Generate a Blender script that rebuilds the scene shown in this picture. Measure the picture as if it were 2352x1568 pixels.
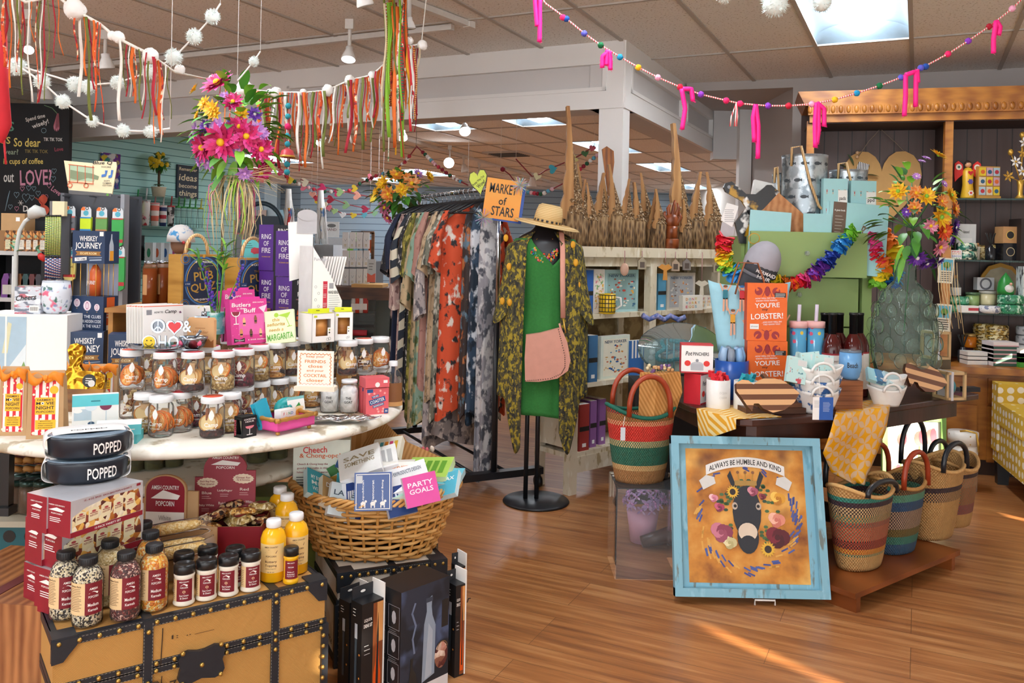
import bpy,math,random
Ra=range;En=enumerate
from mathutils import Vector as V,Matrix as Mx,Euler
sc=bpy.context.scene
for o in list(bpy.data.objects):bpy.data.objects.remove(o)
R0=random.Random(11)
PI=math.pi;sin=math.sin;cos=math.cos;rad=math.radians
# ---------------- camera ----------------
F=1951.0;CX=1176;HY=570;E=1.4;A=rad(1.2);HC=2.8
cam=bpy.data.objects.new('camera',bpy.data.cameras.new('camera'))
sc.collection.objects.link(cam);sc.camera=cam
cr=V((cos(A),0,sin(A)));cu=V((-sin(A),0,cos(A)))
cam.matrix_world=Mx(((cr.x,cu.x,0,0),(cr.y,cu.y,-1,0),(cr.z,cu.z,0,E),(0,0,0,1)))
cam.data.sensor_width=36;cam.data.lens=F/2352*36
cam.data.shift_y=-(784-HY)/2352;cam.data.clip_start=.05;cam.data.clip_end=200
# ---------------- world, sun, exposure ----------------
sc.view_settings.view_transform='Standard';sc.view_settings.look='None'
sc.view_settings.gamma=1;sc.view_settings.use_curve_mapping=False
sc.view_settings.exposure=0.32
wd=bpy.data.worlds.new('sky');sc.world=wd;wd.use_nodes=True
bgn=wd.node_tree.nodes['Background']
bgn.inputs[0].default_value=(.93,.97,1,1);bgn.inputs[1].default_value=3.3
sl=bpy.data.lights.new('sun','SUN');sl.energy=22;sl.angle=.009;sl.color=(1,.87,.68)
sun=bpy.data.objects.new('sun',sl);sc.collection.objects.link(sun)
SUN=V((-.6,.72,-.33)).normalized()
sun.rotation_euler=SUN.to_track_quat('-Z','Y').to_euler()
try:
 sc.cycles.use_denoising=True;sc.cycles.max_bounces=8;sc.cycles.transparent_max_bounces=24
 sc.cycles.caustics_reflective=False;sc.cycles.caustics_refractive=False
 sc.cycles.sample_clamp_indirect=4
except Exception:pass
# ---------------- pixel to place ----------------
CAM=V((0,0,E))
def ray(px,py):
 x=(px-CX)/F;y=(HY-py)/F
 return V((x*cos(A)-y*sin(A),1,x*sin(A)+y*cos(A)))
def W(px,py,d):return CAM+d*ray(px,py)
def ON(px,py,z):
 r=ray(px,py);return CAM+r*((z-E)/r.z)
def fr(x0,y0,x1,y1,z,yt):
 "front edge of a thing standing on height z, from two bottom corners and the top of the first: place, turn, width, height"
 a=ON(x0,y0,z);b=ON(x1,y1,z);d=b-a
 return(a+b)/2,math.atan2(d.y,d.x),d.length,W(x0,yt,a.y).z-z
def fd(x0,x1,yt,yb,d):
 a=W(x0,yb,d);b=W(x1,yb,d);m_=(a+b)/2
 return m_,b.x-a.x,W((x0+x1)/2,yt,d).z-m_.z
def _along(P,d,px):
 k=(px-CX)/F;q=P-CAM;return(k*q.y-q.dot(cr))/(d.dot(cr)-k*d.y)
def pxof(P):q=V(P)-CAM;return CX+F*q.dot(cr)/q.y
def fe(p0,pm,p1,yt,yb,d,e,sg=1):
 "a box of depth e seen at its left corner: side from p0 to pm, front from pm to p1; place of the front's middle, turn, width, depth, height"
 P=W(pm,yb,d);ra=math.atan((CX-pm)/F);best=None
 for i in Ra(400):
  rz=ra+sg*PI/2*i/400;q=abs(pxof(P+e*V((-sin(rz),cos(rz),0)))-p0)
  if best is None or q<best[0]:best=(q,rz)
 rz=best[1];f_=V((cos(rz),sin(rz),0))*sg;w=_along(P,f_,p1)
 return P+f_*(w/2),rz,w,e,W(pm,yt,d).z-P.z
def fe2(p0,pm,p1,yt,yb,d,e):return fe(p1,pm,p0,yt,yb,d,e,-1)
# ---------------- materials ----------------
def lin(h):
 if not isinstance(h,str):return tuple(h)+(1,)
 h=h.lstrip('#');c=[int(h[i:i+2],16)/255 for i in(0,2,4)]
 return tuple((x/12.92 if x<=.04045 else((x+.055)/1.055)**2.4)for x in c)+(1,)
_M={}
def newm(n):
 ma=bpy.data.materials.new(n);ma.use_nodes=True
 return ma,ma.node_tree,ma.node_tree.nodes['Principled BSDF']
def nd(nt,ty,ins=None,**pr):
 n=nt.nodes.new('ShaderNode'+ty)
 for k,v in pr.items():setattr(n,k,v)
 for k,v in(ins or{}).items():
  if isinstance(v,bpy.types.NodeSocket):nt.links.new(v,n.inputs[k])
  else:n.inputs[k].default_value=v
 return n
def mix(nt,f,a,b,mode='MIX'):
 return nd(nt,'MixRGB',{0:f,1:lin(a)if isinstance(a,str)else a,2:lin(b)if isinstance(b,str)else b},blend_type=mode).outputs[0]
def mth(nt,op,a,b=0.0):return nd(nt,'Math',{0:a,1:b},operation=op).outputs[0]
def crd(nt,scale=(1,1,1),kind='Object',rot=(0,0,0)):
 t=nd(nt,'TexCoord');return nd(nt,'Mapping',{0:t.outputs[kind],2:rot,3:scale}).outputs[0]
def ramp(nt,f,stops,interp='LINEAR'):
 r=nd(nt,'ValToRGB',{0:f});cr_=r.color_ramp;cr_.interpolation=interp
 while len(cr_.elements)<len(stops):cr_.elements.new(.5)
 for e,(p,c)in zip(cr_.elements,stops):e.position=p;e.color=lin(c)
 return r.outputs[0]
def noi(nt,co,s,det=2):return nd(nt,'TexNoise',{'Vector':co,'Scale':s,'Detail':det}).outputs[0]
def setb(nt,bs,col,r=.6,met=0,bump=None,bs_=.3,dist=.01):
 if isinstance(col,bpy.types.NodeSocket):nt.links.new(col,bs.inputs['Base Color'])
 else:bs.inputs['Base Color'].default_value=lin(col)
 bs.inputs['Roughness'].default_value=r;bs.inputs['Metallic'].default_value=met
 if bump is not None:
  nt.links.new(nd(nt,'Bump',{'Height':bump,'Strength':bs_,'Distance':dist}).outputs[0],bs.inputs['Normal'])
def m(h,r=.55,met=0,em=0,nz=.08,ns=30,spec=.5):
 k=(h,r,met,em,nz,ns,spec)
 if k in _M:return _M[k]
 ma,nt,bs=newm('paint_'+h.strip('#'))
 if nz and not em:
  c=lin(h);f=noi(nt,crd(nt),ns)
  col=mix(nt,f,tuple(min(1,x*(1+nz))for x in c[:3])+(1,),tuple(x*(1-nz)for x in c[:3])+(1,))
  setb(nt,bs,col,r,met)
 else:setb(nt,bs,h,r,met)
 bs.inputs['Specular IOR Level'].default_value=spec
 if em:
  bs.inputs['Emission Color'].default_value=lin(h);bs.inputs['Emission Strength'].default_value=em
 _M[k]=ma;return ma
def Gs(h='#ffffff',dens=.12,gl=1.0,r=.02):
 k=('glass',h,dens,gl,r)
 if k in _M:return _M[k]
 ma,nt,bs=newm('glass_'+h.strip('#'));nt.nodes.remove(bs)
 c=lin(h);tr=nd(nt,'BsdfTransparent',{0:tuple(1-dens*(1-x)for x in c[:3])+(1,)})
 df=nd(nt,'BsdfDiffuse',{0:c});g=nd(nt,'BsdfGlossy',{0:(1,1,1,1),1:r})
 lw=nd(nt,'LayerWeight',{0:.12})
 a=nd(nt,'MixShader',{0:dens*.5,1:tr.outputs[0],2:df.outputs[0]})
 b=nd(nt,'MixShader',{0:mth(nt,'MULTIPLY',lw.outputs[0],gl),1:a.outputs[0],2:g.outputs[0]})
 nt.links.new(b.outputs[0],nt.nodes['Material Output'].inputs[0])
 _M[k]=ma;return ma
def Wo(a,b,sc_=(3,30,30),r=.5,key=''):
 k=('wood',a,b,sc_,r)
 if k in _M:return _M[k]
 ma,nt,bs=newm('wood_grain');co=crd(nt,sc_)
 f=noi(nt,co,1.0,5);f2=nd(nt,'TexWave',{'Vector':co,'Scale':.35,'Distortion':5,'Detail':2}).outputs[1]
 c=ramp(nt,mth(nt,'ADD',mth(nt,'MULTIPLY',f,.7),mth(nt,'MULTIPLY',f2,.3)),[(.25,b),(.7,a)])
 setb(nt,bs,c,r,0,f,.12);_M[k]=ma;return ma
def Bl(base,cols,s=14,thr=.56,det=3,r=.75,stretch=(1,1,1),sharp=.03,bump=0):
 "a printed cloth or paper: blotches of further colours on a base"
 k=('blotch',base,tuple(cols),s,thr,det,r,stretch)
 if k in _M:return _M[k]
 ma,nt,bs=newm('print');c=lin(base)
 for i,h in En(cols):
  co=crd(nt,stretch);co=nd(nt,'VectorMath',{0:co,1:(i*3.7,i*1.9,i*5.3)}).outputs[0]
  f=noi(nt,co,s*(1+.17*i),det)
  f=nd(nt,'MapRange',{0:f,1:thr-sharp,2:thr+sharp}).outputs[0]
  c=mix(nt,f,c,lin(h))
 setb(nt,bs,c,r);_M[k]=ma;return ma
def Sp(cols,scale,axis=2,r=.6,dist=0,rot=(0,0,0),met=0):
 "hard stripes of equal width along one axis"
 k=('stripe',tuple(cols),scale,axis,r,dist,rot)
 if k in _M:return _M[k]
 ma,nt,bs=newm('stripe');co=crd(nt,(1,1,1),'Object',rot)
 s=nd(nt,'SeparateXYZ',{0:co}).outputs[axis]
 if dist:s=mth(nt,'ADD',s,mth(nt,'MULTIPLY',noi(nt,co,9),dist))
 f=mth(nt,'FRACT',mth(nt,'ADD',mth(nt,'MULTIPLY',s,scale),100.0))
 n=len(cols);c=ramp(nt,f,[(i/n,h)for i,h in En(cols)],'CONSTANT')
 setb(nt,bs,c,r,met);_M[k]=ma;return ma
def Do(base,cols,scale,size=.3,r=.6,rnd_=0.0):
 k=('dots',base,tuple(cols),scale,size,r,rnd_)
 if k in _M:return _M[k]
 ma,nt,bs=newm('dots');co=crd(nt,(scale,scale,scale))
 v=nd(nt,'TexVoronoi',{'Vector':co,'Scale':1.0,'Randomness':rnd_})
 f=mth(nt,'LESS_THAN',v.outputs['Distance'],size)
 pc=nd(nt,'SeparateXYZ',{0:v.outputs['Color']}).outputs[0]
 c=mix(nt,f,base,ramp(nt,pc,[(i/len(cols),h)for i,h in En(cols)],'CONSTANT'))
 setb(nt,bs,c,r);_M[k]=ma;return ma
def Bi(cols,scale,r=.4,gap=None):
 "small bits of several colours (kernels, chips, petals) packed together"
 k=('bits',tuple(cols),scale,r)
 if k in _M:return _M[k]
 ma,nt,bs=newm('bits');co=crd(nt)
 v=nd(nt,'TexVoronoi',{'Vector':co,'Scale':scale})
 pc=nd(nt,'SeparateXYZ',{0:v.outputs['Color']}).outputs[0]
 c=ramp(nt,pc,[(i/len(cols),h)for i,h in En(cols)],'CONSTANT')
 setb(nt,bs,c,r,0,mth(nt,'MULTIPLY',v.outputs['Distance'],-1.0),.8,.004);_M[k]=ma;return ma
def weave(stops,zmax,su=260,r=.8,key=0):
 "woven grass basket: bands of colour by height, with the bumps of the weave; stops = (height 0..1, colour, second colour)"
 ma,nt,bs=newm('woven_grass');co=crd(nt);s=nd(nt,'SeparateXYZ',{0:co})
 an=mth(nt,'ARCTAN2',s.outputs[1],s.outputs[0])
 row=mth(nt,'MULTIPLY',s.outputs[2],su*.5);col=mth(nt,'MULTIPLY',an,su*.09)
 ck=mth(nt,'MULTIPLY',mth(nt,'SINE',mth(nt,'MULTIPLY',row,PI)),mth(nt,'SINE',mth(nt,'MULTIPLY',col,PI)))
 h=mth(nt,'DIVIDE',s.outputs[2],zmax)
 h=mth(nt,'ADD',h,mth(nt,'MULTIPLY',mth(nt,'SUBTRACT',noi(nt,co,6),.5),.01))
 c1=ramp(nt,h,[(a,b)for a,b,c in stops],'CONSTANT');c2=ramp(nt,h,[(a,c)for a,b,c in stops],'CONSTANT')
 c=mix(nt,mth(nt,'GREATER_THAN',ck,0.0),c1,c2)
 c=mix(nt,mth(nt,'MULTIPLY',noi(nt,co,40),.35),c,'#5a3c20')
 setb(nt,bs,c,r,0,ck,.6,.004);return ma
def emis(h,s):
 k=('em',h,s)
 if k in _M:return _M[k]
 ma,nt,bs=newm('lit');nt.nodes.remove(bs);e=nd(nt,'Emission',{0:lin(h),1:s})
 nt.links.new(e.outputs[0],nt.nodes['Material Output'].inputs[0]);_M[k]=ma;return ma
WHITE='#f2f0ec';BLACK='#17181b';GOLD='#c9992f';KRAFT='#bc966a'
# ---------------- geometry ----------------
_TX={}
def txmesh(s):
 if s not in _TX:
  cu_=bpy.data.curves.new('lettering','FONT');cu_.body=s;cu_.resolution_u=2;cu_.offset=.014
  o=bpy.data.objects.new('lettering',cu_);me=o.to_mesh()
  vs=[v.co.copy()for v in me.vertices];fs=[tuple(p.vertices)for p in me.polygons]
  o.to_mesh_clear();bpy.data.objects.remove(o);bpy.data.curves.remove(cu_)
  xs=[v.x for v in vs]or[0];ys=[v.y for v in vs]or[0]
  _TX[s]=(vs,fs,min(xs),max(xs),min(ys),max(ys))
 return _TX[s]
class B:
 def __init__(s):s.v=[];s.f=[];s.mi=[];s.sm=[];s.mats=[];s.T=None
 def add(s,vs,fs,ma,sm=False):
  if ma not in s.mats:s.mats.append(ma)
  i=s.mats.index(ma);n=len(s.v)
  for p in vs:
   p=V(p);s.v.append(s.T@p if s.T else p)
  for f in fs:s.f.append([q+n for q in f]);s.mi.append(i);s.sm.append(sm)
  return s
 def Bx(s,c,d,ma,rz=0,rx=0,ry=0,taper=1):
  x,y,z=[q/2 for q in d];t=taper
  vs=[V(p)for p in((-x,-y,-z),(x,-y,-z),(x,y,-z),(-x,y,-z),(-x*t,-y*t,z),(x*t,-y*t,z),(x*t,y*t,z),(-x*t,y*t,z))]
  if rz or rx or ry:
   M=Mx.Rotation(rz,3,'Z')@Mx.Rotation(ry,3,'Y')@Mx.Rotation(rx,3,'X');vs=[M@p for p in vs]
  c=V(c);mm=ma if isinstance(ma,(list,tuple))else[ma]*6
  for f,q in zip([(0,3,2,1),(4,5,6,7),(0,1,5,4),(1,2,6,5),(2,3,7,6),(3,0,4,7)],mm):
   s.add([vs[i]+c for i in f],[(0,1,2,3)],q)
  return s
 def Fb(s,w,d,h,ma,x=0,y=0,z=0):
  "box whose front face lies at y, standing on z"
  return s.Bx((x,y+d/2,z+h/2),(w,d,h),ma)
 def quad(s,a,b,c,d,ma):return s.add([a,b,c,d],[(0,1,2,3)],ma)
 def Tu(s,pts,r,ma,n=6,cap=True,closed=False,flat=1.0,up=None):
  pts=[V(p)for p in pts];k=len(pts)
  rs=r if isinstance(r,(list,tuple))else[r]*k
  vs=[];prev=None
  for i,p in En(pts):
   if closed:t=pts[(i+1)%k]-pts[i-1]
   else:t=pts[min(i+1,k-1)]-pts[max(i-1,0)]
   if t.length<1e-9:t=V((0,0,1))
   t.normalize()
   if prev is None:
    a=V(up)if up else(V((0,0,1))if abs(t.z)<.9 else V((1,0,0)))
    u=t.cross(a)
    if u.length<1e-6:u=t.orthogonal()
   else:u=prev-t*prev.dot(t)
   if u.length<1e-9:u=t.orthogonal()
   u.normalize();w=t.cross(u);prev=u
   for j in Ra(n):
    g=2*PI*j/n;vs.append(p+(u*cos(g)+w*sin(g)*flat)*rs[i])
  fs=[]
  for i in Ra(k if closed else k-1):
   a=i*n;b=((i+1)%k)*n
   for j in Ra(n):fs.append((a+j,a+(j+1)%n,b+(j+1)%n,b+j))
  if cap and not closed:fs+=[tuple(Ra(n))[::-1],tuple(Ra((k-1)*n,k*n))]
  return s.add(vs,fs,ma,True)
 def La(s,prof,ma,n=20,c=(0,0,0),sx=1,sy=1,a0=0,a1=2*PI,cap=True):
  full=abs(a1-a0-2*PI)<1e-6;k=n if full else n+1;vs=[];c=V(c)
  for r,z in prof:
   for j in Ra(k):
    g=a0+(a1-a0)*j/n;vs.append(c+V((r*cos(g)*sx,r*sin(g)*sy,z)))
  fs=[]
  for i in Ra(len(prof)-1):
   for j in Ra(n):
    j2=(j+1)%k;fs.append((i*k+j,i*k+j2,(i+1)*k+j2,(i+1)*k+j))
  if cap and full:
   if prof[0][0]>1e-4:fs.append(tuple(Ra(k))[::-1])
   if prof[-1][0]>1e-4:fs.append(tuple(Ra((len(prof)-1)*k,len(prof)*k)))
  return s.add(vs,fs,ma,True)
 def cyl(s,r,z0,z1,ma,n=16,c=(0,0,0),r1=None):
  return s.La([(r,z0),(r if r1 is None else r1,z1)],ma,n,c)
 def sph(s,c,r,ma,nu=10,nv=6,sc=(1,1,1),jit=0):
  vs=[V((0,0,-1))]
  for i in Ra(1,nv):
   g=-PI/2+PI*i/nv
   for j in Ra(nu):vs.append(V((cos(g)*cos(2*PI*j/nu),cos(g)*sin(2*PI*j/nu),sin(g))))
  vs.append(V((0,0,1)));fs=[]
  for j in Ra(nu):fs.append((0,1+(j+1)%nu,1+j))
  for i in Ra(nv-2):
   for j in Ra(nu):
    a=1+i*nu;fs.append((a+j,a+(j+1)%nu,a+nu+(j+1)%nu,a+nu+j))
  e=len(vs)-1;a=1+(nv-2)*nu
  for j in Ra(nu):fs.append((a+j,a+(j+1)%nu,e))
  c=V(c);q=[c+V((p.x*sc[0],p.y*sc[1],p.z*sc[2]))*r*(1+(R0.uniform(-jit,jit)if jit else 0))for p in vs]
  return s.add(q,fs,ma,True)
 def Pz(s,pts,y0,y1,ma,side=None):
  "outline in the x-z plane, from y0 (front) to y1"
  n=len(pts);vs=[(x,y0,z)for x,z in pts]+[(x,y1,z)for x,z in pts]
  ar=sum(pts[i][0]*pts[(i+1)%n][1]-pts[(i+1)%n][0]*pts[i][1]for i in Ra(n))
  fr_=tuple(Ra(n));bk=tuple(Ra(n,2*n))
  if ar<0:fr_=fr_[::-1]
  else:bk=bk[::-1]
  s.add(vs,[fr_,bk],ma)
  fs=[(i,i+n,(i+1)%n+n,(i+1)%n)if ar>0 else(i,(i+1)%n,(i+1)%n+n,i+n)for i in Ra(n)]
  return s.add(vs,fs,side or ma)
 def grid(s,fn,nu,nv,ma,close_u=False,sm=True):
  vs=[fn(i/nu,j/nv)for j in Ra(nv+1)for i in Ra(nu+(0 if close_u else 1))]
  k=nu if close_u else nu+1
  return s.add(vs,[(j*k+i,j*k+(i+1)%k,(j+1)*k+(i+1)%k,(j+1)*k+i)for j in Ra(nv)for i in Ra(nu)],ma,sm)
 def Tx(s,t,c,h,ma,w=None,rot=0,shear=0,al='C'):
  "lettering in the x-z plane facing -y; c is its middle, h its height, w its width"
  vs,fs,x0,x1,y0,y1=txmesh(t)
  kz=h/max(y1-y0,1e-6);kx=kz if w is None else w/max(x1-x0,1e-6)
  cx=(x0+x1)/2 if al=='C' else(x0 if al=='L' else x1);cz=(y0+y1)/2;out=[]
  for v in vs:
   x=(v.x-cx)*kx+shear*(v.y-cz)*kz;z=(v.y-cz)*kz
   out.append((c[0]+x*cos(rot)-z*sin(rot),c[1],c[2]+x*sin(rot)+z*cos(rot)))
  return s.add(out,fs,ma)
 def Ln(s,x0,x1,z1,n,dz,y,ma,h=.0025,ragged=.3):
  "small print: rows of short bars"
  for i in Ra(n):
   e=x1-(x1-x0)*R0.random()*ragged
   z=z1-i*dz;s.quad((x0,y,z-h/2),(e,y,z-h/2),(e,y,z+h/2),(x0,y,z+h/2),ma)
  return s
 def Re(s,x0,x1,z0,z1,y,ma):return s.quad((x0,y,z0),(x1,y,z0),(x1,y,z1),(x0,y,z1),ma)
 def Dc(s,cx,cz,r,y,ma,n=16,rz=None,a0=0,a1=2*PI,jag=0):
  rz=r if rz is None else rz
  full=abs(a1-a0-2*PI)<1e-6
  k=n if full else n+1
  vs=[(cx+r*(1-jag*(i%2))*cos(a0+(a1-a0)*i/n),y,cz+rz*(1-jag*(i%2))*sin(a0+(a1-a0)*i/n))for i in Ra(k)]
  return s.add(vs,[tuple(Ra(k))],ma)
 def Rg(s,cx,cz,r0,r1,y,ma,n=20,a0=0,a1=2*PI,k=1.0):
  vs=[]
  for i in Ra(n+1):
   g=a0+(a1-a0)*i/n
   vs+=[(cx+r0*cos(g),y,cz+k*r0*sin(g)),(cx+r1*cos(g),y,cz+k*r1*sin(g))]
  return s.add(vs,[(2*i,2*i+1,2*i+3,2*i+2)for i in Ra(n)],ma)
 def line(s,pts,w,y,ma):
  "flat stroke in the x-z plane"
  for(x0,z0),(x1,z1)in zip(pts,pts[1:]):
   dx,dz=x1-x0,z1-z0;L=math.hypot(dx,dz)or 1;nx,nz=-dz/L*w/2,dx/L*w/2
   ex,ez=dx/L*w*.3,dz/L*w*.3
   s.quad((x0-nx-ex,y,z0-nz-ez),(x1-nx+ex,y,z1-nz+ez),(x1+nx+ex,y,z1+nz+ez),(x0+nx-ex,y,z0+nz-ez),ma)
  return s
def mesh(name,b):
 me=bpy.data.meshes.new(name);me.from_pydata([tuple(v)for v in b.v],[],b.f)
 for q in b.mats:me.materials.append(q)
 me.polygons.foreach_set('material_index',b.mi);me.polygons.foreach_set('use_smooth',b.sm);me.update()
 return me
def link(o):sc.collection.objects.link(o);return o
def prop(o,label=None,cat=None,grp=None,kind=None):
 if label:o['label']=label
 if cat:o['category']=cat
 if grp:o['group']=grp
 if kind:o['kind']=kind
 return o
def mods(o,bev=0,sub=0,tk=0):
 if tk:q=o.modifiers.new('thickness','SOLIDIFY');q.thickness=tk;q.offset=0
 if bev:
  q=o.modifiers.new('edge','BEVEL');q.width=bev;q.segments=2;q.limit_method='ANGLE';q.angle_limit=rad(50)
 if sub:q=o.modifiers.new('smooth','SUBSURF');q.levels=q.render_levels=sub
 return o
def Pa(name,b,par,label=None,Lo=None,rot=None,kind=None,**k):
 o=link(bpy.data.objects.new(name,mesh(name,b)));o.parent=par
 if Lo is not None:o.location=Lo
 if rot is not None:o.rotation_euler=rot
 prop(o,label,None,None,kind);return mods(o,**k)
def Tg(name,label,cat,Lo=(0,0,0),rz=0,grp=None,rot=None):
 o=link(bpy.data.objects.new(name,None));o.location=Lo;o.empty_display_size=.1
 o.rotation_euler=rot if rot is not None else(0,0,rz);return prop(o,label,cat,grp)
def So(name,b,label,cat,Lo=(0,0,0),rz=0,grp=None,rot=None,kind=None,**k):
 o=link(bpy.data.objects.new(name,mesh(name,b)));o.location=Lo
 o.rotation_euler=rot if rot is not None else(0,0,rz);prop(o,label,cat,grp,kind);return mods(o,**k)
def setting(name,b,par=None,**k):
 o=link(bpy.data.objects.new(name,mesh(name,b)));o['kind']='structure'
 if par:o.parent=par
 return mods(o,**k)
def dup(root,Lo,rz=None,label=None,grp=None,rot=None,scale=None):
 r=root.copy();link(r);r.location=Lo
 if rz is not None:r.rotation_euler=(0,0,rz)
 if rot is not None:r.rotation_euler=rot
 if scale:r.scale=(scale,)*3 if not isinstance(scale,tuple)else scale
 if label:r['label']=label
 if grp:r['group']=grp
 for ch in list(root.children):
  c=ch.copy();link(c);c.parent=r
  for g in list(ch.children):
   d=g.copy();link(d);d.parent=c
 return r
ORD=['first','second','third','fourth','fifth','sixth','seventh','eighth','ninth','tenth','eleventh','twelfth','thirteenth','fourteenth','fifteenth','sixteenth','seventeenth','eighteenth','nineteenth','twentieth','twenty-first','twenty-second','twenty-third','twenty-fourth']
def heart(s,n=8):
 "heart outline, s wide, point down at (0,-s*.5)"
 o=[]
 for i in Ra(2*n):
  t=2*PI*i/(2*n)
  o.append((s*.031*16*sin(t)**3,s*.031*(13*cos(t)-5*cos(2*t)-2*cos(3*t)-cos(4*t))))
 return o[::-1]
def RZ(a,Lo=(0,0,0)):return Mx.Translation(V(Lo))@Mx.Rotation(a,4,'Z')
LEFT=lambda x:RZ(-PI/2,(x,0,0))
RIGHT=lambda x:RZ(PI/2,(x,0,0))
# ================= the setting =================
YAW=rad(25.6);U=V((sin(YAW),cos(YAW),0));VD=V((-cos(YAW),sin(YAW),0))
ROOM=RZ(-YAW)
def rc(u,v,z=0):return U*u+VD*v+V((0,0,z))
XW0=4.35
ma,nt,bs=newm('plank_floor');co=crd(nt,(1,1,1),'Object',(0,0,0))
br=nd(nt,'TexBrick',{'Vector':co,'Color1':(0,0,0,1),'Color2':(1,1,1,1),'Mortar':(.5,.5,.5,1),'Scale':1,'Mortar Size':.0012,'Mortar Smooth':.1,'Bias':0,'Brick Width':1.22,'Row Height':.125},offset=.37,offset_frequency=3)
tone=nd(nt,'SeparateXYZ',{0:br.outputs[0]}).outputs[0]
g1=noi(nt,nd(nt,'Mapping',{0:co,3:(1.6,22,1)}).outputs[0],1.3,6)
g2=noi(nt,nd(nt,'Mapping',{0:co,3:(4,90,1)}).outputs[0],1.2,4)
f=mth(nt,'ADD',mth(nt,'ADD',mth(nt,'MULTIPLY',g1,.75),mth(nt,'MULTIPLY',g2,.25)),mth(nt,'MULTIPLY',tone,.12))
c=ramp(nt,f,[(.33,'#74462a'),(.55,'#a2683a'),(.75,'#bf8a58')])
c=mix(nt,br.outputs[1],c,'#6a4428')
setb(nt,bs,c,.33,0,mth(nt,'SUBTRACT',g2,br.outputs[1]),.08);FLOOR=ma
b=B();b.T=RZ(-YAW)
q_=[Mx.Rotation(YAW,3,'Z')@V(p)for p in((-14,-2.7,0),(XW0,-2.7,0),(XW0,30,0),(-14,30,0))];o=setting('floor',B().add(q_,[(0,1,2,3)],FLOOR))
o.rotation_euler=(0,0,-YAW)
ma,nt,bs=newm('ceiling_tile');co=crd(nt)
sp=noi(nt,co,70,3);big=noi(nt,co,.9,2)
c=mix(nt,nd(nt,'MapRange',{0:sp,1:.60,2:.66}).outputs[0],'#f6f3ef','#b5aba0')
c=mix(nt,mth(nt,'MULTIPLY',big,.3),c,'#e6e1da');setb(nt,bs,c,.9,0,sp,.3);TILE=ma
TW=.58;TL=1.42
pv=ON(1302,0,HC);V0=pv.dot(VD)-40*TW
pu=ON(1496,134.4,HC);U0=pu.dot(U)-5*TL
cells={}
def cell(px,py):
 p=ON(px,py,HC);return(int((p.dot(VD)-V0)//TW),int((p.dot(U)-U0)//TL))
lampcells=[cell(1975,60)]
k0=lampcells[0]
far=[(1250,277),(1440,338),(1560,388),(700,372),(640,392),(860,412),(1600,425),(980,400)]
for p in far:
 q=cell(*p)
 if q not in lampcells:lampcells.append(q)
extra=[(k0[0]+i,k0[1]-j)for i in(1,5,9,13)for j in(2,4)]+[(k0[0]+8,k0[1]+2)]  # unseen lamps added so their bounce off the floor brightens the ceiling
lampcells+=[q for q in extra if q not in lampcells]
b=B()
for i in Ra(-2,75):
 for j in Ra(-4,20):
  if(i,j)in lampcells or rc(U0+(j+.5)*TL,V0+(i+.5)*TW).x>4.5:continue
  a=rc(U0+j*TL,V0+i*TW,HC);e=rc(U0+j*TL,V0+(i+1)*TW,HC)
  b.quad(a,a+U*TL,e+U*TL,e,TILE)
setting('ceiling',b)
b=B();BAR=m('#b9b2aa',.6);b.T=RZ(-YAW)
for i in Ra(-2,76):b.Bx((-(V0+i*TW),U0+8*TL,HC-.003),(.026,24*TL,.012),BAR)
for j in Ra(-4,21):b.Bx((-(V0+36*TW),U0+j*TL,HC-.003),(78*TW,.022,.0115),BAR)
setting('trim_1',b)['label']='grey metal grid of the ceiling'
ENAMEL=m('#8fa3b0',.45);TUBE=emis('#f4f9ff',38)
def troffer():
 t=Tg('ceiling_light','recessed troffer over the wall cabinet','ceiling light')
 b=B()
 def pr(u,v):
  x=(u-.5)*TW;q=abs(u-.5)*2
  zz=.0+.10*math.sqrt(max(0,1-((q-.1)/.9)**2))if q>.1 else .10
  return(x,(v-.5)*TL,zz)
 b.grid(pr,20,1,ENAMEL)
 for s_ in(-1,1):b.grid(lambda u,v:((u-.5)*TW,s_*(TL/2-(v*.12 if abs(u-.5)<1 else 0)),pr(u,0)[2]*v),20,4,ENAMEL)
 Pa('reflector',b,t)
 b=B();b.grid(lambda u,v:(.085*cos(PI*(1+u)),(v-.5)*(TL-.3),.055+.05*sin(PI*(1+u))),10,1,TUBE)
 for s_ in(-1,1):b.add([(.085*cos(PI*(1+i/10)),s_*(TL-.3)/2,.055+.05*sin(PI*(1+i/10)))for i in Ra(11)],[tuple(Ra(11))],TUBE)
 Pa('diffuser',b,t);return t
tro=troffer()
tlab=['recessed square ceiling lamp glowing above the wall cabinet','long bluish ceiling lamp seen just behind the corner column','ceiling lamp of the back room beside the column, second row','ceiling lamp of the back room beyond the carved trees, third row',
'wide ceiling lamp behind the ribbon garland','ceiling lamp behind the beaded bell of the ribbon garland','ceiling lamp above the string of paper hearts','ceiling lamp low beyond the carved trees, last row','ceiling lamp above the clothes rack flowers']
for n,(i,j)in En(lampcells):
 p=rc(U0+(j+.5)*TL,V0+(i+.5)*TW,HC+.004)
 lb=tlab[n]if n<len(far)+1 and n<len(tlab)else 'added ceiling lamp, unseen, brightening the shop from outside the view'
 if n==0:tro.location=p;tro.rotation_euler=(0,0,-YAW);tro['label']=lb;tro['group']='recessed ceiling lamps'
 else:dup(tro,p,-YAW,lb,'recessed ceiling lamps')
PAINT=m('#eeecea',.55,ns=4,nz=.03);PANEL=m('#d6d3d2',.6,ns=4,nz=.03);LITE=m('#e9e9e8',.5,nz=.02)  # PANEL: the white beam paint darkened for shade in the recessed panels
BZ=2.35
Cc=ON(1435,92,HC);Cc.z=0
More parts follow.
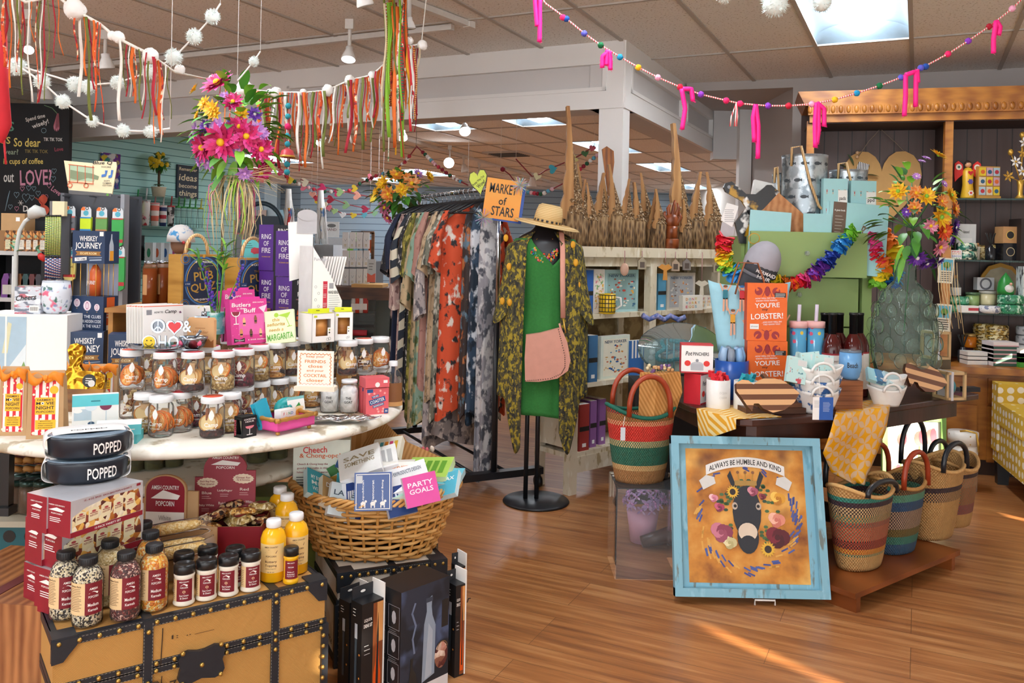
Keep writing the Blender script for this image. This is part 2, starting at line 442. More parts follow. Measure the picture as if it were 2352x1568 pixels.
def run(p,dirn,L,name,nrm,panels):
 "a stretch of beam: body, rails, stiles and mouldings; nrm points to the face we see"
 b=B();d=dirn.normalized();rzz=math.atan2(d.y,d.x);b.T=Mx.Translation(p)@Mx.Rotation(rzz,4,'Z')
 sgn=1 if(Mx.Rotation(rzz,3,'Z')@V((0,1,0))).dot(nrm)>0 else-1
 H=HC-BZ;b.Bx((L/2,-sgn*.13,BZ+H/2),(L,.22,H),PANEL)
 def bar(x0,x1,z0,z1,t):b.Bx(((x0+x1)/2,sgn*(t/2-.021),(z0+z1)/2),(x1-x0,t,z1-z0),PAINT)
 bar(0,L,HC-.13,HC,.032);bar(0,L,BZ,BZ+.12,.032)
 for k in Ra(len(panels)):
  x=panels[k];bar(max(0,x-.06),min(L,x+.06),BZ+.12,HC-.13,.0315)
 for x0,x1 in zip(panels,panels[1:]):
  for(a,e,g,h)in((x0+.06,x1-.06,HC-.15,HC-.13),(x0+.06,x1-.06,BZ+.12,BZ+.145),(x0+.06,x0+.085,BZ+.12,HC-.13),(x1-.085,x1-.06,BZ+.12,HC-.13)):bar(a,e,g,h,.04)
 return setting(name,b,bev=.004)
run(Cc,VD,6.0,'trim_2',-U,[0.06,2.9,5.9])['label']='panelled beam over the shop aisle'
run(Cc,U,2.75,'trim_3',-VD,[.06,1.6,2.7])['label']='panelled beam running back to the wall'
b=B();b.T=Mx.Translation(V((Cc.x,Cc.y,0))+VD*.085+U*.07)@Mx.Rotation(-YAW,4,'Z');b.Bx((0,0,BZ/2),(.17,.14,BZ),PAINT)
setting('pillar',b,bev=.004)
pe=V((Cc.x,Cc.y,0))+VD*5.85
b=B();b.T=Mx.Translation(pe)@Mx.Rotation(-YAW,4,'Z');b.Bx((0,.07,BZ/2),(.30,.2,BZ),PAINT);b.Bx((-.02,-.045,BZ/2),(.2,.03,BZ),PANEL)
setting('pillar',b,bev=.004)
WP=[W(1577,195,7.05),W(1822,182,6.78),W(2700,140,5.9)]
GREY=m('#b5ada9',.7,ns=3,nz=.03)
def wallseg(a,e,z0,z1,t,ma,name=None,bb=None):
 b=bb or B();d=V((e.x-a.x,e.y-a.y,0));L=d.length;rzz=math.atan2(d.y,d.x)
 b.T=Mx.Translation(V((a.x,a.y,0)))@Mx.Rotation(rzz,4,'Z');b.Bx((L/2,t/2,(z0+z1)/2),(L,t,z1-z0),ma);b.T=None
 return b
setting('wall_back',wallseg(WP[1],WP[2],0,HC,.12,GREY))
b=wallseg(WP[0],WP[1],2.73,HC,.12,GREY)
n0=W(1640,263,8.0);n1=W(1722,300,8.0);n2=W(1822,300,6.8)
wallseg(n0,W(1722,263,8.0),2.28,2.74,.12,PANEL,bb=b);wallseg(W(1700,263,7.9),W(1728,263,7.9),0,2.74,.1,PAINT,bb=b)
wallseg(W(1722,300,8.0),W(1822,300,6.8),0,2.74,.1,GREY,bb=b)
b.add([V((q.x,q.y,2.735))for q in(WP[0],WP[1],W(1830,300,8.2),W(1560,300,8.2))],[(0,1,2,3)],GREY)
setting('wall_niche',b)
def slats(h,dark,pitch):
 ma,nt,bs=newm('slat_wall');co=crd(nt);z=nd(nt,'SeparateXYZ',{0:co}).outputs[2]
 f=mth(nt,'FRACT',mth(nt,'DIVIDE',z,pitch));c=mix(nt,mth(nt,'LESS_THAN',f,.1),h,dark);setb(nt,bs,c,.5);return ma
TEAL=slats('#a8ded9','#3f7f7f',.076);SLATE=slats('#8ea4b4','#4c5f6e',.145)
t0=W(150,340,8.35);t1=t0+U*2.35
setting('wall_left',wallseg(t0,t1,0,HC,.08,TEAL))
b=wallseg(V((-12,20.5,0)),V((-5.05,20.5,0)),0,HC,.2,SLATE);wallseg(V((-5.05,20.2,0)),V((-3.6,19.6,0)),0,HC,.2,SLATE,bb=b);wallseg(V((-3.6,19.6,0)),V((12,21,0)),0,HC,.2,SLATE,bb=b)
b.T=None;b.Bx((-5.72,20.2,HC/2),(.3,.3,HC),m('#a9c4d2',.5))
setting('wall_far',b)
setting('wall_side',B().Bx((-5.6,5,HC/2),(.1,15,HC),m('#c9c4bd',.7)))
XW=4.3;holes=[]
def hole(pts,grow=.0):  # slit placed by tracing a wanted sun patch back to the wall
 ys=[];zs=[]
 for p in pts:
  k=(XW-p.x)/-SUN.x;q=p-SUN*k;ys.append(q.y);zs.append(q.z)
 holes.append((min(ys)-grow,max(ys)+grow,max(.02,min(zs)-grow),min(HC-.05,max(zs)+grow)))
hole([ON(1655,1470,0),ON(1960,1590,0)],.045)
hole([W(2270,950,4.55),W(2345,1000,4.6)],.05)
hole([W(2240,850,5.6),W(2330,970,5.5)],.05)
hole([ON(2240,1290,0),ON(2300,1310,0)],.02)
hole([ON(2300,1180,0),ON(2352,1200,0)],.03)
hole([W(2030,950,4.9),W(2130,1040,4.9)],.03)
ysx=sorted({-9.0,22.0}|{h[0]for h in holes}|{h[1]for h in holes});zsx=sorted({0.0,HC}|{h[2]for h in holes}|{h[3]for h in holes})
b=B();WM=m('#d8d2ca',.8)
for y0,y1 in zip(ysx,ysx[1:]):
 for z0,z1 in zip(zsx,zsx[1:]):
  yc,zc=(y0+y1)/2,(z0+z1)/2
  if any(h[0]<yc<h[1]and h[2]<zc<h[3]for h in holes):continue
  b.Bx((XW+.03,yc,zc),(.06,y1-y0,z1-z0),WM)
setting('wall_right_sun_blocker',b)  # unseen wall, run on outdoors to block the sun except through added slits
b=B()
b.Bx((-.6,-2.6,.1),(10,.12,.2),WM);b.Bx((-.6,-2.6,HC-.06),(10,.12,.12),WM)
for x in(-5.5,-3,-.5,2,4.2):b.Bx((x,-2.6,HC/2),(.08,.1,HC),WM)
setting('wall_front',b)
# ================= round white table and the goods on it =================
TZ=.8;TC=V((-1.18,3.2,0));TR=.775
AGED=Bl('#e9e4d6',['#d6ccb6','#f6f3ea','#b3a68c'],9,.62,5,.6)
t=Tg('display_table','big round distressed white table crowded with jars, games and popcorn','table',TC)
b=B();b.La([(0,.75),(TR-.1,.75),(TR-.05,.762),(TR-.012,.766),(TR,.774),(TR,.786),(TR-.012,.795),(TR-.02,TZ),(0,TZ)],AGED,72);Pa('tabletop',b,t)
b=B();b.La([(0,.56),(.42,.56),(.44,.575),(.44,.59),(.42,.6),(0,.6)],AGED,48);Pa('shelf',b,t)
b=B();b.La([(.2,.06),(.14,.12),(.09,.3),(.11,.45),(.2,.56)],AGED,20);b.La([(.09,.6),(.11,.68),(.2,.735)],AGED,20);Pa('pedestal',b,t)
for k in Ra(4):
 g=PI/4+k*PI/2;b=B();b.Tu([(.08*cos(g),.08*sin(g),.16),(.3*cos(g),.3*sin(g),.12),(.42*cos(g),.42*sin(g),.03)],[.045,.04,.03],AGED,8);Pa('leg',b,t)
K0=m('#23211f',.6,nz=0);WH=m('#f4f2ee',.5,nz=.02);RED=m('#c8262b',.5);CARD=m(KRAFT,.75)
YEL=m('#f2b91c',.55);ORG=m('#ef8a1d',.55);TEALP=m('#5cc3cc',.45);NAVY=m('#1f3350',.45);BLK=m(BLACK,.4);G0=m('#d8a94a',.35,.6)
STR=Sp(['#d8222f','#f5f1ea'],55,0);POPC=m('#f8efd6',.7)
def popbag(x0,y0,x1,y1,yt,label,tilt=0):
 Lo,rz,w,h=fr(x0,y0,x1,y1,TZ,yt);d=w*.72
 t=Tg('popcorn_bag',label,'popcorn bag',Lo,rz+tilt,'kraft bags of movie night popcorn')
 b=B();k=h*.86
 P=[(-w/2,0,0),(w/2,0,0),(w/2,d,0),(-w/2,d,0),(-w/2*.95,d*.08,k),(w/2*.95,d*.08,k),(w/2*.95,d*.6,k),(-w/2*.95,d*.6,k),(-w/2*.95,d*.3,h),(w/2*.95,d*.3,h),(w/2,d*.5,h*.45),(-w/2,d*.5,h*.45)]
 b.add(P,[(0,1,5,4),(4,5,9,8),(2,3,7,6),(6,7,8,9),(1,10,5),(1,2,10),(2,6,10),(10,6,5),(5,6,9),(3,0,11),(0,4,11),(4,7,11),(7,3,11),(7,4,8),(3,2,1,0)],CARD);Pa('paper_bag',b,t)
 b=B();sl_=d*.08/k
 b.T=Mx(((1,0,0,0),(0,1,sl_,-.0012),(0,0,1,0),(0,0,0,1)))
 a=w*.36;b.Re(-a,a,h*.06,h*.85,0,STR)
 for i in Ra(26):b.Dc(R0.uniform(-a,a)*.95,h*R0.choice([R0.uniform(.08,.3),R0.uniform(.6,.83)]),w*R0.uniform(.03,.055),-.0004,POPC,7)
 b.Re(-a*.76,a*.76,h*.36,h*.61,-.0008,YEL);b.Re(-a*.72,a*.8,h*.14,h*.28,-.0008,YEL)
 b.Tx("FARMER'S",(0,-.0012,h*.575),h*.03,K0,a*1.2);b.Tx('M   VIE',(0,-.0012,h*.525),h*.042,K0,a*1.35);b.Tx('NIGHT',(0,-.0012,h*.46),h*.05,K0,a*1.35)
 b.Dc(-a*.2,h*.525,h*.02,-.0012,WH,12);b.Dc(-a*.2,h*.525,h*.011,-.0014,K0,8)
 b.Tx('POPCORN',(0,-.0012,h*.4),h*.03,K0,a*1.3)
 for i,q in En(('MICROWAVABLE','THREE ADD-IN FLAVORS','SWEET CHEDDAR','MOVIE THEATRE BUTTER')):b.Tx(q,(a*.04,-.0012,h*(.262-i*.032)),h*.013,K0,a*(1.1 if i else .8))
 b.Dc(a*.62,h*.72,w*.12,-.0008,YEL,14);Pa('printed_label',b,t)
 b=B();z=h*.9
 b.grid(lambda u,v:((u-.5)*w*.95,d*.14+.012*sin(u*7)-.004,z+(v-.5)*.018+.006*sin(u*9)),12,1,ORG)
 for s_ in(-1,1):b.grid(lambda u,v:(s_*(w*.05+u*w*.42),d*.1-.012*sin(u*PI)-.008,z+.01*sin(u*4)*s_+(v-.5)*(.01+.03*u)),8,2,ORG)
 b.sph((0,d*.1-.006,z),.009,ORG,8,5);Pa('ribbon',b,t,tk=.001);return t
popbag(59,1009,145,1006,853,'kraft popcorn bag with orange ribbon standing in front of the teal wine box')
popbag(-3,1000,58,1001,842,'kraft popcorn bag at the very edge of the round table, beside the largest bag',.12)
popbag(150,930,205,927,838,'kraft popcorn bag half hidden behind the two front popcorn bags',-.35)
popbag(200,925,268,925,837,'kraft popcorn bag just behind the teal and white wine charm box')
Lo,rz,w,h=fr(164,1009,271,1001,TZ,909)
t=Tg('wine_charm_box','upright white and teal box printed with wine glasses','box',Lo,rz)
b=B();b.Fb(w,.028,h,WH);Pa('carton',b,t)
b=B();b.Re(-w/2,w/2,h*.74,h,-.0006,TEALP);b.Re(-w*.1,w*.1,h*.84,h*.87,-.001,m('#2f7f88'))
b.Re(-w*.46,-w*.1,h*.42,h*.68,-.0006,m('#b9cbd6'));b.Dc(-w*.38,h*.64,w*.1,-.001,WH,14,w*.05)
for x in(-.1,.22):
 b.Re(w*x,w*(x+.015),h*.3,h*.62,-.001,m('#c6d3dd'));b.Dc(w*x,h*.74,w*.13,-.001,m('#7b2d4c' if x>0 else '#dbe6ee'),14,h*.11,PI,2*PI);b.Dc(w*x,h*.28,w*.11,-.001,m('#c6d3dd'),14,h*.02)
for x,z,q in((-.32,.26,'#9a5a5c'),(-.18,.16,'#54708c'),(-.09,.34,'#38506b'),(.04,.18,'#b0613f')):b.Dc(w*x,h*z,w*.075,-.001,m(q),12,h*.045)
b.Tx('Wine',(-w*.28,-.001,h*.055),h*.06,K0,w*.26,shear=.3);b.Tx('LIVES',(w*.06,-.001,h*.055),h*.055,K0,w*.26);Pa('printed_front',b,t)
for i,(q,lb)in En((((222,1019,318,1017,1000),'teal wine charm box lying flat, lower of the two'),((223,1001,328,995,976),'teal wine charm box lying flat, upper of the two'))):
 z=TZ+i*.031;Lo,rz,w,h=fr(q[0],q[1],q[2],q[3],TZ if not i else z,q[4]);h=.03
 t=Tg('wine_charm_box',lb,'box',(Lo.x,Lo.y-.012,z),rz)
 b=B();b.Fb(w,.085,h,[WH,WH,TEALP,TEALP,TEALP,TEALP]);Pa('carton',b,t)
 b=B();b.Re(-w*.35,-w*.1,h*.25,h*.8,-.0006,WH)
 for k in Ra(9):b.Re(-w*(.33-k*.022),-w*(.322-k*.022),h*.35,h*.72,-.001,K0)
 b.Re(w*.12,w*.36,h*.5,h*.58,-.0006,WH);Pa('barcode_label',b,t)
Lo=W(165,850,2.95);Lo.z=TZ
t=Tg('serving_paddle','wooden serving paddle with a hammered gold handle leaning behind popcorn bags','serving board',(Lo.x,Lo.y,TZ),.05,rot=(-.12,0,.05))
k=2.95/F;zb=.0
def zz(y):return(850-y)*k+.02
def xx(x):return(x-165)*k
out=[(xx(88),0),(xx(232),0),(xx(236),zz(790)),(xx(234),zz(778)),(xx(224),zz(772)),(xx(184),zz(769)),(xx(176),zz(758)),(xx(181),zz(738)),(xx(184),zz(724)),(xx(180),zz(712)),(xx(166),zz(706)),(xx(152),zz(710)),(xx(147),zz(722)),(xx(152),zz(742)),(xx(154),zz(758)),(xx(148),zz(770)),(xx(104),zz(774)),(xx(92),zz(781)),(xx(90),zz(792))]
zs=zz(811)
b=B();b.Pz([(xx(88),0),(xx(232),0),(xx(235),zs),(xx(89),zs)],0,.018,Wo('#b98038','#5f3310',(5,5,40)));Pa('board',b,t)
ma,nt,bs=newm('hammered_gold');co=crd(nt);vo=nd(nt,'TexVoronoi',{'Vector':co,'Scale':38},feature='SMOOTH_F1').outputs[0];setb(nt,bs,'#b98a2a',.13,1,vo,.9,.012);HAMM=ma
b=B();b.Pz([(xx(89),zs),(xx(235),zs)]+out[2:],-.001,.02,HAMM);Pa('gold_handle',b,t,bev=.004)
b=B();b.Dc(xx(201),zz(792),.023,-.002,BLK,20);b.Dc(xx(207),zz(798),.012,-.003,WH,14)
for i in Ra(3):b.Re(xx(193),xx(208),zz(786+i*5),zz(788+i*5),-.003,WH)
Pa('sticker',b,t)
JR=.0375;JH=.125
GLS=Gs('#f3f8f6',.06,.9);RIND=m('#d9701c',.6);PULP=Bi(['#f0ad55','#e8923a','#f5c987'],160,.6);DARK=Bi(['#3a1f1c','#5a2a22','#241416'],120,.7)
HOPS=Bi(['#b59258','#8e6a34','#cdb27a'],150,.8);BERRY=Bi(['#5c1426','#7d2034','#3b0d1a'],130,.6);CHIP=Bi(['#c8863c','#a5621f','#e3b26d'],110,.7);SUGAR=m('#cfa87a',.8);CINN=m('#8a4a22',.7);LEAFD=m('#9a7a4a',.8);APPLE=m('#e9cf97',.7)
def slice_(b,c,r,yaw,lean,ma=PULP,ri=RIND,seg=True):
 b.T=Mx.Translation(V(c))@Mx.Rotation(yaw,4,'Z')@Mx.Rotation(lean,4,'X')
 b.La([(r*.88,-.002),(r,-.0025),(r,.0025),(r*.88,.002)],ri,18,cap=False);b.Dc(0,0,0,0,ma,3)
 vs=[(r*.9*cos(g*PI/9),r*.9*sin(g*PI/9),z)for z in(-.0012,.0012)for g in Ra(18)]
 b.add(vs,[tuple(Ra(18))[::-1],tuple(Ra(18,36))],ma)
 if seg:
  for g in Ra(8):
   a=g*PI/4;b.Tu([(0,0,.0014),(r*.86*cos(a),r*.86*sin(a),.0014)],.0007,m('#f3d9a5',.7),4,False);b.Tu([(0,0,-.0014),(r*.86*cos(a),r*.86*sin(a),-.0014)],.0007,m('#f3d9a5',.7),4,False)
 b.T=None
def filler(b,h,ma):b.La([(.02,.004),(JR-.003,.007),(JR-.0028,h),(JR*.5,h+.006),(0,h+.004)],ma,14)
def contents(kind):
 b=B();r=.031
 if kind=='orange':
  for k in Ra(5):slice_(b,(.004*(k%2)-.006+k*.003,-.018+k*.009,.042+.004*(k%3)),r*.95,.5*(k%3-1),PI/2-.15+.1*k)
  b.Bx((.004,.012,.07),(.02,.012,.026),SUGAR,.4,.3)
 elif kind=='spice':
  filler(b,.02,DARK)
  for k in Ra(4):slice_(b,(-.008+k*.006,-.014+k*.009,.045),.026,.4-k*.35,PI/2-.2,APPLE,m('#c98f45'),False)
  b.Tu([(-.016,-.014,.02),(-.012,-.006,.088)],.006,CINN,8);b.Bx((.006,-.012,.078),(.016,.01,.03),SUGAR,.5,.2)
 elif kind=='hops':
  filler(b,.045,HOPS)
  slice_(b,(-.006,-.012,.06),.027,.6,1.0,APPLE,m('#c07a30'),False);slice_(b,(.008,-.006,.064),.026,-.4,1.2,PULP,RIND)
  b.Bx((.0,-.004,.085),(.026,.014,.014),SUGAR,.3,.2)
 elif kind=='berry':
  filler(b,.04,BERRY);slice_(b,(-.004,-.014,.06),.026,.3,1.3,m('#7e2a26'),m('#b24a2c'),True);slice_(b,(.01,0,.066),.026,-.5,1.1,APPLE,m('#b5793a'),False)
  b.Bx((-.008,.006,.08),(.018,.012,.022),SUGAR,.5,.3)
 elif kind=='chips':
  for k in Ra(26):
   z=.012+k*.0028;g=R0.uniform(0,6.3);q=R0.uniform(.004,.026)
   b.Bx((q*cos(g),q*sin(g),z),(.02,.004,.012),R0.choice([CHIP,APPLE,SUGAR,CINN]),R0.uniform(0,3),R0.uniform(-1,1))
 else:
  filler(b,.012,CHIP);slice_(b,(0,-.02,.05),.029,.1,PI/2-.1,m('#d9a24a'),m('#b06a20'));slice_(b,(.006,-.008,.055),.028,-.3,PI/2+.1,m('#3b211d'),m('#c9913f'))
  b.grid(lambda u,v:(-.018+u*.02+.004*sin(v*5),-.03+.004*u,.05+v*.05),3,4,m('#ecd9a6',.7))
 return b
KINDS={'orange':'dried orange slices','spice':'cinnamon and apple slices','hops':'chopped straw-coloured herbs','berry':'dark berries','chips':'mixed dried peel','star':'large dried citrus rounds'}
jb=B();jb.La([(.02,.001),(JR-.006,.001),(JR-.001,.006),(JR,.014),(JR,.088),(JR-.003,.098),(JR-.008,.104),(JR-.008,.122)],GLS,22,cap=False)
jb.La([(0,.004),(JR-.008,.004),(JR-.004,.012)],Gs('#eef5f2',.1,.6),22)
JGLASS=mesh('glass',jb)
lb_=B()
LWHITE=m('#eceef0',.35)
def lidmesh(h):
 b=B();q=JR-.003
 b.La([(q,.106),(q+.0012,.107),(q,.111),(q+.0012,.1135),(q+.0006,.1245),(q-.001,.126),(q-.004,.126)],LWHITE,24,cap=False);b.La([(q-.004,.126),(q-.005,.1252),(0,.1252)],m(h,.5),24);b.La([(0,.1065),(q,.1065)],LWHITE,20)
 return mesh('lid',b)
LIDS={k:lidmesh(h)for k,h in(('orange','#e2512f'),('white','#e9ebec'),('pink','#d6355f'),('yellow','#eab12e'),('green','#3f9c5c'),('red','#c92f39'))}
cb=B();cb.T=None
def Cv(s,z,h,w,r,ma,a0=0):
 bb=B();bb.Tx(s,(0,0,z),h,ma,w);bb.v=[V((r*sin(p.x/r+a0),-r*cos(p.x/r+a0),p.z))for p in bb.v];return bb
def Mg(a,q):
 for i,f in En(q.f):pass
 n=len(a.v);a.v+=q.v
 for f,i,sm_ in zip(q.f,q.mi,q.sm):
  mm=q.mats[i]
  if mm not in a.mats:a.mats.append(mm)
  a.f.append([x+n for x in f]);a.mi.append(a.mats.index(mm));a.sm.append(sm_)
 return a
q=Cv('Camp',.042,.017,.042,JR+.0006,WH,.35);Mg(q,Cv('CRAFT COCKTAILS',.029,.004,.03,JR+.0006,WH,.35))
bb=B();bb.Pz([(0,.056),(.006,.062),(.009,.072),(.006,.082),(.001,.09),(-.005,.081),(-.008,.072),(-.005,.061)],0,.0001,WH)
bb.v=[V(((JR+.0006)*sin(p.x/JR+.35),-(JR+.0006)*cos(p.x/JR+.35),p.z))for p in bb.v];Mg(q,bb);JTXT=mesh('lettering',q)
JCON={k:mesh('contents',contents(k))for k in KINDS}
def Cd(name,me,par):o=link(bpy.data.objects.new(name,me));o.parent=par;return o
PLACED=[]
def jar(px,py,z,kind,lid,label,seen=True):
 p=ON(px,py,z);p.y+=JR;dr=V((p.x,p.y,0)).normalized()
 for _ in Ra(60):
  if all((V((p.x,p.y))-V((q[0],q[1]))).length>.078 for q in PLACED if q[2]==z):break
  p+=dr*.006
 PLACED.append((p.x,p.y,z));t=Tg('mason_jar',label,'jar',(p.x,p.y,z),R0.uniform(-.5,.3),'mason jars of dried cocktail fruit')
 Cd('glass',JGLASS,t);Cd('lid',LIDS[lid],t);Cd('contents',JCON[kind],t)
 if seen:Cd('lettering',JTXT,t)
 return t
low=[(289,965,'chips','white'),(321,999,'hops','white'),(357,1007,'orange','white'),(402,1013,'orange','red'),(441,990,'berry','white'),(477,1009,'spice','orange'),(517,999,'hops','white'),(549,973,'berry','white'),(588,962,'chips','white'),(632,958,'star','white'),(668,951,'hops','yellow'),(708,950,'star','white'),(838,925,'spice','white'),(873,925,'chips','white')]
for i,(x,y,k,l)in En(low):jar(x,y,TZ,k,l,'jar of %s, %s from the wine box in the bottom row'%(KINDS[k],ORD[i]))
top=[(289,897,'orange','orange'),(323,901,'chips','white'),(366,904,'orange','red'),(402,884,'berry','pink'),(431,903,'spice','red'),(470,884,'hops','pink'),(502,900,'hops','red'),(549,894,'berry','pink'),(586,878,'hops','pink'),(624,882,'star','yellow'),(659,876,'spice','yellow'),(685,864,'orange','white'),(793,864,'spice','white'),(830,857,'chips','orange'),(868,857,'orange','white')]
for i,(x,y,k,l)in En(top):jar(x,y,TZ+.126,k,l,'jar of %s, %s from the gold paddle in the top row'%(KINDS[k],ORD[i]))
back=[(345,868,'red'),(440,862,'pink'),(520,858,'pink'),(562,853,'pink'),(605,852,'green'),(645,850,'white'),(700,846,'white'),(738,845,'white'),(772,848,'red')]
for i,(x,y,l)in En(back):
 jar(x,y,TZ+.126,'chips',l,'jar of dried peel, %s from the paddle behind the top jars'%ORD[i],False)
for i,(x,y,l)in En([(300,925,'white'),(420,930,'white'),(500,925,'white'),(545,915,'white'),(600,905,'white'),(650,905,'white'),(700,900,'white'),(750,895,'white'),(800,890,'white'),(850,885,'white')]):
 jar(x,y,TZ,'chips',l,'mason jar in the hidden bottom row behind the front jars',False)
SALT=Bi(['#f4f4f2','#dedfe0','#ffffff'],60,.7)
for i,(x,y)in En(((752,950),(797,951))):
 p=ON(x,y,TZ);t=Tg('glass_jar','open glass jar stuffed with white cloth, %s the coaster boxes'%('second from' if i==0 else 'touching'),'jar',(p.x,p.y+.034,TZ))
 b=B();b.La([(.02,.001),(.031,.001),(.034,.008),(.034,.088),(.027,.104),(.027,.108)],GLS,20,cap=False);Pa('glass',b,t)
 b=B();b.La([(0,.006),(.03,.006),(.031,.08),(.022,.096),(0,.1)],SALT,16);Pa('contents',b,t)
 Pa('lettering',Mg(Cv('THE',.056,.009,.02,.0346,K0,.1),Cv('GOAT',.042,.009,.03,.0346,K0,.1)),t)
 if i:b=B();b.La([(.0285,.107),(.0285,.117),(.026,.118),(0,.118)],LWHITE,20);Pa('lid',b,t)
CORAL=m('#e0626a',.5);BLU=m('#23508c',.5)
def coaster(Lo,rz,w,d,h,label,flat=False):
 t=Tg('coaster_game_box',label,'game box',Lo,rz,'coral coaster game boxes')
 b=B();b.Fb(w,d,h,CORAL);Pa('carton',b,t,bev=.001)
 b=B()
 if not flat:
  b.Re(-w*.46,-w*.2,h*.84,h*.97,-.0006,BLU);b.Re(w*.3,w*.49,h*.02,h*.2,-.0006,BLU);b.Tx('30',(w*.395,-.001,h*.11),h*.08,WH)
  b.T=Mx.Rotation(-.28,4,'Y');b.T=Mx.Translation(V((0,0,h*.5)))@Mx.Rotation(-.25,4,'Y')@Mx.Translation(V((0,0,-h*.5)))
  b.Re(-w*.2,w*.12,h*.66,h*.75,-.0008,BLU);b.Tx('THE BIG',(-w*.04,-.0012,h*.705),h*.06,WH,w*.26)
  b.Re(-w*.36,w*.36,h*.42,h*.62,-.0008,BLU);b.Tx('COASTER',(0,-.0012,h*.52),h*.13,WH,w*.64)
  b.Re(-w*.25,w*.25,h*.29,h*.39,-.0008,BLU);b.Tx('SHOWDOWN',(0,-.0012,h*.34),h*.07,WH,w*.44);b.T=None
  for k in Ra(8):b.Dc(w*R0.uniform(-.42,.42),h*R0.choice([.1,.2,.8,.9]),w*.05,-.0005,m('#f0a9a4'),8)
 else:
  b.Dc(0,h*.3,w*.1,-.0006,WH,14);b.Re(w*.25,w*.42,h*.45,h*.75,-.0006,WH)
 Pa('printed_front',b,t);return t
Lo,rz,w,h=fr(840,953,892,949,TZ,893);coaster(Lo,rz,w,.03,h,'coral coaster game box standing with its front turned out')
l2,r2,w2,h2=fr(828,951,841,953,TZ,893);coaster(Lo+V((-.024,.038,0)),rz+.06,w,.03,h,'coral coaster game box standing just behind the front one')
coaster(Lo+V((.0,-.004,h+.003)),rz,w*1.05,.07,.034,'coral coaster game box lying on top of the two upright ones',True)
p=ON(898,936,TZ);t=Tg('growler_bottle','clear glass growler bottle with brown label behind the coaster boxes','bottle',(p.x,p.y+.04,TZ))
b=B();b.La([(.03,.001),(.036,.006),(.037,.012),(.037,.1),(.033,.118),(.016,.14),(.014,.148),(.014,.165)],GLS,22,cap=False);Pa('glass',b,t)
b=B();b.La([(0,.168),(.015,.168),(.0165,.165),(.0165,.15)],LWHITE,18,cap=False);Pa('cap',b,t)
b=B();b.La([(.0376,.02),(.0376,.09)],m('#8a5a34',.6),22,cap=False,a0=PI*.9,a1=PI*1.9);b.La([(.0374,.004),(.0374,.022)],m('#d8a468'),22,cap=False);Pa('label_wrap',b,t)
a,e,g=ON(588,992,TZ),ON(637,1003,TZ),ON(722,984,TZ)
PINK=m('#e2559f',.35);BAMB=m('#b9853e',.35,.35)
mid=e;rz=math.atan2(g.y-e.y,g.x-e.x);w=(g-e).length;d=.14
t=Tg('serving_tray','hot pink tray with a gold bamboo rim and ball feet','tray',(e.x,e.y,TZ),rz)
b=B();z0=.014;hh=.032
b.Bx((w/2,d/2,z0+.002),(w,d,.004),PINK)
for q in(((w/2,.002,z0+hh/2),(w,.004,hh)),((w/2,d-.002,z0+hh/2),(w,.004,hh)),((.002,d/2,z0+hh/2),(.004,d-.008,hh)),((w-.002,d/2,z0+hh/2),(.004,d-.008,hh))):b.Bx(q[0],q[1],PINK)
Pa('tray_box',b,t)
b=B()
for p0,p1 in(((0,0),(w,0)),((w,0),(w,d)),((w,d),(0,d)),((0,d),(0,0))):
 pts=[];rr=[]
 for i in Ra(25):
  k=i/24;k2=-.05+1.1*k;pts.append((p0[0]+(p1[0]-p0[0])*k2,p0[1]+(p1[1]-p0[1])*k2,z0+hh+.003));rr.append(.0065 if i%6 else .0085)
 b.Tu(pts,rr,BAMB,8)
Pa('bamboo_rim',b,t)
for x in(.012,w-.012):
 for y in(.012,d-.012):b=B();b.sph((x,y,.0075),.0075,BAMB,10,6);Pa('foot',b,t)
TM=Mx.Translation(V((e.x,e.y,TZ)))@Mx.Rotation(rz,4,'Z')
p=TM@V((.03,.075,.019));t=Tg('napkin_pack','bright teal napkin pack leaning up in the pink tray','napkins',p,rz+.25,rot=(-.25,-.2,rz+.25))
b=B();b.Fb(.06,.018,.085,m('#2ea7c4',.2));Pa('wrapped_pack',b,t,bev=.002)
b=B();b.T=LEFT(-.0305);b.Tx('PRODUCTS DESIGN',(-.009,0,.042),.006,K0,.06,rot=PI/2);Pa('lettering',b,t)
p=TM@V((.07,.03,.019));t=Tg('quote_card_box','small white box with rainbow find joy lettering in the pink tray','box',p,rz)
b=B();b.Fb(.062,.03,.052,WH);Pa('carton',b,t)
b=B()
for i,(ch,q)in En(zip('FIND',('#d23b4a','#e08a2e','#4b9b58','#3c6fb4'))):b.Tx(ch,(-.018+i*.011,-.0008,.04),.009,m(q))
for i,(ch,q)in En(zip('JOYIN',('#2f86b8','#d8486c','#8a53a3','#d23b4a','#e08a2e'))):b.Tx(ch,(-.022+i*.011+(.004 if i>2 else 0),-.0008,.025),.009,m(q))
Pa('lettering',b,t)
p=TM@V((.125,.085,.019));t=Tg('ice_mould_pack','teal silicone ice mould with a card showing an orange drink','ice mould',p,rz-.05)
b=B();b.sph((0,.02,.04),.03,m('#1f9a9a',.35),14,9,(1.5,.8,1.2))
for k in Ra(6):b.sph((-.03+.012*(k%3),-.004,.025+.02*(k//3)),.011,m('#1b8f90',.35),8,6)
Pa('mould',b,t)
b=B();b.grid(lambda u,v:(-.015+u*.07,-.014+.012*v*v,.0+v*.075),4,6,WH);b.Re(-.014,.055,.055,.078,-.004,m('#8fd0cf'));b.Dc(.028,.018,.02,-.0155,m('#f0a23a'),14,.022);b.Dc(.028,.04,.02,-.013,m('#f7dcae'),14,.008)
b.Pz([(.015,.046),(.028,.06),(.036,.046)],-.0125,-.012,m('#3c9a4a'));Pa('card',b,t)
Lo,rz,w,h=fr(528,1002,556,1006,TZ,953)
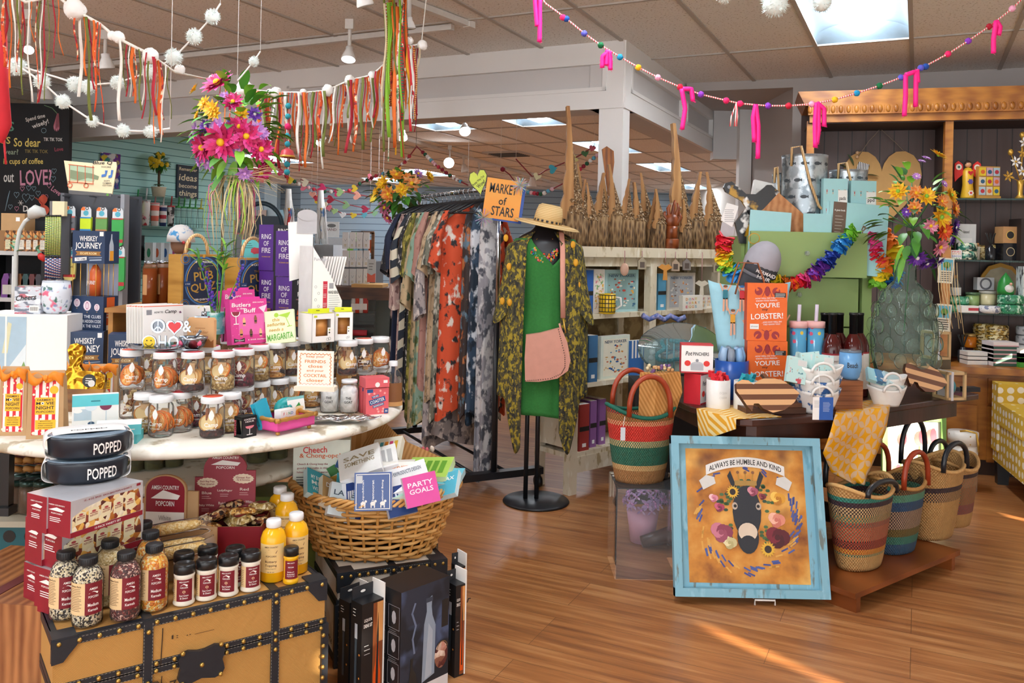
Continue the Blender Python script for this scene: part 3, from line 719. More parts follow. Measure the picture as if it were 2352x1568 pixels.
e=ON(556,1007,TZ);g=ON(589,1000,TZ);rz=math.atan2(g.y-e.y,g.x-e.x);w=(g-e).length;a=ON(528,1003,TZ);d=(a-e).length*.8
t=Tg('jigger_glass_box','small black windowed box holding a measuring jigger glass','box',e,rz)
h=.064;b=B()
b.Bx((w/2,d/2,h-.002),(w,d,.004),BLK);b.Bx((w/2,d/2,.002),(w,d,.004),BLK);b.Bx((w/2,d-.001,h/2),(w,.002,h),BLK);b.Bx((w-.001,d/2,h/2),(.002,d,h),BLK);b.Bx((w/2,.001,h/2),(w,.002,h),BLK)
b.Bx((.001,d*.06,h/2),(.002,d*.12,h),BLK);b.Bx((.001,d*.86,h/2),(.002,d*.28,h),BLK);b.Bx((.001,d*.5,h*.08),(.002,d,h*.16),BLK);b.Bx((.001,d*.5,h*.93),(.002,d,h*.14),BLK);Pa('carton',b,t)
b=B();b.La([(.0,.008),(.012,.008),(.018,.05),(.017,.05),(.0112,.01)],m('#cfc3a6',.2,.5),16,(w/2,d/2,0));Pa('jigger_glass',b,t)
b=B();b.Tx('COCKTAIL',(w/2,-.001,h*.87),.005,WH,w*.8);b.Tx('HOUR',(w/2,-.001,h*.76),.005,WH,w*.6)
b.Dc(w/2,h*.55,w*.3,-.001,m('#d87a86'),12,h*.14,PI,2*PI);b.Re(w*.48,w*.52,h*.15,h*.42,-.001,WH);b.Re(w*.3,w*.7,h*.12,h*.15,-.001,WH)
b.T=LEFT(-.001);b.Tx('JIGGER',(-d*.86,0,h*.45),.011,m('#d85a68'),h*.8,rot=-PI/2);b.T=None;Pa('lettering',b,t)
p=ON(783,977,TZ);t=Tg('leaf_tray','shiny silver leaf-shaped tray on the table rim','tray',(p.x+.0,p.y+.045,TZ),.2)
SILV=m('#d9dbde',.12,1,nz=0)
def lf(u,v):
 g=2*PI*u;k=v;return(.115*k*cos(g)*(1+.1*cos(5*g)),.042*k*sin(g)*(1+.14*cos(7*g)),.004+.014*k**3+.003*k*cos(9*g))
b=B();b.grid(lf,40,6,SILV,True);Pa('dish',b,t,tk=.002)
b=B()
for k in Ra(9):g=k*.7;b.Tu([(.02*cos(g),.01*sin(g),.012),(.06*cos(g),.022*sin(g),.016),(.1*cos(g),.036*sin(g),.02)],[.004,.003,.001],SILV,6)
Pa('relief',b,t)
Lo=W(722,874,2.72);t=Tg('quote_sign','white card sign about friends and cocktails on a wooden block stand','sign',(Lo.x,Lo.y,.929),-.03)
k=2.72/F;w=84*k;h=83*k
b=B();b.Bx((0,.02,.007),(w*1.12,.045,.014),m('#e9dfca'));Pa('block_stand',b,t,bev=.002)
b=B();b.Bx((0,.012,.012+h/2),(w,.006,h),m('#f4eee2'));Pa('card',b,t)
b=B();OR2=m('#d9812a');pts=[(-w*.42+.0028*sin(i*2.2),.02+i*(h-.02)/24)for i in Ra(25)];b.line(pts,.002,.0085,OR2);b.line([(-x,z)for x,z in pts],.002,.0085,OR2)
pts=[(-w*.42+i*w*.84/24,h+.002+.0028*sin(i*2.2))for i in Ra(25)];b.line(pts,.002,.0085,OR2);b.line([(x,z-h+.02)for x,z in pts],.002,.0085,m('#e8b9b0'))
for i,(s_,ww)in En((('keep your',.5),('FRIENDS',.58),('close',.4),('and your',.48),('COCKTAIL',.64),('closer',.48))):b.Tx(s_,(0,.0083,.012+h*(.84-i*.13)),h*(.075 if i in(0,3)else .085),OR2,w*ww)
Pa('lettering',b,t)
# ================= goods on the jar lids and on the risers =================
JZ=TZ+.252
def zat(px,py,d):return W(px,py,d).z
OAK=Wo('#b07a35','#7d4c18',(4,4,30),.55)
b=B()
b.Bx((0,.2,.3-.009),(.3,.44,.018),OAK)
for x in(-.14,.14):b.Bx((x,.2,.141),(.018,.42,.282),OAK)
RL=V((-.8,3.28,TZ));So('riser_shelf',b,'low wooden riser under the purple drinking game boxes','riser',RL,.1)
b=B();b.Bx((0,.2,.33-.009),(.62,.44,.018),OAK)
for x in(-.29,.29):b.Bx((x,.2,.156),(.018,.42,.312),OAK)
RL2=V((-1.3,3.4,TZ));So('riser_shelf',b,'wooden riser under the quiz boxes and amber jars','riser',RL2,.05)
R1=TZ+.3;R2=TZ+.33
Lo,rz,w,e,h=fe(316,332,424,697,786,2.86,.05)
for i in Ra(7):
 k=(6-i)/6;t_=V((-.028*k-.004,.010*(6-i),0))
 b=B();b.Fb(w,.003,h-.004*(i%2),WH);b.Re(-w/2,w/2,h*.95,h-.004,-.0006,m('#e8643a'))
 if i==6:
  b.Re(-w*.42,-w*.29,h*.74,h*.87,-.0006,m('#8d8d92'));b.Tx('HOW TO',(-w*.12,-.0008,h*.8),h*.05,K0,w*.22);b.Tx('Camp',(w*.18,-.0008,h*.8),h*.12,K0,w*.3,shear=.25)
  b.Dc(w*.42,h*.78,w*.035,-.0008,m('#7a4a68'),9,jag=.4)
  for x,q in((-.2,'#d8869c'),(-.02,'#e6a63a'),(.2,'#5a8fb0')):b.Dc(w*x,h*.52,w*.05,-.0008,m(q),10)
  for x in(-.28,-.08,.12):b.Ln(w*x,w*(x+.15),h*.45,4,h*.05,-.0008,m('#9a9a9a'),.0012)
 So('how_to_card',b,('white camping how-to card with an orange edge at the front of its stack' if i==6 else 'orange-edged card in the camping stack, %s behind the front card'%ORD[5-i]),'card',RZ(rz,(Lo.x,Lo.y,JZ))@t_,rz,'how-to cards',rot=(-.06,0,rz))
CHR=m('#9aa0a8',.2,1,nz=0)
p=W(389,788,2.72);t=Tg('metal_word_sign','polished metal word sign with a peace symbol, red heart and smiley','sign',(p.x,p.y,JZ),.1)
k=2.72/F;b=B();q=31*k
b.Rg(-q*.82,q*1.75,q*.38,q*.52,-.003,CHR);b.Pz([(-q*.82+q*.5*cos(g*PI/8),q*1.75+q*.5*sin(g*PI/8))for g in Ra(16)],.0,.008,m('#6d7178',.3,.8))
for a in(PI/2,-PI/2,-PI/4,-3*PI/4):b.line([(-q*.82,q*1.75),(-q*.82+q*.45*cos(a),q*1.75+q*.45*sin(a))],q*.09,-.002,CHR)
b.Pz([(x+q*.35,z+q*1.72)for x,z in heart(q*1.25)],.0,.008,CHR);b.Pz([(x+q*.35,z+q*1.72)for x,z in heart(q*.95)],-.002,0,m('#d81f26',.3))
for s_,x,z,hh,ww in(('&',1.25,1.75,.85,.6),('H',-.5,.55,1.0,.55),('O',.3,.55,1.0,.8),('P',1.0,.55,1.0,.5),('E',1.55,.55,1.0,.45)):
 for y in(-.001,.004):b.Tx(s_,(q*x,y,q*z),q*hh,CHR,q*ww)
b.Pz([(-q*1.45+q*.52*cos(g*PI/8),q*.55+q*.52*sin(g*PI/8))for g in Ra(16)],0,.008,CHR)
b.Dc(-q*1.45,q*.55,q*.43,-.001,m('#f4cf1a',.4));b.Dc(-q*1.6,q*.68,q*.05,-.002,K0,8);b.Dc(-q*1.3,q*.68,q*.05,-.002,K0,8);b.Rg(-q*1.45,q*.55,q*.24,q*.29,-.002,K0,10,PI*1.1,PI*1.9)
b.Bx((0,.004,.002),(q*4.2,.03,.004),CHR)
Pa('letters',b,t)
b=B();b.grid(lambda u,v:((u-.5)*.17,(v-.5)*.06,.004+.01*abs(2*u-1)**4+.006*(2*v-1)**2),12,6,CHR)
p=W(350,800,2.66);So('metal_tray',b,'narrow polished metal tray lying on the jar lids by the word sign','tray',(p.x,p.y+.02,JZ),.1,tk=.002)
p=W(433,797,2.7);t=Tg('metal_bowl','polished round bowl with pink dots holding a small ladle','bowl',(p.x,p.y+.04,JZ))
b=B();b.La([(0,.001),(.02,.001),(.034,.012),(.043,.034),(.045,.042),(.041,.042),(.039,.034),(.03,.014),(0,.006)],CHR,24);Pa('dish',b,t)
b=B()
for g in(-2.4,-.75):b.sph((.039*cos(g),.039*sin(g),.024),.009,m('#d8587c',.3),10,6,(1,.5,1))
Pa('dot_pattern',b,t)
b=B();b.Tu([(-.004,0,.03),(.01,.002,.045),(.022,.004,.062)],[.004,.0045,.005],CHR,8);Pa('ladle',b,t)
Lo,w,h=fd(429,491,724,792,2.8)
t=Tg('hip_flask','wood-wrapped hip flask with a burnt mountain outline','flask',(Lo.x,Lo.y,JZ),-.05)
b=B();b.Pz([(-w/2,0),(w/2,0),(w/2,h*.92),(w*.44,h),(-w*.44,h),(-w/2,h*.92)],0,.022,m('#dba873',.6));Pa('body',b,t,bev=.003)
b=B();b.Pz([(w*.0,.001),(w/2,.001),(w/2,h*.28),(w*.4,h*.2),(w*.3,h*.3),(w*.2,h*.2),(w*.1,h*.14)],-.0008,0,m('#a0602c'));b.Tx('Wander',(0,-.001,h*.52),h*.1,m('#b97c48'),w*.6,shear=.2);b.Ln(-w*.2,w*.25,h*.65,1,1,-.001,m('#b97c48'));Pa('engraving',b,t)
b=B();b.Bx((0,.011,h+.002),(w*.5,.018,.005),CHR);b.cyl(.009,h+.004,h+.02,CHR,14,(.006,.011,0));Pa('cap',b,t)
p=W(492,786,2.95);t=Tg('printed_tumbler','clear tumbler with turquoise print behind the wooden flask','glass',(p.x,p.y,JZ))
b=B();b.La([(.03,0),(.032,.004),(.036,.12)],Gs('#dff3f1',.12),22,cap=False);Pa('glass',b,t)
b=B();b.La([(.0335,.03),(.0362,.105)],Bl('#7fd0cb',['#3fb3ae','#d9f1ee'],22,.52,3,.4),22,cap=False);Pa('print',b,t)
b=B();b.Re(-.05,.05,0,.12,0,Bl('#f3efe9',['#d95c7c','#e7d34b','#8cc9b8'],30,.66));So('greeting_card',b,'white floral card standing behind the flask','card',(W(450,780,3.05).x,3.05,JZ),0,tk=.002)
HOT=m('#e0359a',.4)
def buff(p0,pm,p1,yt,yb,d,label):
 Lo,rz,w,e,h=fe(p0,pm,p1,yt,yb,d,.04)
 t=Tg('drink_marker_box',label,'box',(Lo.x,Lo.y,JZ),rot=(-.14,0,rz),grp='pink drink marker boxes');b=B();b.Fb(w,.03,h,[HOT,HOT,m('#d9418f',.35),HOT,HOT,m('#c41f80',.4)])
 b.Fb(w*.55,.026,h*.045,HOT,w*.05,.002,h);Pa('carton',b,t)
 b=B()
 for i in Ra(26):b.Dc(w*R0.uniform(-.48,.48),h*R0.uniform(.02,.98),w*.006,-.0005,WH,5)
 b.Tx("Butlers",(-w*.2,-.001,h*.87),h*.09,WH,w*.5,shear=.1);b.Tx('in the',(-w*.22,-.001,h*.79),h*.04,WH,w*.2);b.Tx('Buff',(w*.02,-.001,h*.74),h*.1,WH,w*.32);b.Tx('drink markers',(w*.26,-.001,h*.92),h*.03,WH,w*.3)
 b.Re(-w*.3,w*.42,h*.2,h*.66,-.0006,m('#e76aae',.25))
 b.Dc(-w*.36,h*.72,w*.1,-.001,m('#8a2a3c'),14,h*.1,PI,2*PI);b.Rg(-w*.36,h*.72,w*.1,w*.12,-.0012,WH,16,PI,2*PI);b.Re(-w*.37,-w*.35,h*.46,h*.64,-.001,WH);b.Re(-w*.43,-w*.29,h*.44,h*.46,-.001,WH)
 b.Pz([(w*.26,h*.8),(w*.5,h*.86),(w*.4,h*.68)],-.0012,-.001,m('#f3d3e4'));b.Re(w*.4,w*.415,h*.46,h*.7,-.001,WH)
 for x,z,q in((-.15,.5,'#e9b184'),(.16,.54,'#8a5a3a'),(-.24,.26,'#d98f5e'),(.02,.24,'#6d4630'),(.28,.24,'#eab58c')):
  b.Dc(w*x,h*(z+.06),w*.03,-.0014,m(q),8);b.Re(w*(x-.04),w*(x+.04),h*(z-.03),h*(z+.04),-.0013,m(q));b.Re(w*(x-.035),w*(x+.035),h*(z-.06),h*(z-.03),-.0013,K0);b.Re(w*(x-.03),w*(x-.005),h*(z-.1),h*(z-.06),-.0013,m(q));b.Re(w*(x+.005),w*(x+.03),h*(z-.1),h*(z-.06),-.0013,m(q))
 b.Pz([(-w*.44,h*.04),(-w*.44,h*.14),(-w*.3,h*.1),(-w*.16,h*.14),(-w*.16,h*.04),(-w*.3,h*.07)],-.0012,-.001,K0);b.Tx('Dressed',(-w*.3,-.0016,h*.088),h*.03,WH,w*.22);b.Tx('6 drink markers',(w*.18,-.001,h*.09),h*.03,WH,w*.5)
 Pa('printed_front',b,t)
buff(504,520,592,668,786,2.98,'pink drink marker box standing behind the front one')
buff(518,533,618,680,785,2.88,'pink drink marker box at the front, with glasses and butlers')
Lo,w,h=fd(612,678,699,775,2.97)
t=Tg('napkin_pack','pale green napkin pack with a margarita and green lettering','napkins',(Lo.x,Lo.y,JZ),rot=(-.2,-.12,.05))
b=B();b.Fb(w,.02,h,m('#e3efc0',.35));Pa('wrapped_pack',b,t,bev=.003)
b=B();LG=m('#a5cf3a');b.Pz([(-w*.05,h*.85),(w*.4,h*.92),(w*.28,h*.75)],-.0012,-.0008,LG);b.line([(w*.22,h*.78),(w*.34,h*.5),(w*.26,h*.48),(w*.42,h*.5)],.002,-.001,LG);b.Dc(-w*.1,h*.86,w*.08,-.0008,LG,12)
for s_,z,ww,q in(('this',.72,.26,GOLD),('señorita',.58,.62,GOLD),('needs a',.42,.5,GOLD)):b.Tx(s_,(-w*.12,-.001,h*z),h*.1,m(q),w*ww,shear=.2)
b.Tx('MARGARITA',(0,-.001,h*.2),h*.2,m('#58a832'),w*.9,rot=.06);Pa('lettering',b,t)
def mugbox(p0,pm,p1,yt,yb,d,label):
 Lo,rz,w,e,h=fe(p0,pm,p1,yt,yb,d,.09)
 t=Tg('window_box',label,'box',(Lo.x,Lo.y,JZ),rz,'white boxes with wood-grain windows');b=B()
 b.Bx((0,e-.001,h/2),(w,.002,h),WH);b.Bx((-w/2+.001,e/2,h/2),(.002,e,h),WH);b.Bx((w/2-.001,e/2,h/2),(.002,e,h),WH);b.Bx((0,e/2,.001),(w,e,.002),WH);b.Bx((0,e/2,h-.001),(w,e,.002),m('#d9dc2a'))
 for x0,x1,z0,z1 in((-.5,.5,0,.22),(-.5,.5,.8,1),(-.5,-.33,.22,.8),(.33,.5,.22,.8),(.2,.34,.22,.5)):b.Bx((w*(x0+x1)/2,.001,h*(z0+z1)/2),(w*(x1-x0),.002,h*(z1-z0)),WH)
 b.Re(-w/2*.9,w/2,h,h*1.14,e*.4,m('#d9dc2a'));Pa('carton',b,t)
 b=B();b.cyl(min(w,e)*.42,.002,h*.8,Wo('#d69a52','#a9662a',(8,8,60)),20,(0,e*.5,0));Pa('wooden_mug',b,t)
 b=B();b.Re(-w*.42,-w*.28,h*.86,h*.93,-.0006,m('#c8cf2c'));b.Dc(w*.27,h*.42,w*.035,-.0006,m('#9aa83a'),10);b.Dc(w*.27,h*.33,w*.035,-.0006,K0,8);b.Rg(w*.2,h*.1,w*.05,w*.06,-.0006,K0,10);b.Rg(w*.28,h*.12,w*.05,w*.06,-.0006,K0,10);b.Re(-w*.1,w*.06,h*1.06,h*1.08,e*.4-.001,K0);Pa('print',b,t)
mugbox(685,716,768,706,774,2.98,'white window box showing a wooden mug, larger and nearer the card sign')
mugbox(762,768,810,704,770,3.08,'white window box showing a wooden mug, farther from the card sign')
GW=Wo('#b98a3c','#8f6118',(5,5,40),.45);ROPE=Sp(['#d9bb8c','#b98f58'],120,0)
def quiz(p0,pm,p1,yt,yb,d,rz,z,label):
 Lo,rz,w,e,h=fe(p0,pm,p1,yt,yb,d,rz)
 t=Tg('quiz_game_box',label,'game box',(Lo.x,Lo.y,z),rz,'wooden pub quiz boxes');b=B()
 b.Fb(w,e,h,GW);Pa('wooden_case',b,t,bev=.002)
 b=B();G2=m('#caa14e',.35,.5);b.Re(-w*.46,w*.46,h*.02,h*.96,-.0008,m('#1d2f4d',.4));
 for r_,q in((.44,'#3f6ea3'),(.41,'#1d2f4d'),(.395,'#caa14e'),(.38,'#182742')):b.Dc(0,h*.5,w*r_,-.001-.0002*(.45-r_)*20,m(q),28,h*r_*1.05)
 for sx in(-1,1):
  for sz in(.06,.92):
   for k in Ra(3):b.Rg(sx*w*.42,h*sz,w*(.05+.03*k),w*(.06+.03*k),-.001,m('#b98a4a' if k%2 else '#4a7ab0'),10)
  b.Re(sx*w*.37-w*.07,sx*w*.37+w*.07,h*.4,h*.5,-.003,m('#24406a'));b.Tx('2+ TEAMS',(sx*w*.37,-.0034,h*.45),h*.02,WH,w*.11)
 b.Tx('10 CATEGORIES',(0,-.0032,h*.86),h*.04,WH,w*.42);b.Tx('THE BIG',(0,-.0032,h*.73),h*.045,m('#a8743a'),w*.28)
 b.Tx('PUB',(0,-.0036,h*.6),h*.17,G2,w*.46,rot=.1);b.Tx('QUIZ',(0,-.0036,h*.38),h*.18,G2,w*.6,rot=.1);b.Tx('1000 QUESTIONS',(0,-.0032,h*.15),h*.04,WH,w*.42);b.Dc(0,h*.97,w*.035,-.0036,G0,10)
 Pa('printed_front',b,t)
 b=B();b.Tu([(-w*.28+w*.56*i/12,e/2,h+w*.42*math.sqrt(max(0,1-(2*i/12-1)**2))-.004)for i in Ra(13)],w*.035,ROPE,8);Pa('rope_handle',b,t)
quiz(385,416,512,578,702,3.42,.09,R2,'wooden quiz box with rope handle nearer the amber jars')
quiz(515,546,640,582,697,3.5,.09,R2,'wooden quiz box with rope handle next to the purple boxes')
PUR=m('#4b1f7a',.45);DK=m('#2c2c32',.5)
def Rg(p0,pm,p1,yt,yb,d,z,label):
 Lo,rz,w,e,h=fe(p0,pm,p1,yt,yb,d,.085)
 t=Tg('drinking_game_box',label,'game box',(Lo.x,Lo.y,z),rz,'purple and black drinking game boxes');b=B()
 b.Fb(w,e,h,[PUR,PUR,DK,PUR,PUR,PUR]);Pa('carton',b,t)
 b=B();SV=m('#d4cfd8',.35)
 for i,s_ in En(('RING','OF','FIRE')):b.Tx(s_,(w*.06,-.001,h*(.87-i*.13)),h*.1,WH,w*(.6,.32,.56)[i])
 b.Tx('THE DRINKING GAME',(w*.05,-.001,h*.49),h*.03,m('#d8a0a0'),w*.7);b.Tx('2+',(w*.42,-.001,h*.96),h*.03,WH)
 for i in Ra(9):b.Pz([(w*(-.24+i*.055),h*.14),(w*(-.2+i*.055),h*(.26+.05*(i%3))),(w*(-.15+i*.055),h*.14)],-.001,-.0008,m('#ea6a25'))
 b.Pz([(-w*.17,h*.42),(w*.2,h*.42),(w*.14,h*.22),(-w*.1,h*.22)],-.0016,-.0012,DK);b.line([(-w*.17,h*.42),(w*.2,h*.42),(w*.14,h*.22),(-w*.1,h*.22),(-w*.17,h*.42)],.002,-.0018,WH)
 b.Re(-w*.25,w*.26,h*.03,h*.11,-.001,m('#e2622c'))
 b.T=LEFT(-w/2-.001)
 for i,s_ in En(('RING','OF','FIRE')):b.Tx(s_,(-e*.48,0,h*(.74-i*.15)),h*.11,SV,e*(.66,.36,.6)[i])
 b.Tx('THE DRINKING GAME',(-e*.48,0,h*.3),h*.025,G0,e*.6);Pa('lettering',b,t)
 return h
hh=(708-532)*3.27/F*.93
Rg(632,669,713,637,739,3.27,R1,'purple drinking game box, lower one of the nearer pair')
Rg(632,669,714,531,636,3.27,R1+(739-637)*3.27/F+.002,'purple drinking game box, upper one of the nearer pair')
Rg(593,626,664,637,739,3.52,R1,'purple drinking game box hidden low behind the quiz box')
Rg(593,626,664,531,637,3.52,R1+(739-637)*3.52/F+.002,'purple drinking game box, upper one behind the quiz box rope')
Lo,w,h=fd(553,594,536,700,3.72);b=B();b.Fb(w,.02,h,m('#58b4b4'));b.Dc(w*.25,h*.85,w*.28,-.0006,m('#b02a3c'),14,h*.05,jag=.15)
for k in Ra(3):b.Dc(-w*.25+k*w*.25,h*.42,w*.07,-.0006,WH,10,h*.03)
b.Ln(-w*.4,w*.2,h*.95,3,h*.03,-.0006,m('#24605f'));So('teal_game_box',b,'teal box with a red burst showing above the second quiz box','game box',(Lo.x,Lo.y,R1),.1)
Lo,rz,w,e,h=fe(704,714,784,560,775,3.12,.04)
t=Tg('wand_dispenser','tall white cardboard dispenser of wine wands with a grey tab','display box',(Lo.x,Lo.y,JZ),rz);z1=h;wl=-w/2;b=B()
zA=(775-562)*3.12/F;zB=(775-632)*3.12/F;zt=(775-520)*3.12/F
for y in(0,e*3):
 b.Pz([(wl,0),(w/2,0),(w/2,zB*.6),(wl+w*.62,zB),(wl,zA)],y,y+.002,WH)
b.Pz([(wl-.03,zB*.9),(wl+w*.5,zB),(wl+w*.5,zt),(wl+w*.3,zt+.03),(wl-.04,zt+.02)],e*3+.02,e*3+.022,WH);b.Bx((wl+.001,e*1.5,zA/2),(.002,e*3,zA),m('#dcdcda'));b.Bx((w/2-.001,e*1.5,zB*.3),(.002,e*3,zB*.6),WH);b.Bx((0,e*1.5,.001),(w,e*3,.002),WH);Pa('carton',b,t)
b=B();xx0=wl+.015;b.Pz([(xx0+.04*cos(g)*(1.0)+.02,zt+.05+.022*sin(g))for g in[i*PI/8 for i in Ra(16)]],e*3+.016,e*3+.02,m('#b9b7b8'));b.Re(xx0-.02,xx0+.06,zt-.02,zt+.05,e*3+.018,m('#b9b7b8'));Pa('grey_tab',b,t,bev=.001)
b=B();b.Tx('PureWine',(wl+w*.3,-.001,zA*.86),.012,m('#b9b9bd'),w*.5);b.Re(wl+w*.36,wl+w*.5,zA*.3,zA*.62,-.001,m('#c32a40'))
for i in Ra(3):b.Ln(wl+w*.37,wl+w*.49,zA*(.58-.1*i),3,.006,-.0014,WH,.0015)
b.Tx('WAND BENEFITS',(wl+w*.74,-.001,zA*.5),.012,K0,w*.42);b.Ln(wl+w*.55,w*.45,zA*.46,7,.008,-.001,m('#8a8a8e'),.0014);b.Re(wl+w*.56,wl+w*.7,zA*.54,zA*.6,-.001,m('#9a9a9e'))
for i in Ra(5):b.Rg(wl+w*(.12+.1*(i%2)),zA*(.28+.07*i),.004,.005,-.001,m('#77777c'),8)
for i in Ra(4):b.Re(wl+w*(.3+.17*i),wl+w*(.32+.17*i),zA*.02,zA*.24,-.001,m('#a9a9ad'));b.Ln(wl+w*(.34+.17*i),wl+w*(.44+.17*i),zA*.22,5,.008,-.001,m('#77777c'),.0014)
Pa('print',b,t)
for k in Ra(8):
 b=B();b.Bx((wl+w*.5+k*.011,e*1.2,zB+.02),(.006,.03,.11),WH,ry=.22);So('wine_wand_packet',b,'slim white wand packet in the dispenser, %s from the grey tab'%ORD[k],'packet',(Lo.x,Lo.y,JZ),rz,'wine wand packets')
for i,px in En((336,366)):
 Lo,w,h=fd(px-16,px+17,597,700,3.5+.05*i);r=w/2
 t=Tg('honey_jar','tall glass jar of dark amber liquid, %s the quiz box'%('farther from' if i==0 else 'touching'),'jar',(Lo.x,Lo.y+r,R2))
 b=B();b.La([(r*.9,.001),(r,.006),(r,h*.86),(r*.8,h*.93),(r*.8,h*.95)],Gs('#d98a4a',.25),20,cap=False);Pa('glass',b,t)
 b=B();b.La([(0,.004),(r*.95,.006),(r*.95,h*.84),(0,h*.84)],m('#6a2408',.15),20);Pa('honey',b,t)
 b=B();b.La([(r*.84,h*.93),(r*.84,h),(0,h)],CHR,20);Pa('lid',b,t)
 b=B();b.La([(r*1.01,h*.25),(r*1.01,h*.7)],m('#b98a5a'),6,cap=False,a0=-PI*.75,a1=-PI*.5);Pa('paper_label',b,t)
def whisk_front(b,w,h,z0,y=-.001):
 b.Tx('WHISKEY',(0,y,z0+h*.76),h*.16,WH,w*.56);b.Tx('JOURNEY',(0,y,z0+h*.52),h*.24,WH,w*.82);b.Pz([(-w*.4,z0+h*.24),(w*.4,z0+h*.24),(w*.35,z0+h*.3),(w*.4,z0+h*.37),(-w*.4,z0+h*.37),(-w*.35,z0+h*.3)],y*.8,y*.7,m('#9a6a2c'));b.Tx('ESCAPE ROOM',(0,y,z0+h*.305),h*.07,m('#ecd9a4'),w*.5)
 b.Re(w*.34,w*.46,z0+h*.84,z0+h*.97,y,WH);b.Pz([(-w*.42,z0+h*.06),(-w*.05,z0+h*.1),(-w*.05,z0+h*.2),(-w*.42,z0+h*.17)],y*.8,y*.7,WH);b.Tx('THE GAME',(-w*.23,y*1.2,z0+h*.132),h*.06,NAVY,w*.3,rot=.03)
 b.line([(w*.02,z0+h*.17),(w*.42,z0+h*.19)],h*.02,y,m('#9fb0c4'));b.line([(w*.05,z0+h*.1),(w*.4,z0+h*.12)],h*.04,y,m('#9fb0c4'))
NV=m('#1d3557',.45)
Lo,rz,w,e,h=fe2(163,237,270,512,741,3.4,.09)
t=Tg('whiskey_game_box','tall navy whiskey game box with a gold barred window and balloons','game box',(Lo.x,Lo.y,TZ+.236),rz)
z1=h*.34;z2=h*.67;b=B()
b.Fb(w,e,z1,NV);b.Fb(w,e,h-z2,NV,0,0,z2);b.Bx((0,e-.001,h*.5),(w,.002,z2-z1),m('#8f95a6'));Pa('carton',b,t)
b=B();
for i in Ra(5):b.Tu([(-w/2+.003+i*(w-.006)/4,.002,z1),(-w/2+.003+i*(w-.006)/4,.002,z2)],.0014,G0,5)
for i in Ra(1,3):b.Tu([(w/2-.002,i*e/3,z1),(w/2-.002,i*e/3,z2)],.0014,G0,5)
Pa('window_bars',b,t)
b=B();b.La([(.0,z1),(.022,z1),(.022,z2-.035),(.012,z2-.012),(.008,z2-.006)],m('#d2602a',.3),14,(.0,e*.5,0));Pa('orange_bottle',b,t)
b=B();whisk_front(b,w,h-z2,z2)
for x,z,s_ in((-.32,.8,.1),(0,.72,.12),(.3,.68,.085)):
 b.Dc(w*x,z1*z,w*s_,-.001,m('#e8d9e0'),14,w*s_*1.15);b.Rg(w*x,z1*z,w*s_*.3,w*s_*.4,-.0014,m('#b8688a'),12,k=2.2);b.Re(w*x-.002,w*x+.002,z1*z-w*s_*1.6,z1*z-w*s_*1.4,-.001,m('#c9a46a'))
for i,s_ in En(('SOLVE THE CLUES','DISCOVER HIDDEN CODE','UNLOCK THE VAULT')):b.Tx(s_,(0,-.001,z1*(.4-i*.14)),z1*.09,m('#e9edf2'),w*.86)
b.Tx('JOURNEY',(0,.02-.001,h*.47),.02,WH,.04)
b.T=RIGHT(w/2+.001);b.Pz([(e*.3,h*.7),(e*.62,h*.7),(e*.6,h*.86),(e*.5,h*.92),(e*.5,h*.97),(e*.42,h*.97),(e*.4,h*.92),(e*.3,h*.86)],0,.0004,m('#b9c6d6'));b.Re(e*.34,e*.6,h*.7,h*.8,-.0004,m('#e8a02c'));b.Re(e*.2,e*.75,h*.05,h*.33,0,m('#d2602a'));b.Ln(e*.2,e*.75,h*.22,4,.012,-.0004,WH,.006);b.Re(e*.2,e*.75,h*.0,h*.05,-.0002,WH)
Pa('print',b,t)
for q,lb in(((150,236,246,738,858,3.36,.1),'navy whiskey game box under the tall one, partly behind the gold paddle'),((247,316,322,738,858,3.3,.1),'navy whiskey game box standing beside the camping cards')):
 Lo,rz,w,e,h=fe2(*q);h=.236;e=.1;t=Tg('whiskey_game_box',lb,'game box',(Lo.x,Lo.y,TZ),rz);b=B();b.Fb(w,e,h,NV);Pa('carton',b,t);b=B();whisk_front(b,w,h*.62,h*.38)
 for i in Ra(5):b.Tu([(-w/2+.003+i*(w-.006)/4,-.001,0),(-w/2+.003+i*(w-.006)/4,-.001,h*.36)],.0014,G0,5)
 b.Re(-w/2,w/2,0,h*.36,-.0004,m('#3a2c24'));Pa('print',b,t)
p=W(490,705,3.62);VZ=R1+.035
b=B();b.Bx((0,0,.165),(.2,.2,.33),OAK);So('riser_block',b,'wooden block under the tall glass vase','riser',(p.x,p.y+.28,TZ),0)
p.y+=.28;d_=p.y;k=d_/F;X=lambda q:(q-490)*k
vz0=TZ+.33;zt=W(490,395,d_).z-vz0
tv=Tg('tall_vase','tall clear cylinder vase filled with stems of the big pink bouquet','vase',(p.x,p.y,vz0))
b=B();b.La([(.0,.004),(.062,.004),(.062,.0),(.066,.0),(.068,zt)],Gs('#dfe8ee',.28,1.6),26,cap=False);Pa('glass',b,tv)
LEAF=m('#4d8c30',.5);LEAF2=m('#86c040',.5);LEAF3=m('#2f662c',.5)
def Lg(b,p,d,L,wd,ma,droop=.3):
 d=V(d).normalized();s_=d.cross(V((0,0,1)));s_=s_.normalized()if s_.length>.01 else V((1,0,0));up=s_.cross(d);p=V(p);vs=[]
 for i in Ra(6):
  q=i/5;c=p+d*L*q-V((0,0,1))*L*droop*q*q;ww=wd*sin(PI*(.08+.92*q))**.8 if q<1 else 0
  vs+=[c+s_*ww+up*ww*.25,c,c-s_*ww+up*ww*.25]
 b.add(vs,[f for i in Ra(5)for f in((3*i,3*i+1,3*i+4,3*i+3),(3*i+1,3*i+2,3*i+5,3*i+4))],ma,True)
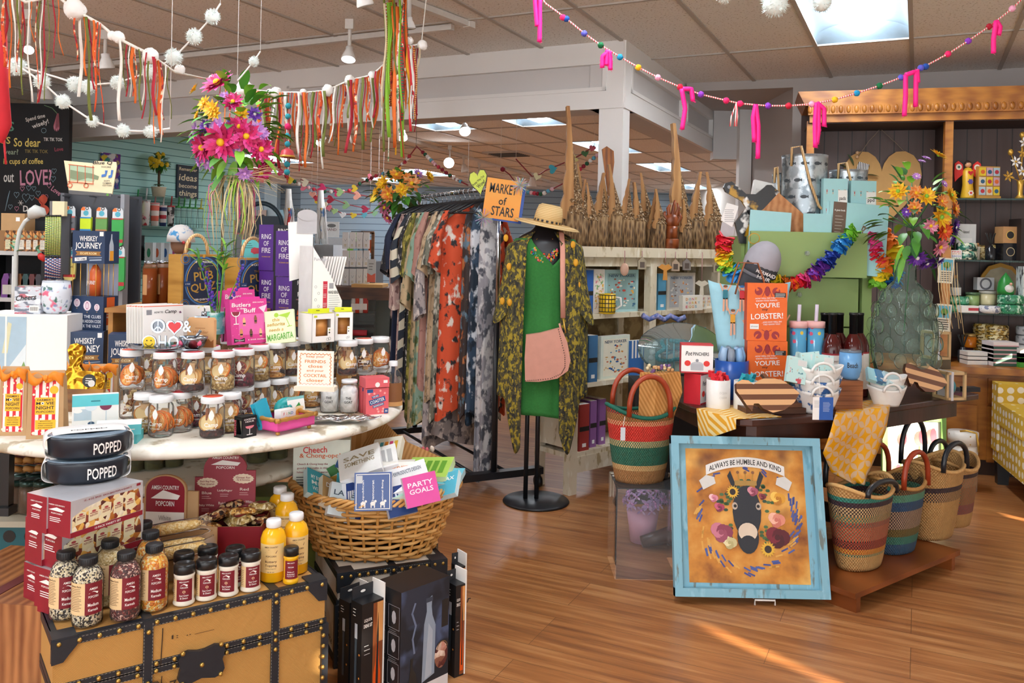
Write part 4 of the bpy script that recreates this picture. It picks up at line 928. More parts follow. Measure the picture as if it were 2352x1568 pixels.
def Fw(b,p,d,r,cols,center,n=9,layers=2,cup=.35):
 d=V(d).normalized();a=d.orthogonal().normalized();e=d.cross(a);p=V(p)
 for l in Ra(layers):
  for i in Ra(n):
   g=2*PI*(i+.5*l)/n;o=a*cos(g)+e*sin(g);q=r*(1-.22*l);s_=d.cross(o);ma=cols[(i+l)%len(cols)]
   vs=[p,p+o*q*.55+s_*q*.2+d*q*cup*(.4+.4*l),p+o*q+d*q*cup*(.5+.7*l),p+o*q*.55-s_*q*.2+d*q*cup*(.4+.4*l)]
   b.add(vs,[(0,1,2,3)],ma,True)
 b.sph(p+d*r*.12,r*.2,center,7,5)
MAG=[m('#d81b6a',.6),m('#b3124f',.6),m('#e8489a',.6)];LIL=[m('#b77fd0',.6),m('#d8a0e0',.6)];YL=[m('#f3c41c',.6),m('#e8a31a',.6)];VIO=[m('#7a3fb0',.6),m('#5a2a9a',.6)]
def Bq(t,c,rx,rz_,nleaf,flowers,leaves,rl,seed,stemz):
 r2=random.Random(seed);b=B();c=V(c)
 for i in Ra(nleaf):
  g=r2.uniform(0,2*PI);f_=r2.uniform(-1,1);q=math.sqrt(max(.02,1-f_*f_));d=V((q*cos(g),q*sin(g),f_));s_=r2.uniform(.55,.95)
  Lg(b,c+V((d.x*rx,d.y*rx,d.z*rz_))*s_,(d.x,d.y,d.z*.7+.1),r2.uniform(.6,1.1)*rl,rl*.2,leaves[i%len(leaves)],r2.uniform(.1,.6))
 Pa('foliage',b,t)
 b=B()
 for i in Ra(16):
  g=r2.uniform(0,6.28);b.Tu([stemz,c-V((0,0,rz_*.3)),c+V((cos(g)*rx*.7,sin(g)*rx*.7,r2.uniform(-.5,.8)*rz_))],.003,LEAF3,5)
 Pa('stem',b,t)
 for(x,z,r,cols,cen,n)in flowers:
  y=-math.sqrt(max(.05,1-(x/rx)**2-(z/rz_)**2))*rx*.85;b=B();Fw(b,(c.x+x,c.y+y,c.z+z),(x*.8,y-.03,z*.5+.01),r*1.25,cols,cen,n,3);Pa('flower',b,t)
tb=Tg('silk_bouquet','big silk bouquet of magenta, lilac and yellow flowers above the glass vase','bouquet',(p.x,p.y,vz0));ZC=lambda y:W(490,y,d_).z-vz0
fl=[]
for(x,y,r,c_)in((455,200,34,0),(478,335,38,0),(430,345,30,0),(530,320,30,0),(556,345,26,0),(548,395,24,0),(560,380,20,0),(452,262,20,2),(430,247,18,2),(460,272,16,2),(500,245,20,0),(405,305,20,1),(420,320,20,1),(470,300,18,1),(508,350,16,1),(410,375,18,1),(440,378,18,1),(425,372,14,1),(545,270,16,3),(550,305,20,1),(560,312,16,1),(400,295,14,3),(520,400,18,1),(535,405,16,1),(480,235,14,1),(395,210,16,2),(405,272,14,2),(520,270,14,2),(440,300,16,3),(500,300,14,3),(390,325,14,1),(515,300,22,0)):fl.append(((x-490)*k,ZC(y)-ZC(300),r*k,(MAG,LIL,YL,VIO)[c_],(YL[0],LIL[1],YL[1],WH)[c_],(12,7,8,7)[c_]))
Bq(tb,(0,0,ZC(300)),.185,.26,120,fl,[LEAF,LEAF2,LEAF2,LEAF],.11,3,V((0,0,.03)))
RAF=[m('#dcc08c',.7),m('#e9d5a9',.7),m('#a9cf4a',.6),m('#d43b8c',.6),m('#c9a869',.7)]
r2=random.Random(5);tr=Tg('raffia_bow','bow of tan, lime and pink raffia hanging down the glass vase','raffia',(p.x,p.y,vz0))
for ci,ma in En(RAF[:4]):
 b=B()
 for i in Ra((26,20,14,8)[ci]):
  g=r2.uniform(PI*1.05,PI*1.95);r0=.072;L=r2.uniform(.16,.38);o=r2.uniform(.0,.06);sw=r2.uniform(-.03,.03)
  b.Tu([(r0*cos(g),r0*sin(g),ZC(405)),((r0+o)*cos(g)+sw,(r0+o)*sin(g),ZC(400)-L*.3),((r0+o*.8)*cos(g)+sw*1.5+.012*sin(i),(r0+o)*sin(g),ZC(400)-L*.7),((r0+o*.5)*cos(g)+sw,(r0+o)*sin(g),ZC(400)-L)],[.0042,.0038,.0034,.0016],ma,4,flat=.4)
 if ci<2:
  for i in Ra(9):g=r2.uniform(-.6,.9)+(PI if i%3==0 else 0);b.Tu([(.05,-.07,ZC(405)),(.07+.1*cos(g),-.09,ZC(405)+.06*sin(g)),(.05+.2*abs(cos(g)),-.09,ZC(405)+.12*sin(g)-.03)],[.0025,.002,.001],ma,4,flat=.4)
 Pa(('tan_strand','cream_strand','lime_strand','pink_strand')[ci],b,tr)
p=W(498,790,2.95);ts=Tg('lavender_sprig','artificial lavender sprig standing in the printed tumbler','flower',(p.x,p.y,JZ));k=p.y/F;b=B();bl=B();lf_=B()
for x,y,sp in((470,610,1),(560,612,1),(455,590,0),(500,580,0),(520,570,0),(484,650,1),(515,600,0)):
 q=V(((x-498)*k,-.02,(790-y)*k));b.Tu([(0,0,.01),q*.5+V((0,0,.03)),q],[.003,.0025,.0015],LEAF,5)
 for i in Ra(14 if sp else 6):
  e=q*(1-.035*i)
  if sp:bl.sph(e+V((R0.uniform(-.006,.006),R0.uniform(-.006,.006),0)),.006,VIO[1]if i%2 else m('#3a3a8a'),6,4)
  else:Lg(lf_,e,(R0.uniform(-1,1),R0.uniform(-.5,.2),.6),.07,.008,LEAF2 if i%2 else LEAF)
Pa('stem',b,ts);Pa('blossom',bl,ts);Pa('foliage',lf_,ts)
Lo,w,h=fd(-60,152,722,862,3.3);t=Tg('display_plinth','white plinth printed with pale bottles beside the gold paddle','plinth',(Lo.x,Lo.y,TZ),0);hz=W(50,722,3.3).z-TZ
b=B();b.Fb(w,.2,hz,WH);Pa('body',b,t)
b=B();x0=-w/2;b.Re(x0,x0+w*.56,0,hz*.97,-.0008,m('#a9c3d3'));b.Pz([(x0+w*.18,0),(x0+w*.56,hz*.62),(x0+w*.56,hz*.2),(x0+w*.36,0)],-.0014,-.001,m('#dfe8ec'));b.Pz([(x0+w*.44,hz*.14),(x0+w*.54,hz*.4),(x0+w*.57,hz*.3),(x0+w*.48,hz*.1)],-.0018,-.0014,m('#7a9a5a'));b.Pz([(x0+w*.3,hz*.5),(x0+w*.36,hz*.9),(x0+w*.4,hz*.88),(x0+w*.36,hz*.5)],-.0014,-.001,m('#d9d6b0'));b.Re(x0+w*.33,x0+w*.35,0,hz*.97,-.0016,WH);Pa('printed_panel',b,t)
PZ=TZ+hz
p=W(122,720,3.36);t=Tg('floral_tumbler','white stemless tumbler printed with pink and blue flowers','cup',(p.x,p.y+.02,PZ));s_=66*3.36/F/2
FLW=Bl('#dfe5ee',['#e2718e','#7f93b8','#3e6b62'],24,.63,2,.3)
b=B();b.La([(s_*.6,.001),(s_*.8,.012),(s_,s_*.9),(s_*.98,s_*1.5),(s_*.88,s_*2.25)],FLW,24);Pa('cup',b,t)
b=B();b.La([(s_*.9,s_*2.2),(s_*.9,s_*2.28),(s_*.8,s_*2.32),(0,s_*2.3)],Gs('#e8eef2',.3),24);Pa('lid',b,t)
Lo,w,h=fd(30,88,657,720,3.32);t=Tg('cello_wrapped_box','shiny cellophane-wrapped cheers coaster box on the white plinth','box',(Lo.x,Lo.y+.01,PZ),.05)
b=B();b.Fb(w,.05,h,Bl('#c3c7d0',['#eef0f3','#5a6172','#b34a58'],16,.58,2,.15,(1,1,3)));Pa('carton',b,t);b=B();b.Tx('Cheers',(-w*.05,-.001,h*.6),h*.2,K0,w*.8,rot=.1,shear=.3);b.Re(w*.08,w*.45,h*.06,h*.32,-.001,WH)
for k in Ra(10):b.Re(w*(.12+k*.03),w*(.132+k*.03),h*.12,h*.26,-.0014,K0)
Pa('print',b,t)
# ================= back of the shop: chalkboard, racks, slat wall goods =================
CHK=m('#dcd8d2',.9);CHP=m('#c98aa0',.9);CHY=m('#d9c26a',.9);CHB=m('#7f9aa6',.9)
d=7.2;k=d/F;o=W(0,760,d);Zc=lambda y:(760-y)*k;Xc=lambda x:x*k
t=Tg('chalkboard','tall black chalkboard covered in chalk writing and hearts','chalkboard',o,-.02)
b=B();b.Bx((Xc(-75),.03,Zc(498)),(Xc(450),.05,Zc(236)-Zc(760)),m('#16171a',.8));Pa('board',b,t)
b=B();y=-.001
for s_,x,z,h,w,q,r_ in(('Spend time',72,270,12,46,CHK,.25),('wisely!',84,284,14,40,CHK,.35),('ES',8,290,22,30,m('#5f8f7a',.9),0),('GS',2,322,16,26,CHY,0),('So dear',54,326,20,62,CHY,0),('year?',18,350,16,32,m('#8fa08a',.9),0),('TIK TIK TOK',114,318,8,44,CHK,0),('TIK TIK TOK',76,346,8,54,m('#8a7a4a',.9),0),('in cups of coffee',46,371,17,92,CHY,.02),('out',13,408,20,24,CHK,0),('LOVE?',76,406,36,74,CHP,.05),('Dont',66,478,14,36,CHK,0),('Love',124,436,12,24,CHP,-.6),('Love',128,340,9,20,m('#a04a5a',.9),.1)):b.Tx(s_,(Xc(x),y,Zc(z)),h*k,q,w*k,r_)
for x,z,s_ in((118,390,9),(116,408,10),(107,423,9),(60,430,9),(45,432,8),(72,431,8),(54,452,15),(68,452,9),(82,442,9),(32,446,10),(97,452,14),(18,474,8),(33,478,8)):b.line([(Xc(x)+u*1.2*k,Zc(z)+v*1.5*k)for u,v in[h for h in heart(s_)]+heart(s_)[:1]],.9*k,y,CHP if x%2 else CHB)
for i in Ra(7):
 g=-.5+i*.17;b.Pz([(Xc(122),Zc(258)),(Xc(122+10*sin(g)-3),Zc(258+42*cos(g)*.8)),(Xc(122+14*sin(g)),Zc(262+48*cos(g)*.8)),(Xc(126),Zc(258))],-.0012,-.001,CHP if i%2 else m('#a8606a',.9))
b.line([(Xc(122),Zc(258)),(Xc(110),Zc(246)),(Xc(92),Zc(240))],1.5*k,y,m('#6f8f6a',.9));b.Rg(Xc(92),Zc(298),5*k,6*k,y,CHB,12);b.line([(Xc(12),Zc(452)),(Xc(16),Zc(438)),(Xc(6),Zc(484)),(Xc(12),Zc(452))],1.3*k,y,CHB)
for a in Ra(3):b.line([(Xc(42-6*cos(a)),Zc(465-6*sin(a))),(Xc(42+6*cos(a)),Zc(465+6*sin(a)))],k,y,CHK)
Pa('chalk_writing',b,t)
d=4.5;k=d/F;o=W(210,760,d);X=lambda x:(x-210)*k;Z=lambda y:(760-y)*k
DG=m('#3a3c42',.5);t=Tg('sock_rack','dark metal spinner rack with a crocodile sign hung with novelty socks','rack',V((o.x,o.y,0)),0);z0=o.z
b=B();b.Bx((0,.03,z0+Z(600)),(X(284)-X(142),.02,Z(450)-Z(760)),DG);b.Bx((X(144),.0,z0+Z(600)),(.02,.06,Z(450)-Z(760)),m('#55565c',.4));b.Bx((X(281),.0,z0+Z(600)),(.02,.06,Z(450)-Z(760)),m('#8a8b90',.4));b.Bx((0,.2,z0+Z(600)),(X(284)-X(142),.02,Z(450)-Z(760)),DG)
for x in(X(150),0,X(275)):b.Bx((x,.12,z0+Z(452)),(.006,.36,.006),DG)
Pa('panel',b,t)
b=B();b.cyl(.03,.02,z0+.1,DG,12,(0,.12,0));b.cyl(.24,0,.025,DG,24,(0,.12,0));Pa('stand',b,t)
HEAD=m('#e6d7b0',.7);b=B();b.Pz([(X(148),z0+Z(446)),(X(246),z0+Z(450)),(X(256),z0+Z(380)),(X(254),z0+Z(370)),(X(205),z0+Z(368)),(X(203),z0+Z(374)),(X(134),z0+Z(369))],.02,.028,HEAD);y=.018
b.Pz([(X(147),z0+Z(446)),(X(245),z0+Z(450)),(X(246),z0+Z(443)),(X(147),z0+Z(437))],y,.02,m('#5d5a5a'));b.Pz([(X(149),z0+Z(414)),(X(147),z0+Z(378)),(X(204),z0+Z(384)),(X(205),z0+Z(416))],y,.02,m('#a9c0a0'))
cr_=m('#7d8a6a',.7);b.Pz([(X(150),z0+Z(410)),(X(150),z0+Z(390)),(X(170),z0+Z(394)),(X(200),z0+Z(398)),(X(216),z0+Z(404)),(X(214),z0+Z(412)),(X(190),z0+Z(408)),(X(170),z0+Z(414))],y-.001,y,cr_)
CAG=m('#c9603c');
for x in(150,168,186,204):b.line([(X(x-1),z0+Z(420)),(X(x-2),z0+Z(380))],1.6*k,y-.002,CAG)
b.line([(X(146),z0+Z(378)),(X(205),z0+Z(384))],1.8*k,y-.002,CAG);b.line([(X(146),z0+Z(418)),(X(204),z0+Z(422))],2.4*k,y-.002,CAG)
for x in(150,187):b.Rg(X(x),z0+Z(426),4*k,6*k,y-.002,CAG,12)
b.Pz([(X(232),z0+Z(404)),(X(222),z0+Z(406)),(X(222),z0+Z(400)),(X(230),z0+Z(398)),(X(230),z0+Z(390)),(X(236),z0+Z(390))],y-.001,y,m('#3f6fb0'));b.Pz([(X(246),z0+Z(406)),(X(238),z0+Z(408)),(X(238),z0+Z(402)),(X(243),z0+Z(400)),(X(244),z0+Z(389)),(X(249),z0+Z(389))],y-.001,y,m('#3f6fb0'))
b.Tx('Blue Q',(X(224),y-.001,z0+Z(373)),9*k,K0,44*k,shear=.2);b.Tx('SOCKS',(X(232),y-.001,z0+Z(382)),3.4*k,K0,22*k)
for i,s_ in En(('SOFT','COMBED','COTTON')):b.Tx(s_,(X(235),y-.001,z0+Z(414+i*5.4)),3.4*k,K0,(14,20,21)[i]*k)
b.Dc(X(237),z0+Z(446),3*k,y-.002,m('#5f9a3a'),10);Pa('header_sign',b,t)
def sock(x,yt,L,body,cuff,text,label):
 p=W(x,yt,d-.06);t=Tg('sock_pair',label,'socks',p,R0.uniform(-.1,.1),'novelty socks on the rack');w=25*k
 b=B();b.Pz([(-w*.48,-23*k),(w*.48,-23*k),(w*.46,-6*k),(w*.3,0),(-w*.3,0),(-w*.46,-6*k)],0,.004,m('#cfd3d6'));b.Pz([(-w*.46,-8*k),(-w*.1,-8*k),(-w*.1,-1*k),(-w*.3,0),(-w*.46,-5*k)],-.001,0,m('#e8702c'));b.Dc(0,-14*k,w*.25,-.001,m('#4fa3b5'),10);b.Rg(w*.1,-3*k,2.4*k,4*k,-.001,K0,8);Pa('paper_card',b,t)
 b=B();z=-23*k;b.Pz([(-w/2,z),(w/2,z),(w/2,z-L*k*.6),(w*.46,z-L*k),(w*.1,z-(L+6)*k),(-w*.4,z-(L+3)*k),(-w/2,z-L*k)][::-1],-.004,.012,m(body));b.Re(-w/2,w/2,z-3*k,z,-.005,m(cuff));b.Re(-w/2,w*.5,z-L*k*.92,z-L*k*.8,-.005,m(cuff))
 if text:b.Tx(text,(0,-.005,z-L*k*.45),5*k,K0,w*.8)
 Pa('sock',b,t,bev=.003)
for a in((161,473,34,'#6d7076','#c9544a','I DO MY','grey novelty sock at the end of the top row near the pens'),(198,475,34,'#c5dc22','#2f7fb5','','lime novelty sock with a blue cuff in the top row'),(234,476,34,'#5c8f46','#a5713f','','green novelty sock with a brown cuff in the top row'),(271,478,60,'#2f9a44','#b0282c','','bright green novelty sock with a red cuff in the top row'),
  (161,566,50,'#e0cf7a','#c0282c','Work','yellow novelty sock with a red heel hanging below the grey one'),(275,566,72,'#2f9a44','#b0282c','','green novelty sock with a red cuff hanging in the lower row')):sock(*a)
t=Tg('pen_rack','narrow rack with a cream sign beside the sock rack','rack',V((W(118,700,4.35).x,4.4,0)),0);k=4.35/F;zt_=lambda y:W(118,y,4.35).z
b=B();b.Bx((0,.03,zt_(560)),(44*k,.02,zt_(498)-zt_(640)),DG);b.Bx((.004,.0,zt_(478)),(30*k,.03,34*k),HEAD);b.Bx((-14*k,.0,zt_(478)),(6*k,.032,34*k),m('#6d6a68'));b.cyl(.02,.02,zt_(640),DG,8,(0,.03,0));b.cyl(.16,0,.02,DG,16,(0,.05,0));Pa('frame',b,t)
for row,(ya,yb,cs)in En(((498,586,['#c9d63a','#2c5a7a','#d8d24a','#24506a']),(592,640,['#284a80','#e0dccf','#8a2a3a','#2c4a7a']))):
 for i in Ra(7):
  p=W(105+i*5.2,yb,4.28);L=(yb-ya)*4.28/F;b=B();b.cyl(.0055,0,L,Sp(cs,55+5*i,2,.5,.02),8);b.cyl(.006,L,L+.01,K0,8);So('patterned_pencil',b,'patterned pencil, %s from the sock rack in the %s row of the pen rack'%(ORD[6-i],('upper','lower')[row]),'pencil',p,0,'patterned pencils on the pen rack')
d=5.3;k=d/F;sz=[W(40,y,d).z for y in(577,684,790)];xl=W(-60,577,d).x;xr=W(101,577,d).x
t=Tg('dark_shelving','dark shelving unit with pale shelf edges under the chalkboard','shelving',V(((xl+xr)/2,d,0)));w=xr-xl
b=B()
for z in sz:b.Bx((0,.16,z-.012),(w,.34,.024),m('#b9b7b4',.5))
Pa('shelf',b,t);b=B();b.Bx((0,.33,sz[0]*.5+.1),(w,.02,sz[0]+.2),m('#1b1b1e',.7));b.Bx((w/2,.16,sz[0]/2),(.02,.34,sz[0]),m('#1b1b1e',.7));b.Bx((-w/2,.16,sz[0]/2),(.02,.34,sz[0]),m('#1b1b1e',.7));Pa('back_panel',b,t)
b=B();b.cyl(.018,sz[2],sz[0]-.03,m('#cfd0cc'),10,(W(35,600,d).x-(xl+xr)/2,.0,0));Pa('post',b,t)
for i in Ra(6):
 p=W(11+i*16,574,d);p.z=sz[0];t=Tg('snack_bag','brown window bag of nuts on the dark shelf, %s from the pen rack'%ORD[5-i],'bag',(p.x,p.y+.03,sz[0]),R0.uniform(-.15,.15),'snack bags on the dark shelf');h=48*k;w2=15*k
 b=B();b.Pz([(-w2/2,0),(w2/2,0),(w2/2,h*.8),(w2*.3,h),(-w2*.3,h),(-w2/2,h*.8)],0,.04,Bi(['#7a4a22','#b0703a','#4a2a14','#c98a4a'],60));Pa('pouch',b,t,bev=.004)
 b=B();b.Re(-w2*.35,w2*.35,h*.1,h*.55,-.001,m('#d9d2c2' if i>1 else '#cfc9a0'));b.Dc(0,h*.72,w2*.25,-.001,m('#8a9a7a'),10);b.Ln(-w2*.25,w2*.25,h*.48,4,h*.08,-.002,m('#8a8478'));Pa('printed_label',b,t)
for i in Ra(7):
 p=W(8+i*15,680,d);b=B();b.Pz([(-.028,0),(.028,0),(.026,.11),(.012,.15),(-.012,.15),(-.026,.11)],0,.03,m(('#6a3a7a','#3a3a44','#8a5a3a','#2a4a4a','#5a2a2a','#38343a','#6d6a60')[i]));b.Re(-.02,.02,.02,.08,-.001,m('#b9b4a8'));So('small_pouch',b,'small dark pouch with a pale label on the lower shelf, %s from the sock rack'%ORD[6-i],'pouch',(p.x,p.y+.02,sz[1]),0,'pouches on the lower dark shelf')
p=W(14,530,d+.05);b=B();b.Bx((0,0,.055),(.15,.12,.11),m('#b08a5c'));b.Re(.02,.045,.06,.085,-.061,WH);So('cardboard_box',b,'open brown cardboard box above the nut bags','box',(p.x,d+.18,sz[0]+.13),0);
b=B();b.Bx((0,0,.065),(.3,.18,.13),m('#8a6238'));So('cardboard_box',b,'brown carton behind the nut bags on the dark shelf','box',(p.x+.04,d+.19,sz[0]),0)
t=Tg('garden_stake','white metal flower stake with green leaves and a red bird','garden ornament',(W(35,700,5.0).x,5.0,0));k=5.0/F;q=lambda x,y:V(W(x,y,5.0))-V((W(35,700,5.0).x,5.0,0))
MW=m('#cfd2cd',.35);b=B();b.Tu([q(35,700)*1-V((0,0,q(35,700).z-.02)),q(35,640),q(37,575),q(45,530),q(58,508),q(66,502)],.012,MW,8);b.cyl(.09,0,.02,MW,16);Pa('stem',b,t)
b=B();b.Tu([q(104,495),q(96,488),q(84,486),q(74,492),q(68,501)],[.01,.03,.042,.035,.012],MW,12);Pa('bud',b,t)
b=B()
for a,e in(((38,578),(20,556)),((38,578),(56,572)),((40,560),(20,552)),((84,575),(92,560)),((92,590),(84,566))):Lg(b,q(*a),q(*e)-q(*a),(q(*e)-q(*a)).length,.018,m('#7fc9a2',.4),.1)
Pa('leaf',b,t);b=B();b.Tu([q(90,583),q(96,590),q(101,600)],[.012,.022,.006],m('#d3302c'),8);Pa('bird',b,t)
p=W(98,470,5.4);b=B()
for a,e in(((0,0),(-.05,.06)),((0,0),(.02,.09)),((0,0),(-.03,-.05)),((0,0),(.03,-.04))):Lg(b,(0,0,0),(e[0],-.02,e[1]),.1,.035,m('#d8614a'),.1)
So('paper_butterfly',b,'coral paper butterfly fixed on the chalkboard','butterfly',(W(98,470,7.15).x,7.15,W(98,470,7.15).z),0)
def onteal(px,py):
 r=ray(px,py);n=Mx.Rotation(PI/2,3,'Z')@U;q=(t0-CAM).dot(n)/r.dot(n);return CAM+r*q
TROT=math.atan2(U.y,U.x)
def tl(px,py,off=.0):p=onteal(px,py);return p+(Mx.Rotation(-PI/2,3,'Z')@U)*off
GLT=Gs('#bfe6df',.25,.8)
TS1=[]
def glass_shelf(x0,x1,y,label):
 a=onteal(x0,y);e=onteal(x1,y);e.z=a.z;b=B();L=(e-a).length;b.Bx((0,-.15,-.006),(L,.29,.012),GLT);So('glass_shelf',b,label,'shelf',((a.x+e.x)/2,(a.y+e.y)/2,a.z),TROT);return a.z,L
ZA,_=glass_shelf(283,430,449,'upper glass shelf on the teal slat wall');ZB,_=glass_shelf(283,450,517,'middle glass shelf on the teal slat wall holding tumblers');ZC_,_=glass_shelf(283,450,612,'lower glass shelf on the teal slat wall')
def shelfpt(px,z):
 p=onteal(px,500);p=p+(Mx.Rotation(-PI/2,3,'Z')@U)*.14;p.z=z;return p
S0=9.2/F
def Tb(px,w,h,mats,straw,label,rib=False):
 p=shelfpt(px,ZB);r=w*S0/2;H=h*S0;t=Tg('lidded_tumbler',label,'tumbler',p,0,'tumblers on the glass shelf');b=B();b.La([(0,0),(r*.8,.0),(r,H*.95),(r*.95,H)],mats,16);Pa('cup',b,t)
 b=B();b.La([(r*1.05,H),(r*1.05,H*1.07),(0,H*1.07)],m(straw),16);Pa('lid',b,t);b=B();b.Tu([(0,0,H),(.01,0,H*1.55)],.008,m(straw),6);Pa('straw',b,t)
Tb(293,16,52,Sp(['#6cc4a2','#d8d24a','#3f9a72','#e0a84a'],14,0),'#2fa05a','green and yellow striped tumbler at the sock rack end of the shelf')
Tb(313,19,55,Bl('#efe9e6',['#d23a46','#e07c9a','#3a4a3a'],9,.58),'#e9e9ea','white tumbler with red flowers and a white lid')
Tb(334,20,50,Sp(['#efe6dd','#e2705c'],9,2),'#e8a0a0','tumbler with coral and white stripes')
Tb(353,17,46,Sp(['#2a3a6a','#f0ece8','#c8404c','#f0ece8'],6,2),'#e8e4e2','tumbler with navy, red and white stripes')
Tb(371,17,46,Bl('#e9e6e2',['#2b2625'],14,.5),'#d3474a','black and white cow-spotted tumbler with a red straw')
for i,px in En((388,401,414,427,440)):Tb(px,12,46,Gs('#d9efe9',.3),'#3fa24a' if i<4 else '#c9c33a','clear tumbler with a bright straw, %s after the cow-spotted one'%ORD[i])
for i,px in En((326,345,364,382,400)):
 p=shelfpt(px,ZC_);b=B();b.Bx((0,0,.13),(.085,.09,.26),m('#dfe6e8'));b.T=Mx.Translation((0,-.046,0));b.Dc(0,.15,.02,0,m(('#3f9a72','#d8663a','#2f5f9a','#b0408a','#c9a23a')[i]),10,.05);So('white_cup_box',b,'white cup carton on the lower glass shelf, %s from the black tote'%ORD[i],'carton',p,TROT*0,'white cartons on the lower glass shelf')
p=shelfpt(342,ZA);t=Tg('lemon_topiary','little lemon topiary in a cream pot on the teal wall','potted plant',p);s_=S0
b=B();b.La([(0,0),(13*s_,0),(16*s_,22*s_),(17*s_,24*s_),(0,24*s_)],m('#d9ccb0'),18);Pa('pot',b,t)
b=B();b.Tu([(0,0,24*s_),(0,0,62*s_)],3*s_,m('#5a4028'),8);Pa('trunk',b,t);b=B();r2=random.Random(2)
for i in Ra(70):
 g=r2.uniform(0,6.28);f_=r2.uniform(-1,1);q=math.sqrt(1-f_*f_);Lg(b,(12*s_*q*cos(g),12*s_*q*sin(g),(82+12*f_)*s_),(q*cos(g),q*sin(g),f_),15*s_,4*s_,LEAF3 if i%2 else LEAF,.2)
for i in Ra(12):g=i*.53;Lg(b,(0,0,26*s_),(cos(g),sin(g),.9),18*s_,5*s_,LEAF3,.6)
Pa('foliage',b,t);b=B()
for i in Ra(22):g=r2.uniform(PI,2*PI);f_=r2.uniform(-.8,.9);q=math.sqrt(1-f_*f_);b.sph((20*s_*q*cos(g),20*s_*q*sin(g),(82+18*f_)*s_),5*s_,m('#e9c41e',.4),8,6,(1,1,1.2))
Pa('lemon',b,t)
def tealpic(x0,x1,y0,y1,ma,name,label,cat,deco=None,th=.02):
 a=onteal(x0,y1);e=onteal(x1,y1);z=onteal((x0+x1)/2,y0).z-onteal((x0+x1)/2,y1).z;w=(V((e.x,e.y))-V((a.x,a.y))).length;b=B();b.Fb(w,th,z,ma)
 if deco:deco(b,w,z)
 n=Mx.Rotation(-PI/2,3,'Z')@U;p=(a+e)/2+n*(th+.002);So(name,b,label,cat,p,TROT)
tealpic(228,272,352,432,Bl('#2c4fa0',['#e9d23a','#3a9a8a','#efefef','#7a3a9a'],7,.55),'patterned_tea_towel','bright blue and yellow patterned towel hung on the teal wall','towel')
def idea(b,w,z):
 for i,s_ in En(('Remember','ideas','become','things')):b.Tx(s_,(0,-.002,z*(.88-i*.25)),z*(.1,.2,.13,.22)[i],m('#e8dcb8'),w*.84,shear=.15)
tealpic(403,452,380,456,m('#22303f'),'quote_plaque','dark plaque about ideas in cream brush lettering on the teal wall','plaque',idea)
tealpic(289,326,540,598,m('#17171a'),'black_tote','black cloth tote hanging from the teal wall by a brown tag','bag',lambda b,w,z:(b.Tu([(-w*.2,-.005,z),(-w*.1,-.005,z+.1),(w*.2,-.005,z)],.008,K0,6),b.Ln(-w*.2,w*.3,z*.6,3,z*.12,-.002,m('#5a5a5e'),.01),b.Re(-w*.1,w*.2,z+.06,z+.16,-.008,m('#8a6a44'))),.03)
p=W(415,578,5.2);t=Tg('cap_display','white cap with blue stars on a wooden head form','cap',p);k=5.2/F
b=B();b.sph((0,0,18*k),26*k,m('#9a7258'),14,10,(.85,.9,1));b.cyl(.03,-p.z,0,m('#5a4030'),10);Pa('head_form',b,t);b=B();b.La([(31*k,22*k),(30*k,36*k),(24*k,52*k),(12*k,61*k),(0,63*k)],Bl('#eeeae6',['#4a9ad0'],18,.6),18);Pa('crown',b,t)
b=B();b.grid(lambda u,v:((8+26*sin(PI*u)*v+22*(1-v)*u)*k-.02,(-20-22*v)*k*sin(PI*u)-.004,(24-7*v)*k+.008*u),8,3,m('#c8363a'));Pa('brim',b,t,tk=.004)
def Cr(x0,x1,y0,y1,d,col,name,label,cat,text=None,tc=None,grp=None,deco=None,th=.02):
 p,w,h=fd(x0,x1,y0,y1,d);b=B();b.Fb(w,th,h,m(col)if isinstance(col,str)else col)
 if text:b.Tx(text,(0,-.001,h*.5),h*.16,m(tc or '#333333'),w*.7)
 if deco:deco(b,w,h)
 return So(name,b,label,cat,p,0,grp)
p=W(830,690,8.2);t=Tg('sales_counter','brown wooden sales counter with a glass front behind the dispenser','counter',(p.x-.15,p.y,0));cz=W(830,660,8.2).z
b=B();b.Fb(1.1,.5,.12,Wo('#6b4428','#3f2413'),0,0,cz-.12);b.Fb(1.1,.5,.3,Wo('#6b4428','#3f2413'));b.Fb(1.05,.02,cz-.45,m('#4d5a52'),0,.45,.3);Pa('cabinet',b,t);b=B();b.Bx((0,.01,.3+(cz-.42)/2),(1.08,.01,cz-.42),Gs('#c9d8d2',.1));Pa('glass_front',b,t)
b=B();b.Fb(.3,.4,.03,m('#c99a58'),.0,-.02,cz);So('card_tray',b,'pale wooden tray at the front of the sales counter','tray',(p.x+.05,p.y+.02,0),0)
zc=cz
for i in Ra(4):
 for j in Ra(3):
  x=786+16*i;y=655-42*j
  if x>842:continue
  Cr(x,x+14,y-38,y,8.35,'#eceae6','jewelry_card','white earring card on the counter, column %s from the dispenser, %s row up'%(ORD[i],ORD[j]),'card',None,None,'white earring cards on the counter',(lambda b,w,h:(b.line([(-w*.2,h*.6),(0,h*.45),(w*.2,h*.6)],w*.04,-.001,m('#9a9aa0')),b.Ln(-w*.2,w*.2,h*.25,2,h*.08,-.001,m('#c9b27a'),.006))))
Cr(843,862,595,648,8.2,'#c9ccc9','greeting_card','grey greeting card with a coral lower band','card',None,None,None,lambda b,w,h:(b.Pz([(-w/2,0),(w/2,0),(w/2,h*.4),(0,h*.3),(-w/2,h*.4)],-.002,-.001,m('#e2664a')),b.Ln(-w*.3,w*.3,h*.8,3,h*.12,-.001,m('#8a8a86'),.01)))
